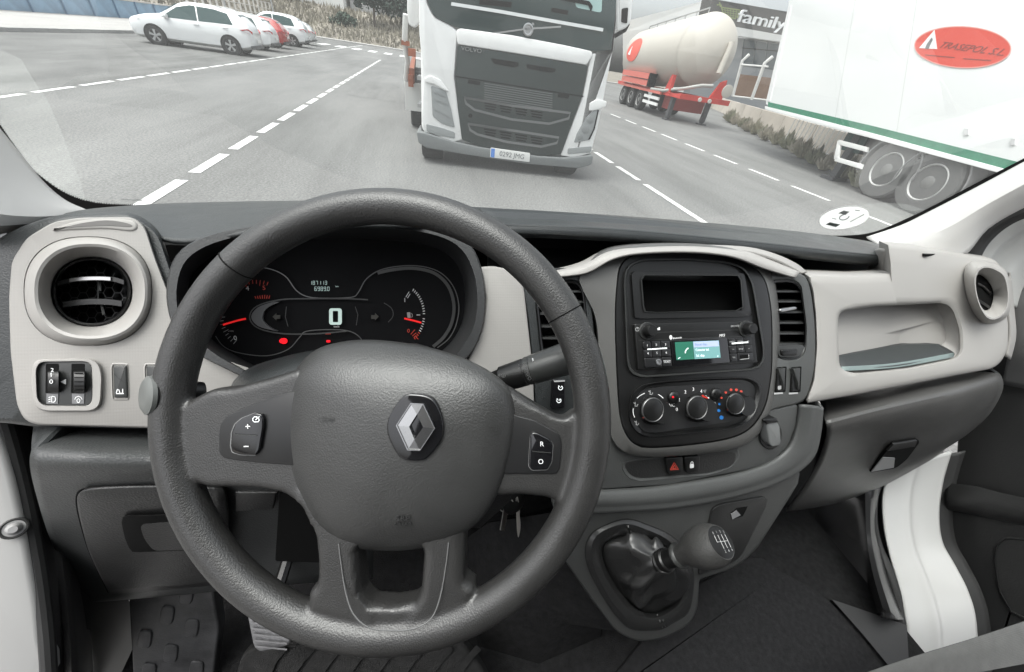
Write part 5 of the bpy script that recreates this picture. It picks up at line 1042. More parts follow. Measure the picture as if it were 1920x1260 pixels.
# ================================================================== OUTSIDE: GROUND
GZ = -1.65
def ground_mat(name, base, var, scale):
    m = bpy.data.materials.new(name); m.use_nodes = True; n = m.node_tree; b = n.nodes['Principled BSDF']; b.inputs['Roughness'].default_value = .85; b.inputs['Specular IOR Level'].default_value = .3
    tc = n.nodes.new('ShaderNodeTexCoord')
    t1 = n.nodes.new('ShaderNodeTexNoise'); t1.inputs['Scale'].default_value = scale; t1.inputs['Detail'].default_value = 8; t1.inputs['Roughness'].default_value = .6
    mp = n.nodes.new('ShaderNodeMapping'); mp.inputs['Scale'].default_value = (1, .35, 1)
    t2 = n.nodes.new('ShaderNodeTexNoise'); t2.inputs['Scale'].default_value = 38; t2.inputs['Detail'].default_value = 3
    r1 = n.nodes.new('ShaderNodeValToRGB'); a, c = r1.color_ramp.elements; a.position = .32; c.position = .7
    a.color = (*[q * (1 - var) for q in base], 1); c.color = (*[q * (1 + var) for q in base], 1)
    mx = n.nodes.new('ShaderNodeMixRGB'); mx.blend_type = 'OVERLAY'; mx.inputs[0].default_value = .85
    n.links.new(tc.outputs['Object'], mp.inputs[0]); n.links.new(mp.outputs[0], t1.inputs['Vector']); n.links.new(tc.outputs['Object'], t2.inputs['Vector'])
    n.links.new(t1.outputs['Fac'], r1.inputs[0]); n.links.new(r1.outputs[0], mx.inputs[1]); n.links.new(t2.outputs['Fac'], mx.inputs[2]); n.links.new(mx.outputs[0], b.inputs['Base Color'])
    t3 = n.nodes.new('ShaderNodeTexNoise'); t3.inputs['Scale'].default_value = .45; t3.inputs['Detail'].default_value = 5; t3.inputs['Roughness'].default_value = .7
    m3 = n.nodes.new('ShaderNodeMapping'); m3.inputs['Scale'].default_value = (2.2, .18, 1); r3 = n.nodes.new('ShaderNodeValToRGB'); r3.color_ramp.elements[0].position = .36; r3.color_ramp.elements[1].position = .52; r3.color_ramp.elements[0].color = (.74, .74, .74, 1)
    mm_ = n.nodes.new('ShaderNodeMixRGB'); mm_.blend_type = 'MULTIPLY'; mm_.inputs[0].default_value = min(1, var * 3)
    n.links.new(tc.outputs['Object'], m3.inputs[0]); n.links.new(m3.outputs[0], t3.inputs['Vector']); n.links.new(t3.outputs['Fac'], r3.inputs[0]); n.links.new(mx.outputs[0], mm_.inputs[1]); n.links.new(r3.outputs[0], mm_.inputs[2]); n.links.new(mm_.outputs[0], b.inputs['Base Color'])
    bp = n.nodes.new('ShaderNodeBump'); bp.inputs['Strength'].default_value = .4; bp.inputs['Distance'].default_value = .01
    n.links.new(t2.outputs['Fac'], bp.inputs['Height']); n.links.new(bp.outputs[0], b.inputs['Normal']); return m
ASPH = ground_mat('asphalt', (.165, .165, .16), .2, .5)
OLDA = ground_mat('old asphalt', (.14, .14, .135), .3, .9)
CONC = ground_mat('concrete paving', (.36, .35, .335), .1, .7)
DIRT = ground_mat('dry earth', (.21, .19, .16), .25, .4)
LINE = mat('road paint', (.62, .62, .60), .7, var=.25, varscale=9)
for n_ in LINE.node_tree.nodes:
    if n_.type == 'VALTORGB': n_.color_ramp.elements[0].position = .36; n_.color_ramp.elements[1].position = .47; n_.color_ramp.elements[0].color = (.26, .26, .25, 1); n_.color_ramp.elements[1].color = (.68, .68, .66, 1)
def sheet(name, pts, z, m, par=None):
    return mk(name, MB().add([C(x, y, GZ + z) for x, y in pts], [tuple(range(len(pts)))]), m, par, ang=0)
kind(sheet('ground', [(-300, -300), (300, -300), (300, 400), (-300, 400)], -.02, DIRT))
road = kind(sheet('road', [(-13.5, -40), (40, -40), (40, 62), (-13.5, 62)], 0, ASPH))
sheet('parking_surface', [(-13.5, -40), (-6.75, -40), (-6.75, 62), (-13.5, 62)], .004, OLDA, road)
sheet('repair_patch', [(-2.2, 14), (1.6, 13), (2.2, 24), (-1.6, 25)], .004, ground_mat('patched asphalt', (.17, .17, .165), .2, .8), road)
kind(mk('pavement', MB().box(C(-19.2, -40, GZ - .1), C(-13.62, 75, GZ + .12)), CONC))
kerb = kind(mk('kerb', MB().box(C(-13.62, -40, GZ - .1), C(-13.5, 12, GZ + .125)), CONC, None), 'structure')
KERBM = mat('kerb stone', (.3, .3, .29), .8, var=.15, varscale=3)
y = 12.02
while y < 50:
    mk('kerbstone', MB().box(C(-13.62, y, GZ - .1), C(-13.5, y + 1.17, GZ + .125 + random.uniform(-.004, .004))), KERBM, kerb, ang=0); y += 1.2
kind(mk('pavement', MB().box(C(-13.5, 62, GZ - .1), C(40, 65, GZ + .12)), CONC))
me_d = None
def dash_line(x, y0, w, ln):
    global me_d
    mb = MB().add([C(x - w / 2, y0, GZ + .006), C(x + w / 2, y0, GZ + .006), C(x + w / 2, y0 + ln, GZ + .006), C(x - w / 2, y0 + ln, GZ + .006)], [(0, 1, 2, 3)])
    return mk('lane_dash', mb, LINE, road, ang=0)
y = 4.16
while y < 34: dash_line(-2.68, y, .13, .93); y += 1.235
y = 3.2
while y < 60: dash_line(-6.65, y, .12, 1.0); y += 1.22
for y in (3.3, 4.62, 5.62, 6.9, 8.2, 9.5, 10.8, 12.1, 13.4): dash_line(4.17, y, .12, 1.02)
for y in (5.1, 6.59, 8.08, 9.64, 11.2, 12.8, 14.3, 15.9, 17.5): dash_line(8.68, y, .12, 1.05)
for i in range(8): 
    mk('crossing_bar', MB().add([C(-9 + i * 1.45, 45.5, GZ + .006), C(-8.3 + i * 1.45, 45.5, GZ + .006), C(-8.3 + i * 1.45, 49, GZ + .006), C(-9 + i * 1.45, 49, GZ + .006)], [(0, 1, 2, 3)]), LINE, road, ang=0)
# bank of dry grass beyond the road
nx_, ny_ = 60, 14
vs = []
for j in range(ny_):
    for i in range(nx_):
        x = -60 + 80 * i / (nx_ - 1); t = j / (ny_ - 1)
        vs.append(C(x, 65 + 18 * t, GZ + .05 + 3.6 * t ** .8 + random.uniform(-.15, .15) * (t > 0)))
bank = kind(mk('grass_bank', MB().add(vs, [(j * nx_ + i, j * nx_ + i + 1, (j + 1) * nx_ + i + 1, (j + 1) * nx_ + i) for j in range(ny_ - 1) for i in range(nx_ - 1)]), DIRT))
DRY = mat('dry grass', (.25, .23, .185), .9, var=.4, varscale=.6)
mb = MB()
for k in range(5200):
    x = random.uniform(-34, 6); t = random.random() ** 1.1; p = C(x, 65 + 18 * t, GZ + .05 + 3.6 * t ** .8)
    h_ = random.uniform(.25, .8); a_ = random.uniform(0, 6.28); d = V((math.cos(a_), math.sin(a_), 0)) * random.uniform(.08, .2); lean = V((random.uniform(-.2, .2), random.uniform(-.2, .2), h_))
    mb.add([p - d, p + d, p + lean], [(0, 1, 2)])
kind(mk('dry_grass', mb, DRY, None, ang=0, fix=False), 'stuff')

# ------------------------------------------------------------------ foliage
def leafmat(name, c): return mat(name, c, .8, var=.5, varscale=1.2)
def foliage(mb, c, r, n, s):
    for _ in range(n):
        while True:
            q = V((random.uniform(-1, 1), random.uniform(-1, 1), random.uniform(-1, 1)))
            if .35 < q.length < 1: break
        q *= 1 + .18 * math.sin(5 * q.x + 3 * q.z) ; p = V(c) + V((q.x * r[0], q.y * r[1], q.z * r[2]))
        a = V((random.gauss(0, 1), random.gauss(0, 1), random.gauss(0, 1))).normalized(); b = a.orthogonal().normalized()
        z = s * random.uniform(.6, 1.4)
        mb.add([p - a * z, p + b * z * .5, p + a * z, p - b * z * .5], [(0, 1, 2, 3)])
def tree(x, y, z0, h_, r, label, col, n=900, s=.28, grp=None):
    t = thing('tree', C(x, y, z0), label, 'tree', grp)
    mk('trunk', MB().tube([C(x, y, z0), C(x + .1, y, z0 + h_ * .35), C(x, y + .1, z0 + h_ * .8)], [.22, .16, .06], 8), mat('bark', (.12, .1, .085), .9), t)
    mb = MB()
    for k in range(6): foliage(mb, C(x + random.uniform(-.5, .5) * r, y + random.uniform(-.5, .5) * r, z0 + h_ * random.uniform(.45, .85)), (r * .6, r * .6, h_ * .24), n // 6, s)
    mk('crown', mb, leafmat('leaf %.3f' % col[1], col), t, ang=0, fix=False)
tree(-6.2, 74, 0, 6.5, 3.4, 'dense dark green tree behind the dry bank, close to the left side of the truck', (.045, .07, .055), 2200)
tree(-2.4, 76, 0, 7.5, 3.6, 'tall dark tree partly hidden by the truck cab', (.04, .065, .05), 2200)
tree(-19, 82, 1.2, 5, 2.2, 'small bare grey tree before the far pale building', (.16, .16, .14), 300, .2)
bush = thing('bush', C(-9.8, 71.5, -.3), 'round dark green bush on the dry grass bank', 'bush')
mb = MB(); foliage(mb, C(-9.8, 71.5, .45), (1.9, 1.2, .95), 900, .2); mk('foliage', mb, leafmat('bush leaf', (.05, .075, .055)), bush, ang=0, fix=False)
# far buildings
FB = mat('pale render', (.55, .53, .5), .8, var=.06, varscale=.3); FB2 = mat('grey cladding', (.4, .4, .4), .7, var=.06, varscale=.3); FRF = mat('grey roof', (.3, .3, .3), .7)
GLS = mat('dark window glass', (.03, .045, .045), .12)
def building(x0, x1, y0, y1, z0, z1, label, m, wins, cat='building'):
    b = thing('building', C((x0 + x1) / 2, (y0 + y1) / 2, z0), label, cat)
    mk('walls', MB().box(C(x0, y0, z0), C(x1, y1, z1)), m, b, ang=0)
    mk('roof', MB().box(C(x0 - .3, y0 - .3, z1), C(x1 + .3, y1 + .3, z1 + .35)), FRF, b, ang=0)
    for (a, c, w, hh) in wins:
        f = mk('window', MB().box(C(a, y0 - .06, c), C(a + w, y0 + .1, c + hh)), FB2 if m is FB else FB, b, ang=0)
        mk('pane', MB().box(C(a + .12, y0 - .075, c + .12), C(a + w - .12, y0 - .05, c + hh - .12)), GLS, f, ang=0)
building(-36, -22, 92, 104, 0, 7, 'pale two storey building far beyond the parked cars', FB, [(-34.5 + i * 2.6, 4, 1.5, 1.6) for i in range(5)])
building(-21, -13.5, 98, 110, 0, 9, 'white block with a grey window band left of the far trees', mat('white render', (.7, .7, .68), .8), [(-20.5, 5.5, 2.4, 1.6), (-17, 5.5, 2.4, 1.6)])
building(-12.8, -8, 102, 112, 0, 6.5, 'small grey shed between the white block and the trees', FB2, [(-12, 3, 1.4, 1.3)])
# blue metal wall along the pavement
bw = thing('blue_wall', C(-19.3, 15, GZ + .12), 'weathered blue sheet metal wall along the left pavement', 'wall')
BLUE = mat('weathered blue paint', (.22, .35, .48), .55, var=.22, varscale=.9)
y = -4
while y < 47:
    mk('wall_panel', MB().box(C(-19.35 - .02 * (int(y) % 2), y, GZ + .12), C(-19.28 - .02 * (int(y) % 2), y + 2.37, -.62)), BLUE, bw, ang=0)
    mk('post', MB().box(C(-19.27, y + 2.37, GZ + .1), C(-19.2, y + 2.43, -.6)), mat('blue post', (.12, .22, .34), .5), bw, ang=0); y += 2.4
mk('coping', MB().box(C(-19.42, -4, -.60), C(-19.2, 47, -.54)), FB, bw, ang=0)
fen = thing('railing_fence', C(-20, 60, GZ), 'pale railing fence on posts behind the parked cars', 'fence')
for i in range(16):
    y = 47.5 + i * 1.6
    mk('post', MB().box(C(-19.4, y, GZ), C(-19.25, y + .15, 1.1)), FB, fen, ang=0)
for z in (-.2, .4, 1.0): mk('rail', MB().box(C(-19.38, 47.5, z), C(-19.3, 72, z + .06)), FB, fen, ang=0)
# street light poles behind the cars
for x, y, l in ((-15.2, 44, 'thin grey lamp post right above the nearest white car'), (-13.8, 52, 'second thin grey lamp post farther along the pavement')):
    t = thing('lamp_post', C(x, y, GZ + .12), l, 'lamp post', 'lamp posts behind the parked cars')
    mk('pole', MB().tube([C(x, y, GZ + .12), C(x, y, 4.8)], [.09, .06], 10), SATCH, t); mk('lamp_head', MB().box(C(x, y - .12, 4.75), C(x + .9, y + .12, 4.9)), SATCH, t)

# ------------------------------------------------------------------ cars
TYRE = mat('tyre rubber', (.02, .02, .02), .8, bump=('noise', 60, .3, .004)); RIMM = mat('alloy', (.5, .5, .5), .35, .8); WELL = mat('wheel well', (.01, .01, .01), .9)
CGL = mat('car glass', (.05, .085, .085), .18, spec=.2)
TAIL = mat('tail lamp', (.55, .03, .03), .25, coat=.5); HEADM = mat('head lamp', (.26, .275, .275), .12, coat=.8)
def wheel(M, x, y, z, r, w, par, ns=5):
    side = 1 if y > 0 else -1; T = lambda q: M @ V(q)
    d = (T((0, side, 0)) - T((0, 0, 0))); c = T((x, y, z))
    wl = mk('wheel', MB().lathe(c - d * w, d, [(0, r * .6), (0, r * .93), (w * .15, r), (w * .85, r), (w, r * .93), (w, r * .7), (w * .93, r * .66)], 28), TYRE, par)
    rm = MB().lathe(c - d * w * .5, d, [(0, r * .64), (w * .42, r * .68), (w * .5, r * .66), (w * .46, r * .6), (w * .2, r * .56), (w * .2, .0005)], 28)
    mk('rim', rm, mat('rim barrel', (.12, .12, .12), .5, .5), wl)
    mb = MB()
    for k in range(ns):
        a = 2 * math.pi * k / ns + .3; e = T((math.cos(a), 0, math.sin(a))) - T((0, 0, 0)); t_ = T((-math.sin(a), 0, math.cos(a))) - T((0, 0, 0))
        o1, o2 = c - d * w * .12, c - d * w * .04
        mb.rings([[c + e * r * .06 + t_ * r * .07 + d * (-w * .1), c + e * r * .06 - t_ * r * .07 + d * (-w * .1), c + e * r * .06 - t_ * r * .07 + d * w * -.02, c + e * r * .06 + t_ * r * .07 + d * w * -.02], [c + e * r * .62 + t_ * r * .15 + d * (-w * .1), c + e * r * .62 - t_ * r * .15 + d * (-w * .1), c + e * r * .62 - t_ * r * .15 - d * w * .02, c + e * r * .62 + t_ * r * .15 - d * w * .02]])
    mb.lathe(c - d * w * .1, d, [(0, r * .16), (w * .12, r * .15), (w * .13, .0005)], 14)
    mk('spokes', mb, RIMM, wl); return wl
def car(x, y, hd, L, Wd, H, label, col, kind_='mpv', glass=True):
    """nose towards +x in its own frame"""
    M = Matrix.Translation(C(x, y, GZ)) @ Matrix.Rotation(hd, 4, 'Z')
    t = thing('parked_car', C(x, y, GZ + .004), label, 'car', 'cars parked in a row on the left')
    P_ = mat('car paint %.2f %.2f' % (col[0], col[1]), col, .22, coat=.6)
    hw = Wd / 2; k = L / 4.5
    #   x, z bottom, z belt, z top, half width, roof half width
    S = [(2.25, .34, .62, .66, .55, .5), (2.18, .24, .70, .76, .74, .66), (2.0, .2, .78, .86, .84, .72), (1.6, .19, .88, .98, .89, .74), (1.15, .18, .95, 1.06, .90, .72), (.95, .18, .96, 1.12, .90, .70), (.35, .18, .97, 1.47, .90, .62), (-.1, .18, .98, 1.58, .90, .60), (-.8, .18, .99, 1.60, .90, .60), (-1.4, .19, 1.0, 1.55, .90, .59), (-1.75, .2, 1.02, 1.46, .88, .58), (-2.0, .24, 1.02, 1.26, .86, .60), (-2.16, .3, .98, 1.06, .82, .62), (-2.25, .36, .80, .86, .74, .6)]
    zs = H / 1.6; ws_ = Wd / 1.8
    rr = []
    for sx_, zb, zl, zt, w, rw_ in S:
        w *= ws_; rw_ *= ws_; pr = [(w * .80, zb), (w * .97, zb + .10), (w, (zb + zl) * .5), (w * .985, zl - .04), (w * .955, zl), (rw_ + (w * .955 - rw_) * .15, zl + (zt - zl) * .86), (rw_ * .86, zl + (zt - zl) * .985), (0, zt)]
        pr = [(a, b * zs) for a, b in pr]
        ring = [(sx_ * k, a, b) for a, b in pr] + [(sx_ * k, -a, b) for a, b in pr[-2::-1]]
        rr.append([M @ V(q) for q in ring])
    sm = list(zip(*[so([tuple(r[j]) for r in rr], 3) for j in range(len(rr[0]))]))
    mk('body', MB().rings([list(map(V, r)) for r in sm]), P_, t, ang=42)
    zt = lambda q: q * zs
    def side(name, pts, m, s, out=.012, par=t):
        # pts in (x, f) where f = 0 at the belt and 1 at the roof edge
        q = []
        for px_, f in pts:
            i = max(j for j in range(len(S) - 1) if S[j][0] >= px_ / 1); a, b = S[i], S[i + 1]; u = (a[0] - px_) / (a[0] - b[0]); I = lambda n: a[n] * (1 - u) + b[n] * u
            w, rw_, zl, ztop = I(4) * ws_, I(5) * ws_, I(2), I(3)
            yb, yt = w * .955, rw_ + (w * .955 - rw_) * .15
            q.append((px_ * k, s * (yb + (yt - yb) * f + out), zt(zl + (ztop - zl) * .86 * f)))
        n_ = len(q)
        mb = MB().rings([[M @ V((a, b - s * .03, c)) for a, b, c in q], [M @ V(v) for v in q]])
        return mk(name, mb, m, par, ang=0)
    for s in (1, -1):
        side('side_window', [(.95, .06), (.36, .9), (-.12, .97), (-.32, .97), (-.32, .05)], CGL, s)
        side('side_window', [(-.37, .05), (-.37, .97), (-1.0, .95), (-1.45, .86), (-1.62, .08)], CGL, s)
        side('door_handle', [(-.15, -.14), (-.15, -.2), (-.35, -.2), (-.35, -.14)], P_, s, .02); side('door_handle', [(-1.2, -.12), (-1.2, -.18), (-1.4, -.18), (-1.4, -.12)], P_, s, .02)
        mi = MB().lathe(M @ V((.78 * k, s * (hw + .02), zt(1.02))), (M @ V((1, 0, 0)) - M @ V((0, 0, 0))), [(-.1, .04), (-.06, .10), (.04, .085), (.09, .03)], 14)
        mk('mirror', mi, P_, t)
        mk('tail_lamp', MB().rings([[M @ V((a * k - .02, s * b * ws_, zt(c))) for a, b, c in ((-1.86, .90, .92), (-2.16, .84, .98), (-2.26, .66, .90), (-2.24, .66, .80), (-2.17, .84, .82))], [M @ V((a * k + .1, s * b * ws_ * .9, zt(c))) for a, b, c in ((-1.86, .90, .92), (-2.16, .84, .98), (-2.26, .66, .90), (-2.24, .66, .80), (-2.17, .84, .82))]]), TAIL, t, ang=0)
        mk('head_lamp', MB().rings([[M @ V((a * k + .02, s * b * ws_, zt(c))) for a, b, c in ((1.72, .88, .80), (2.06, .80, .70), (2.22, .56, .64), (2.2, .56, .72), (2.0, .78, .82))], [M @ V((a * k - .1, s * b * ws_ * .9, zt(c))) for a, b, c in ((1.72, .88, .80), (2.06, .80, .70), (2.22, .56, .64), (2.2, .56, .72), (2.0, .78, .82))]]), HEADM, t, ang=0)
        for xw in (1.36, -1.36):
            a = V((xw * k, s * (hw - .30), .33)); b = V((xw * k, s * (hw + .006), .33)); mk('wheel_arch', MB().cyl(M @ a, M @ b, .375, 24), WELL, t); wheel(M, xw * k, s * (hw + .015), .325, .32, .2, t)
    xr = -2.0 * k
    mk('rear_window', MB().rings([[M @ V((a * k - .015, b * ws_, zt(c))) for a, b, c in ((-1.82, .52, 1.42), (-1.82, -.52, 1.42), (-2.14, -.60, 1.06), (-2.14, .60, 1.06))], [M @ V((a * k + .05, b * ws_, zt(c))) for a, b, c in ((-1.82, .52, 1.42), (-1.82, -.52, 1.42), (-2.14, -.60, 1.06), (-2.14, .60, 1.06))]]), CGL, t, ang=0)
    mk('windscreen', MB().rings([[M @ V((a * k + .02, b * ws_, zt(c))) for a, b, c in ((1.0, .66, 1.08), (1.0, -.66, 1.08), (.38, -.56, 1.46), (.38, .56, 1.46))], [M @ V((a * k - .05, b * ws_, zt(c))) for a, b, c in ((1.0, .66, 1.08), (1.0, -.66, 1.08), (.38, -.56, 1.46), (.38, .56, 1.46))]]), CGL, t, ang=0)
    mk('rear_bumper', MB().rings([[M @ V((a * k, b * ws_, zt(c))) for a, b, c in ((-2.12, .82, .26), (-2.30, .66, .30), (-2.30, -.66, .30), (-2.12, -.82, .26))], [M @ V((a * k, b * ws_, zt(c))) for a, b, c in ((-2.13, .83, .40), (-2.31, .67, .42), (-2.31, -.67, .42), (-2.13, -.83, .40))]]), mat('grey bumper', (.08, .08, .08), .6), t, ang=0)
    pl_ = mk('number_plate', MB().box(V((-2.295 * k - .01, -.26, .52)), V((-2.28 * k, .26, .63)), M), mat('plate white', (.7, .7, .68), .5), t, ang=0)
    for s in (.45, -.45): mk('roof_rail', MB().tube([M @ V((.2 * k, s * ws_ * 1.12, zt(1.50))), M @ V((0, s * ws_ * 1.12, zt(1.57))), M @ V((-1.2 * k, s * ws_ * 1.12, zt(1.585))), M @ V((-1.5 * k, s * ws_ * 1.12, zt(1.52)))], .018, 6), SATCH, t)
    return t
WH = (.72, .73, .73)
PI = math.pi
car(-9.25, 23.1, PI + .06, 4.4, 1.82, 1.6, 'white estate car with tinted rear windows parked nearest, on the left', WH)
car(-9.85, 28.0, PI + .06, 4.5, 1.78, 1.5, 'white hatchback tail parked right behind the nearest white estate', (.70, .71, .71))
car(-10.0, 31.8, PI + .06, 4.1, 1.7, 1.45, 'small red car between two white cars in the parked row', (.36, .03, .025))
car(-9.95, 36.2, PI + .06, 4.6, 1.84, 1.75, 'tall white off-roader near the far end of the parked row', (.69, .71, .71))
car(-10.5, 41.5, PI + .06, 4.5, 1.8, 1.5, 'pale grey car at the far end of the parked row', (.5, .51, .5))

# ------------------------------------------------------------------ truck
trk = thing('truck', C(1.3, 9, GZ), 'white lorry with dark grille and two chevron bars facing the van through the windscreen', 'truck')
T0 = C(1.235, 6.72, GZ); Tx = V((math.cos(R(-5)), math.sin(R(-5)), 0)); Tz = V((0, 0, 1)); Ty = Tz.cross(Tx)      # Ty points away from us
TP = PL(T0, T0 + Tx, T0 + Tz)
WTR = mat('white truck paint', (.76, .76, .75), .3, coat=.4, var=.06, varscale=2)
GRL = mat('dark grille plastic', (.016, .025, .0235), .45, bump=('noise', 160, .3, .003)); BMP = mat('grey bumper plastic', (.16, .17, .17), .5); CHEV = mat('grey chevron', (.13, .135, .135), .4)
bodyo = rp([(784, -140), (786, 0), (788, 60), (789, 150), (790, 240), (800, 262), (1095, 300), (1112, 280), (1128, 200), (1148, 100), (1160, -10), (1175, -140)], 8)
cab = mk('cab', slabmb(MB(), TP, bodyo, -2.1, -.06, .06), WTR, trk, ang=40)
fp = rp([(797, -120), (800, 4), (812, 30), (846, 48), (858, 58), (856, 84), (852, 145), (868, 262), (845, 268), (800, 245), (790, 225), (794, 150), (786, 60), (784, -120)], [6, 6, 8, 6, 6, 4, 4, 4, 8, 8, 8, 6, 6, 6])
slab('front_corner', TP, fp, -.2, .0, WTR, trk, bev=.02)
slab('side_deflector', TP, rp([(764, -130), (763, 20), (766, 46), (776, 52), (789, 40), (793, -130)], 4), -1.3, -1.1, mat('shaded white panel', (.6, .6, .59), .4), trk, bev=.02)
fp = rp([(1155, -120), (1152, 40), (1146, 98), (1110, 100), (1104, 122), (1092, 182), (1050, 292), (1075, 296), (1108, 288), (1122, 235), (1132, 185), (1150, 90), (1164, -120)], 5)
slab('front_corner', TP, fp, -.2, .0, WTR, trk, bev=.02)
wsd = rp([(798, -140), (800, 0), (814, 31), (852, 50), (862, 53), (1112, 96), (1146, 94), (1154, 30), (1166, -140)], 5)
slab('windscreen_lower_panel', TP, wsd, -.1, .012, mat('black truck glass', (.022, .04, .04), .1, coat=.6), trk, bev=.004)
slab('dash_inside', TP, [(900, -2), (960, 4), (958, 14), (898, 8)], .012, .016, DEEP, trk, bev=0)
slab('dash_inside', TP, [(1035, 14), (1066, 20), (1064, 28), (1033, 22)], .012, .016, DEEP, trk, bev=0)
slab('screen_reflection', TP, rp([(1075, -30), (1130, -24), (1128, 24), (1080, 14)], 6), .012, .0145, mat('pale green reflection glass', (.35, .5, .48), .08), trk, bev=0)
slab('mirror_arm', TP, rp([(1050, -8), (1105, 2), (1112, 12), (1108, 22), (1104, 10), (1052, -1)], 3), .012, .03, DEEP, trk, bev=0)
strokes('trim_strip', TP, [[(846, 7), (940, 22), (1040, 40), (1131, 56)]], 6.5, .03, mat('silver strip', (.75, .77, .77), .25, .2), trk)
slab('brow', TP, rp([(855, 58), (862, 53), (960, 66), (1060, 85), (1110, 96), (1112, 103), (1100, 122), (960, 99), (858, 83)], 4), -.05, .03, WTR, trk, bev=.015)
strokes('badge_bar', TP, [[(922, 63), (988, 54), (1052, 50)]], 3.4, .024, SATCH, trk)
em_ = mk('round_badge', MB().lathe(TP.hit(990, 55.5, .02), TP.n, [(0, .075), (.02, .075), (.024, .06), (.02, .048), (.004, .046)], 28), SATCH, trk)
strokes('badge_arrow', TP, [[(996, 48), (1000, 44)], [(997, 43.5), (1000.5, 43.5), (1000.5, 47.5)]], 2, .04, SATCH, trk)
gr = rp([(858, 84), (960, 100), (1103, 123), (1098, 150), (1091, 183), (1070, 240), (1052, 290), (1010, 292), (900, 275), (866, 262), (858, 200), (853, 143)], 4)
slab('grille', TP, gr, -.1, .02, GRL, trk, bev=.01)
txt('maker_lettering', 'VOLVO', TP, 884, 93.5, 8.2, SATCH, trk, h=.032, px2=(960, 105), ex=.01, sx=1.25)
for o in ([(920, 109), (972, 117), (972, 124), (962, 126), (926, 119)], [(987, 120), (1043, 129), (1040, 135), (1030, 136), (988, 128)]): slab('air_slot', TP, rp(o, 2), .02, .028, DEEP, trk, bev=0)
strokes('grille_seam', TP, [[(853, 143), (960, 160), (1094, 181)]], 2.5, .024, DEEP, trk)
for o in ([(878, 149), (901, 153), (900, 160), (877, 156)], [(1047, 175), (1068, 178), (1066, 185), (1046, 182)]): slab('step_slot', TP, o, .02, .026, DEEP, trk, bev=0)
for j in range(9):
    y0 = 158 + j * 4.2; strokes('mesh_bar', TP, [[(908, y0 - 2), (1036, y0 + 18)]], 1.4, .023, CHEV, trk)
for pts in ([(870, 183), (960, 198), (1070, 212), (1066, 222), (1030, 232), (960, 224), (890, 206), (874, 194)], [(877, 232), (950, 243), (1048, 258), (1044, 268), (1015, 275), (950, 266), (895, 252), (882, 244)]):
    strokes('chevron_bar', TP, [pts + pts[:2]], 4.6, .045, CHEV, trk)
    for j in range(4):
        a = (908 + j * 29, pts[0][1] + 10 + j * 5); strokes('grille_slot', TP, [[(a[0], a[1]), (a[0] + 22, a[1] + 3.5)], [(a[0] + 1, a[1] + 5), (a[0] + 22, a[1] + 8.5)], [(a[0] + 2, a[1] + 10), (a[0] + 20, a[1] + 13)]], 2.6, .026, DEEP, trk)
slab('tow_hole', TP, se(882, 217, 4, 4, 2, 12), .02, .026, DEEP, trk, bev=0)
bu = rp([(781, 246), (800, 250), (852, 266), (900, 276), (1010, 293), (1060, 296), (1113, 291), (1110, 309), (1085, 316), (990, 308), (870, 290), (800, 278), (784, 268)], 5)
slab('bumper', TP, bu, -.35, .04, BMP, trk, bev=.02)
hl = rp([(808, 160), (836, 170), (846, 205), (853, 240), (828, 232), (811, 218)], 4)
h_ = slab('headlight', TP, hl, -.06, .012, HEADM, trk, bev=.006)
strokes('lamp_detail', TP, [[(812, 172), (836, 182)], [(812, 186), (840, 196)], [(814, 205), (846, 222)]], 2, .0165, mat('lamp grey', (.22, .23, .23), .3), h_)
slab('eyebrow_lamp', TP, rp([(796, 147), (806, 141), (826, 150), (842, 172), (834, 170), (815, 158), (797, 154)], 3), 0, .03, WTR, trk, bev=.008)
slab('fog_light', TP, rp([(799, 232), (826, 239), (853, 248), (853, 260), (820, 254), (800, 246)], 3), -.06, .012, HEADM, trk, bev=.006)
hl = rp([(1112, 208), (1122, 204), (1116, 240), (1107, 262), (1076, 268), (1082, 250), (1098, 222)], 4)
h_ = slab('headlight', TP, hl, -.06, .012, HEADM, trk, bev=.006)
for x, y, r_ in ((1107, 225, 6), (1098, 243, 7), (1088, 257, 5)): slab('lamp_detail', TP, se(x, y, r_, r_, 2, 14), .012, .02, mat('lamp grey', (.22, .23, .23), .3), h_, bev=.003)
strokes('lamp_edge', TP, [[(1122, 206), (1114, 242), (1104, 262)]], 2.5, .02, DEEP, h_)
slab('eyebrow_lamp', TP, rp([(1106, 193), (1120, 186), (1138, 190), (1136, 200), (1120, 206), (1104, 208)], 3), 0, .03, WTR, trk, bev=.008)
slab('fog_light', TP, rp([(1065, 278), (1110, 274), (1108, 286), (1064, 289)], 3), -.06, .012, HEADM, trk, bev=.006)
npl = slab('number_plate', TP, rp([(920, 277), (994, 287.5), (993, 304), (919, 295)], 2), .03, .052, mat('plate white', (.7, .7, .68), .5), trk, bev=.003)
slab('plate_band', TP, [(921, 278), (928, 279), (927, 295.5), (920, 294.5)], .052, .055, mat('plate blue', (.08, .22, .6), .5), npl, bev=0)
txt('plate_text', '0292 JMG', TP, 960, 291.5, 9, mat('plate grey', (.16, .17, .17), .6), npl, h=.055, px2=(994, 296.5), ex=.002)
def twheel(cx, cy, cz, ax, r, w, par, nm='wheel'):
    wl = mk(nm, MB().lathe(V((cx, cy, cz)), ax, [(0, r * .55), (0, r * .94), (w * .1, r), (w * .9, r), (w, r * .94), (w, r * .62), (w * .92, r * .58)], 32), TYRE, par)
    return wl
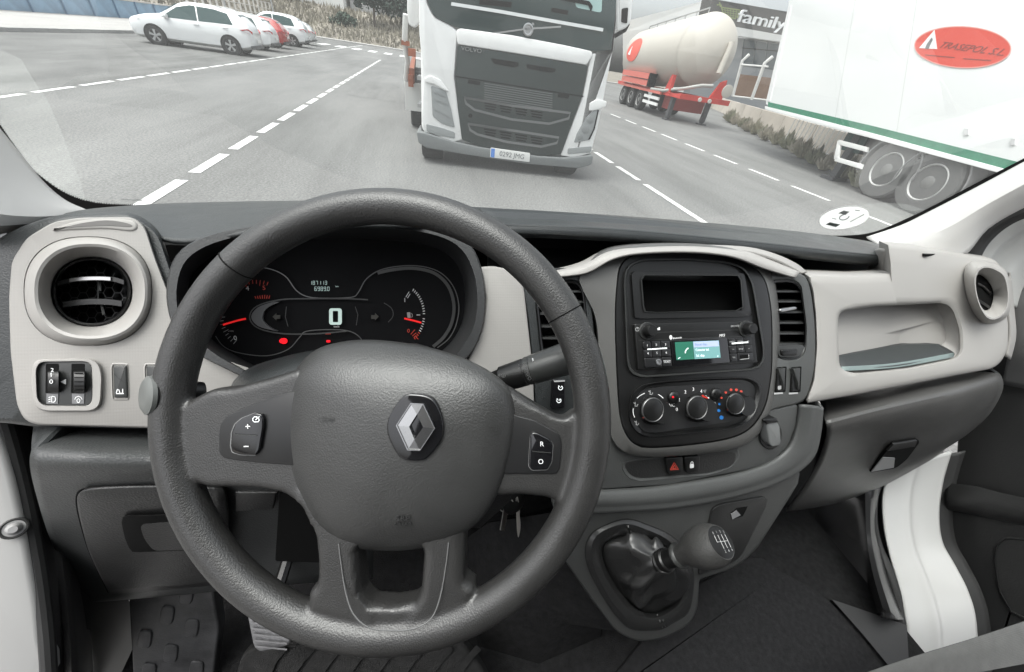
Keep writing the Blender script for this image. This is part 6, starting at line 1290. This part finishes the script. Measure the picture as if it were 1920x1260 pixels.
def trim_wheel(wl, c, ax, r, w):
    mk('rim', MB().lathe(c, ax, [(w * .4, r * .60), (w * .96, r * .60), (w * 1.0, r * .57), (w * .90, r * .53), (w * .68, r * .50), (w * .74, r * .42), (w * .78, r * .26), (w * .80, r * .001)], 28), mat('grey steel rim', (.42, .42, .41), .5, .2), wl)
    mk('hub', MB().lathe(c, ax, [(w * .78, r * .23), (w * .92, r * .21), (w * .98, r * .15), (w * .98, .001)], 20), mat('dusty hub', (.14, .14, .135), .6), wl)
    mb = MB(); ax = V(ax).normalized(); e1 = ax.orthogonal().normalized(); e2 = ax.cross(e1)
    for k in range(10):
        a = 2 * math.pi * k / 10; p = V(c) + ax * w * .78 + (e1 * math.cos(a) + e2 * math.sin(a)) * r * .40 - ax * w * .02
        mb.lathe(p, ax, [(0, r * .065), (.012, r * .06), (.014, .001)], 10)
    kind(mk('rim_holes', mb, mat('rim hole', (.05, .05, .05), .7), wl), 'stuff')
for px_, s in ((818, 1), (1066, -1)):
    p = G(812, 294) if s > 0 else G(1056, 325); c = V((p.x, p.y + (-.06 if s > 0 else .03), E.z + GZ + .36)); twheel(*(c - Tx * .17), Tx, .36, .34, trk)
mk('chassis', MB().box(V((-1.0, .5, .35)), V((1.0, 6, .95)), Matrix.Translation(T0) @ Matrix((Tx, Ty, Tz)).transposed().to_4x4()), mat('dark chassis', (.03, .03, .03), .7), trk, ang=0)
MT_ = Matrix.Translation(T0) @ Matrix((Tx, Ty, Tz)).transposed().to_4x4()
for s in (-1,):
    mk('side_fairing', MB().box(V((-1.27, .9, .35)), V((-1.24, 2.4, 1.2)), MT_), BMP, trk, ang=0)
    for k in range(3): mk('side_step', MB().box(V((-1.31, .5 + k * .02, .35 + k * .38)), V((-1.2, .95, .40 + k * .38)), MT_), SATCH, trk, ang=0)
# right mirror of the cab
ma = thing('x', C(0, 0, 0), 'x', 'x'); bpy.data.objects.remove(ma)
MPL = PL(TP.hit(1165, 10, -.25), TP.hit(1165, 10, -.25) + Tx, TP.hit(1165, 10, -.25) + Tz)
mm = slab('mirror', MPL, rp([(1158, -60), (1190, -50), (1184, 40), (1176, 52), (1158, 60), (1156, 20)], 6), -.12, .05, WTR, trk, bev=.03)
slab('mirror_glass', MPL, rp([(1166, 16), (1178, 14), (1176, 44), (1165, 42)], 3), .05, .06, DEEP, mm, bev=0)
mk('mirror_arm', MB().tube([MPL.hit(1178, 44, -.05), MPL.hit(1172, 56, -.08), MPL.hit(1152, 68, -.1)], .03, 8), DEEP, mm)
# semi-trailer silo behind the cab
sil = thing('silo_trailer', C(.8, 12, GZ), 'pale silo trailer with rusty orange fittings seen behind the left side of the lorry cab', 'trailer')
mk('silo', MB().lathe(C(1.12, 10.2, .85), V((.03, 1, 0)), [(-.35, .3), (-.2, .8), (0, 1.15), (.2, 1.2), (8, 1.2), (8.3, .8), (8.4, .1)], 36), mat('pale silo paint', (.6, .6, .57), .35), sil)
RUST = mat('orange red oxide', (.25, .075, .035), .6, var=.3, varscale=3)
mk('side_frame', MB().box(C(-.18, 9.2, -.75), C(-.08, 18, -.5)), RUST, sil, ang=0)
for i in range(3): 
    yy = 10.2 + i * 1.25; wl = twheel(*C(.16, yy, GZ + .5), V((-1, 0, 0)), .5, .34, sil); trim_wheel(wl, C(.16, yy, GZ + .5), V((-1, 0, 0)), .5, .34)
mk('pipe', MB().tube([C(-.2, 9.0, .3), C(-.24, 9.1, -.1), C(-.2, 9.3, -.4), C(-.25, 9.5, -.7), C(-.22, 9.6, -1.0)], .05, 10), mat('pale hose', (.6, .6, .58), .5), sil)
mk('bracket', MB().box(C(-.16, 9.0, .22), C(-.04, 9.12, .42)).box(C(-.18, 9.0, -.30), C(-.04, 9.2, -.18)).box(C(-.2, 9.1, -.8), C(-.1, 9.25, -.6)).box(C(-.3, 9.05, -.15), C(-.15, 9.15, -.08)), RUST, sil, ang=0)
mk('mudguard', MB().box(C(-.28, 9.4, -1.25), C(.2, 9.44, -.75)), mat('pale hose', (.6, .6, .58), .5), sil, ang=0)
# ------------------------------------------------------------------ beige tank trailer on the right
tk = thing('tank_trailer', C(13, 22, GZ), 'cream tank trailer with red frame and three axles parked on the right', 'tank trailer')
CREAM = mat('cream tank paint', (.48, .45, .40), .5, var=.03, varscale=.6); REDF = mat('red frame paint', (.50, .045, .035), .45, var=.12, varscale=2)
A0 = W(1330, 96, y=19.2); A1 = W(1208, 110, y=26.5)
ad_ = (A1 - A0).normalized(); LT = (A1 - A0).length; RT = 1.40
mk('tank', MB().lathe(A0, ad_, [(-.62, .02), (-.60, .25), (-.52, .55), (-.38, .85), (-.18, 1.1), (0, 1.31), (.12, 1.375), (.2, RT), (.32, RT), (.36, 1.37), (.5, RT), (LT * .5, RT), (LT, RT * .98), (LT + .3, 1.1), (LT + .6, .6), (LT + .7, .02)], 56), CREAM, tk, ang=50)
side_v = V((ad_.y, -ad_.x, 0)).normalized()        # to the right of the axis
if side_v.x < 0: side_v = -side_v
upv = V((0, 0, 1))
TKM = Matrix.Translation(V((A0.x, A0.y, E.z + GZ))) @ Matrix((side_v, V((ad_.x, ad_.y, 0)).normalized(), upv)).transposed().to_4x4()
zt_ = A0.z - (E.z + GZ)
mk('dome_pipe', MB().tube([TKM @ V((.55, -.62, zt_ + .4)), TKM @ V((.55, -.66, zt_ + .2)), TKM @ V((.5, -.68, zt_ - .3)), TKM @ V((.45, -.70, zt_ - .75))], .13, 12), CREAM, tk)
mk('top_rail', MB().tube([A0 + V((-.2, .8, RT + .12)), A1 + V((-.2, 0, RT + .12))], .03, 6), SATCH, tk)
for i in range(7):
    q_ = (A0 + V((-.2, .8, RT))).lerp(A1 + V((-.2, 0, RT)), i / 6); mk('rail_post', MB().tube([q_ - V((0, 0, .05)), q_ + V((0, 0, .12))], .025, 6), SATCH, tk)
# oval red emblem on the tank's flank
el = []
for i in range(32):
    t = 2 * math.pi * i / 32; el.append((LT * .80 + .95 * math.cos(t), R(172) - .40 * math.sin(t)))
ol = [[A0 + ad_ * a + (side_v * math.cos(b) + upv * math.sin(b)) * (RT + q) for a, b in el] for q in (-.02, .012)]
mb = MB().rings(ol, True, False); 
cc = A0 + ad_ * LT * .80 + (side_v * math.cos(R(172)) + upv * math.sin(R(172))) * (RT + .02); k = len(mb.v); mb.add([cc], []); n0 = 32
mb.f += [(n0 + i, n0 + (i + 1) % 32, k) for i in range(32)]
em_r = mk('oval_emblem', mb, mat('red emblem', (.65, .09, .06), .5), tk, ang=60)
tri = [[A0 + ad_ * a + (side_v * math.cos(b) + upv * math.sin(b)) * (RT + q) for a, b in ((LT * .80 + .62, R(180)), (LT * .80 + .35, R(165)), (LT * .80 + .30, R(182)))] for q in (.01, .035)]
mk('triangle_mark', MB().rings(tri), mat('white emblem', (.8, .8, .8), .5), em_r, ang=0)
fz = .98
mk('frame', MB().box(V((-1.15, -.3, fz)), V((-.98, LT + .4, fz + .16)), TKM).box(V((.98, -.3, fz)), V((1.15, LT + .4, fz + .16)), TKM).box(V((-1.2, -1.05, fz)), V((1.35, -.80, fz + .2)), TKM).box(V((-1.15, -.9, fz)), V((-.9, .2, fz + .16)), TKM).box(V((.9, -.9, fz)), V((1.15, .2, fz + .16)), TKM), REDF, tk, ang=0)
for x in (.72,): mk('saddle', MB().rings([[TKM @ V(q) for q in ((x - .32, yq, fz + .15), (x + .36, yq, fz + .15), (x + .12 + .12, yq, fz + .95), (x, yq, fz + .85))] for yq in (-.78, -.66)]), REDF, tk, ang=0)
mk('saddle', MB().rings([[TKM @ V(q) for q in ((-1.16, .2, fz + .1), (-1.16, .9, fz + .1), (-1.2, .45, fz + .85), (-1.2, .25, fz + .85))], [TKM @ V(q) for q in ((-1.05, .2, fz + .1), (-1.05, .9, fz + .1), (-1.05, .45, fz + .85), (-1.05, .25, fz + .85))]]), REDF, tk, ang=0)
mk('hose_box', MB().box(V((-1.38, 2.6, fz + .2)), V((-1.0, 6.6, fz + .46)), TKM).box(V((-1.42, 2.6, fz + .5)), V((-1.0, 6.6, fz + .76)), TKM), mat('faded red', (.55, .14, .11), .5), tk)
mk('hose_box_end', MB().box(V((-1.40, 2.4, fz + .18)), V((-1.02, 2.6, fz + .78)), TKM), DEEP, tk, ang=0)
mk('hose', MB().tube([TKM @ V(q) for q in ((-1.25, 2.2, fz + .12), (-1.2, .8, fz + .16), (-.9, -.6, fz + .40), (-.3, -1.0, fz + .62), (.2, -1.02, fz + .66))], .07, 10), mat('grey hose', (.35, .35, .33), .5), tk)
mk('side_rail', MB().box(V((-1.30, .9, fz - .02)), V((-1.18, 6.8, fz + .09)), TKM), mat('faded red', (.55, .14, .11), .5), tk, ang=0)
mk('under_box', MB().box(V((-.85, .4, .42)), V((1.0, 1.2, fz)), TKM), mat('dark red', (.25, .04, .035), .5), tk, ang=0)
for x in (-.95, .95):
    lg = mk('landing_leg', MB().box(V((x - .09, -.12, .12)), V((x + .09, .12, fz)), TKM).box(V((x - .06, -.09, .06)), V((x + .06, .09, .2)), TKM), mat('dark steel', (.06, .06, .065), .5), tk, ang=0)
    mk('foot', MB().box(V((x - .18, -.2, .004)), V((x + .18, .2, .06)), TKM), mat('dark steel', (.06, .06, .065), .5), lg, ang=0)
xdir = (TKM @ V((-1, 0, 0))) - (TKM @ V((0, 0, 0)))
for i in range(3):
    yy = 3.6 + i * 1.3
    for s in (-1, 1):
        c = TKM @ V((s * .85, yy, .5)); wl = twheel(c.x, c.y, c.z, xdir * -s, .5, .36, tk)
        if s < 0: trim_wheel(wl, c, xdir * -s, .5, .36)
for z in (.45, .70): mk('side_guard', MB().box(V((-1.24, 1.0, z)), V((-1.18, 2.9, z + .13)), TKM), WTR, tk, ang=0)
mk('disc_plate', MB().lathe(TKM @ V((.95, -1.1, fz + .55)), TKM.to_3x3() @ V((0, -1, 0)), [(0, .26), (.04, .26), (.05, .2), (.05, .01)], 20), CREAM, tk)
for x in (-.2, .3): mk('coupling', MB().lathe(TKM @ V((x, -1.06, fz + .08)), TKM.to_3x3() @ V((0, -1, 0)), [(0, .09), (.06, .08), (.06, .01)], 14), FB, tk)

# ------------------------------------------------------------------ store building
st_ = thing('store_building', C(32, 40, GZ), 'grey supermarket building with white family lettering and a green trolley sign on its fascia', 'store')
SF = PL(C(28, 38, 0), C(36, 41, 0), C(28, 38, 5))
DG = mat('dark fascia cladding', (.085, .083, .08), .6); LG = mat('light cladding', (.75, .75, .74), .6)
slab('fascia', SF, [(1336, -2), (1500, 26), (1492, 74), (1472, 68), (1380, 50), (1328, 34)], -1.0, 0, DG, st_, bev=0)
slab('canopy', SF, [(1378, 50), (1490, 70), (1488, 82), (1376, 66)], -.6, .6, mat('white canopy', (.75, .75, .73), .5), st_, bev=0)
slab('front_wall', SF, [(1300, 66), (1500, 78), (1470, 220), (1290, 220)], -1.2, -.5, mat('grey shopfront', (.30, .31, .32), .5), st_, bev=0)
for i in range(4):
    a = 1396 + i * 22; b = a - 8
    w_ = slab('shop_window', SF, [(a, 74 + i * 3), (a + 20, 77 + i * 3), (a + 15, 126 + i * 3), (a - 6, 123 + i * 3)], -.5, -.44, mat('shop glass', (.10, .12, .13), .15), st_, bev=0)
strokes('sun_bar', SF, [[(1392, 90), (1460, 96)]], 2, -.40, DEEP, st_)
mk('side_wall', MB().rings([[SF.hit(x, y, -1.0) for x, y in ((1335, -2), (1326, 36), (1300, 200))], [(W(1168, 41, y=75) if y < 0 else W(1168, 60 if y < 100 else 110, y=75)) for x, y in ((1335, -2), (1326, 36), (1300, 200))]], False, False, False), LG, st_, ang=0)
txt('store_lettering', 'family', SF, 1430, 39, 24, mat('white sign letters', (.85, .86, .87), .5), st_, h=.12, px2=(1500, 53), ex=.15, wpx=90)  # lettering in its own plain white
TG = mat('trolley green', (.25, .30, .12), .6)
tr_ = strokes('trolley_sign', SF, [[(1344, 9), (1352, 9), (1357, 31), (1380, 35)], [(1354, 14), (1388, 19), (1382, 34)], [(1349, 4), (1351, 13)]], 2.6, .1, TG, st_)
strokes('trolley_grid', SF, [[(1355, 18 + i * 4.4), (1387 - i, 23 + i * 4)] for i in range(3)] + [[(1359 + i * 5.5, 15 + i), (1361 + i * 4.5, 32 + i * .7)] for i in range(5)], 1.5, .1, TG, st_)
# rendered garden wall with fence and angled posts
gw = thing('boundary_wall', C(22, 26, GZ), 'low beige rendered boundary wall behind the tank trailer and box trailer', 'wall')
gq = PL(C(15.6, 13.5, GZ), C(23.0, 28.5, GZ), C(15.6, 13.5, 0))
def wallpt(px_, z):
    r = ray(px_, 200); 
    d = V((23.0 - 15.6, 28.5 - 13.5, 0)); n2 = V((d.y, -d.x, 0)); o = C(15.6, 13.5, 0); t = (o - E).dot(n2) / V((r.x, r.y, 0)).dot(n2); p = E + r * t; return V((p.x, p.y, E.z + z))
wn = V((15.0, -7.4, 0)).normalized()
n_seg = 7; xs_ = [1300, 1345, 1380, 1425, 1470, 1530, 1600, 1700]
RND = mat('beige render', (.5, .45, .39), .85, var=.12, varscale=.8)
wa, wb = C(27, 36.6, 0), C(12.5, 7.2, 0)
for i in range(8):
    p, q = wa.lerp(wb, i / 8), wa.lerp(wb, (i + .985) / 8); z0, z1 = E.z + GZ, E.z - .72 + .0 * i
    mk('wall_bay', MB().rings([[V((a.x, a.y, z)) for a, z in ((p, z0), (q, z0), (q, z1), (p, z1))], [V((a.x, a.y, z)) + wn * .2 for a, z in ((p, z0), (q, z0), (q, z1), (p, z1))]]), RND, gw, ang=0)
fe = thing('wire_fence', C(21, 24, -.7), 'pale metal fence with outward angled post tops standing on the boundary wall', 'fence')
FPM = mat('galvanised post', (.62, .62, .6), .5)
for b0, b1, b2_, yy in (((1374, 180), (1392, 114), (1405, 102), 24.5), ((1409, 187), (1434, 118), (1449, 106), 21.5), ((1452, 196), (1484, 120), (1502, 108), 18.5)):
    mk('post', MB().tube([W(*b0, y=yy), W(*b1, y=yy), W(*b2_, y=yy - .2)], .085, 8), FPM, fe)
for k_, (q0, q1) in enumerate((((1390, 121), (1440, 125)), ((1374, 180), (1440, 188)))):
    mk('wire', MB().tube([W(*q0, y=24.5), W(*q1, y=21)], .04, 6), FPM, fe)
RD = mat('rusty orange panel', (.20, .125, .085), .7, var=.15, varscale=2)
hd = thing('orange_cladding', C(24, 31, -.7), 'rusty orange wall panel showing through the fence between the two trailers', 'panel')
mk('panel', MB().rings([[W(x, y, y=26) for x, y in ((1376, 181), (1388, 139), (1446, 146), (1440, 188))], [W(x, y, y=26.2) for x, y in ((1376, 181), (1388, 139), (1446, 146), (1440, 188))]]), RD, hd, ang=0)
ra = thing('metal_railing', C(14, 12, GZ), 'pale upright bar railing seen under the white box trailer', 'railing')
for i in range(26):
    p = C(14.9 + .13 * i * -.35, 14.6 - .25 * i, 0); mk('bar', MB().box(V((p.x - .012, p.y - .012, E.z - 1.45)), V((p.x + .012, p.y + .012, E.z - .55))), mat('galvanised post', (.62, .62, .6), .5), ra, ang=0)
for z in (-1.42, -.58): mk('rail', MB().tube([C(14.9, 14.6, z), C(13.76, 8.3, z)], .02, 6), mat('galvanised post', (.62, .62, .6), .5), ra)
# planting strip
PLM = [leafmat('dry shrub a', (.30, .28, .21)), leafmat('dry shrub b', (.24, .24, .17)), leafmat('dry shrub c', (.36, .33, .27))]
for i in range(17):
    t_ = i / 16; x, y = 19.6 + (12.0 - 19.6) * t_ + random.uniform(-.15, .15), 23.6 + (8.2 - 23.6) * t_
    s_ = random.uniform(.42, .62); p = C(x - .5, y, GZ)
    lb = ['%s dry shrub along the boundary wall, counted from the tank trailer' % 'first second third fourth fifth sixth seventh eighth ninth tenth eleventh twelfth thirteenth fourteenth fifteenth sixteenth seventeenth'.split()[i]]
    b_ = thing('shrub', p, lb[0], 'shrub', 'row of dry shrubs along the boundary wall'); mb = MB()
    for k in range(150):
        a_ = random.uniform(0, 6.28); q = random.random(); tip = p + V((math.cos(a_) * s_ * q * .8, math.sin(a_) * s_ * q * .8, s_ * random.uniform(.5, 1.25) * (1.1 - .5 * q))); bs_ = p + V((math.cos(a_) * .12, math.sin(a_) * .12, .02)); w_ = V((-math.sin(a_), math.cos(a_), 0)) * .035
        mid_ = bs_.lerp(tip, .6) + V((0, 0, .06)); mb.add([bs_ - w_ * .5, bs_ + w_ * .5, mid_ + w_, tip, mid_ - w_], [(0, 1, 2, 3, 4)])
    mk('leaves', mb, PLM[i % 3], b_, ang=0, fix=False)

# ------------------------------------------------------------------ white box trailer
XB = 10.7
bt = thing('box_trailer', C(XB + 1.2, 8, GZ), 'white box trailer with green edge stripe and red oval company sign on the right', 'box trailer')
BP = PL(C(XB, 8, 0), C(XB - .9, 2.2, 0), C(XB, 8, 2))
bo_ = [(1484, -60), (1478, 12), (1436, 190), (1436, 196), (1480, 204), (1640, 243), (1780, 280), (1930, 318), (2100, 365), (2200, -200), (1500, -200)]
WBX = mat('white box panel', (.80, .81, .80), .18, coat=.5, var=.015, varscale=1)
slab('box_body', BP, bo_, -2.4, 0, WBX, bt, bev=.01)
GST = mat('green stripe', (.03, .17, .10), .5, var=.2, varscale=6)
s0 = [(1440, 191), (1520, 209), (1640, 237), (1780, 272), (1930, 309), (2060, 342)]
slab('green_stripe', BP, s0 + [(x, y + (9 + (x - 1440) * .022)) for x, y in s0[::-1]], -.02, .008, GST, bt, bev=0)
slab('bottom_rail', BP, [(1434, 199)] + [(x, y + (9.5 + (x - 1440) * .022)) for x, y in s0[1:]] + [(x, y + (19 + (x - 1440) * .024)) for x, y in s0[:0:-1]] + [(1434, 205)], -.15, .04, WTR, bt, bev=.006)
for x, y in ((1812, 247), (1899, 266)): slab('catch', BP, [(x - 4, y - 6), (x + 4, y - 6), (x + 3, y + 6), (x - 5, y + 6)], 0, .03, mat('pale catch', (.5, .5, .5), .5), bt, bev=0)
slab('front_edge', BP, [(1478, 12), (1483, 12), (1443, 190), (1438, 190)], -.01, .02, mat('pale edge', (.62, .62, .62), .4), bt, bev=0)
ov = se(1805, 88.5, 90, 38.5, 2, 48, .04)
os_ = slab('oval_sign', BP, ov, -.01, .012, mat('red sign', (.62, .075, .05), .45), bt, bev=0)
strokes('sign_border', BP, [ov + ov[:1]], 2, .0135, mat('pale red border', (.7, .3, .26), .5), os_)
slab('white_triangle', BP, [(1752, 56), (1757, 92), (1723, 90)], .012, .016, WTR, os_, bev=0)
slab('road_mark', BP, rp([(1747, 70), (1749, 74), (1744, 84), (1741, 92), (1734, 91), (1738, 82)], 2), .016, .02, mat('sign grey', (.17, .17, .17), .6), os_, bev=0)
txt('sign_text', 'TRASEPOL S.L.', BP, 1819, 91, 15, mat('sign brown', (.22, .06, .05), .6), os_, h=.016, px2=(1879, 98.5), shear=.35, ex=.004, wpx=120)
strokes('sign_line', BP, [[(1735, 103), (1790, 108)], [(1806, 110), (1858, 113.5)]], 1.6, .016, mat('sign brown', (.22, .06, .05), .6), os_)
for x_ in (1585, 1700): strokes('panel_seam', BP, [[(x_ + 22, -20), (x_ - 20, 228 + (x_ - 1585) * .25)]], 1.6, .003, mat('seam grey', (.6, .61, .6), .4), bt)
# running gear
axd = BP.n
for cx, cy, rx_ in ((1660, 318, 1), (1737, 342, 1)):
    c = BP.hit(cx, cy, -.05); zg = E.z + GZ; r_ = c.z - zg
    wl = twheel(*(c - axd * .34), axd, r_, .34, bt); wl.data.materials[0] = mat('dusty tyre', (.10, .10, .098), .85, bump=('noise', 60, .3, .004)); trim_wheel(wl, c - axd * .34, axd, r_, .34)
    e1 = BP.u; pts = [c + (e1 * math.cos(R(a)) + V((0, 0, 1)) * math.sin(R(a))) * (r_ * 1.14) - axd * .02 for a in range(-14, 195, 11)]
    mk('mudguard', MB().rings([[p - axd * .34, p + axd * .03, p + axd * .03 + (p - c).normalized() * .03, p - axd * .34 + (p - c).normalized() * .02] for p in pts]), mat('grey mudguard', (.2, .2, .2), .5), bt, ang=60)
mk('chassis', MB().rings([[BP.hit(x, y, h_) for x, y in ((1600, 250), (1660, 262), (1930, 340), (1990, 400), (1800, 420), (1690, 350), (1625, 300))] for h_ in (-1.0, -.55)]), mat('dusty chassis', (.13, .13, .128), .8), bt, ang=0)
lg = mk('landing_leg', MB().box(BP.hit(1584, 300, -.5) + V((-.09, -.09, -.6)), BP.hit(1584, 300, -.5) + V((.09, .09, .75))), mat('dark steel', (.06, .06, .065), .5), bt, ang=0)
pz = BP.hit(1584, 300, -.5); mk('foot', MB().box(V((pz.x - .25, pz.y - .2, E.z + GZ + .004)), V((pz.x + .25, pz.y + .2, E.z + GZ + .08))), mat('dark steel', (.06, .06, .065), .5), lg, ang=0)
mk('leg_tube', MB().box(V((pz.x - .06, pz.y - .06, E.z + GZ + .05)), V((pz.x + .06, pz.y + .06, pz.z - .3))), mat('dark steel', (.06, .06, .065), .5), lg, ang=0)
mk('gear_box', MB().box(BP.hit(1612, 262, -.6) - V((.15, .3, .3)), BP.hit(1612, 262, -.6) + V((.15, .3, .15))), mat('dark green box', (.02, .06, .055), .5), bt, ang=0)
for o in ([(1572, 262), (1626, 276), (1624, 285), (1571, 271)], [(1566, 294), (1616, 308), (1614, 317), (1564, 302)], [(1570, 264), (1576, 266), (1570, 300), (1563, 298)]): slab('side_guard', BP, o, -.06, .0, mat('off white rail', (.66, .66, .64), .5), bt, bev=.008)
mk('paper_tag', MB().box(BP.hit(1693, 355, -.1) - V((.02, .08, .10)), BP.hit(1693, 355, -.1) + V((.02, .08, .10))), mat('pale blue tag', (.5, .6, .7), .5), bt, ang=0)
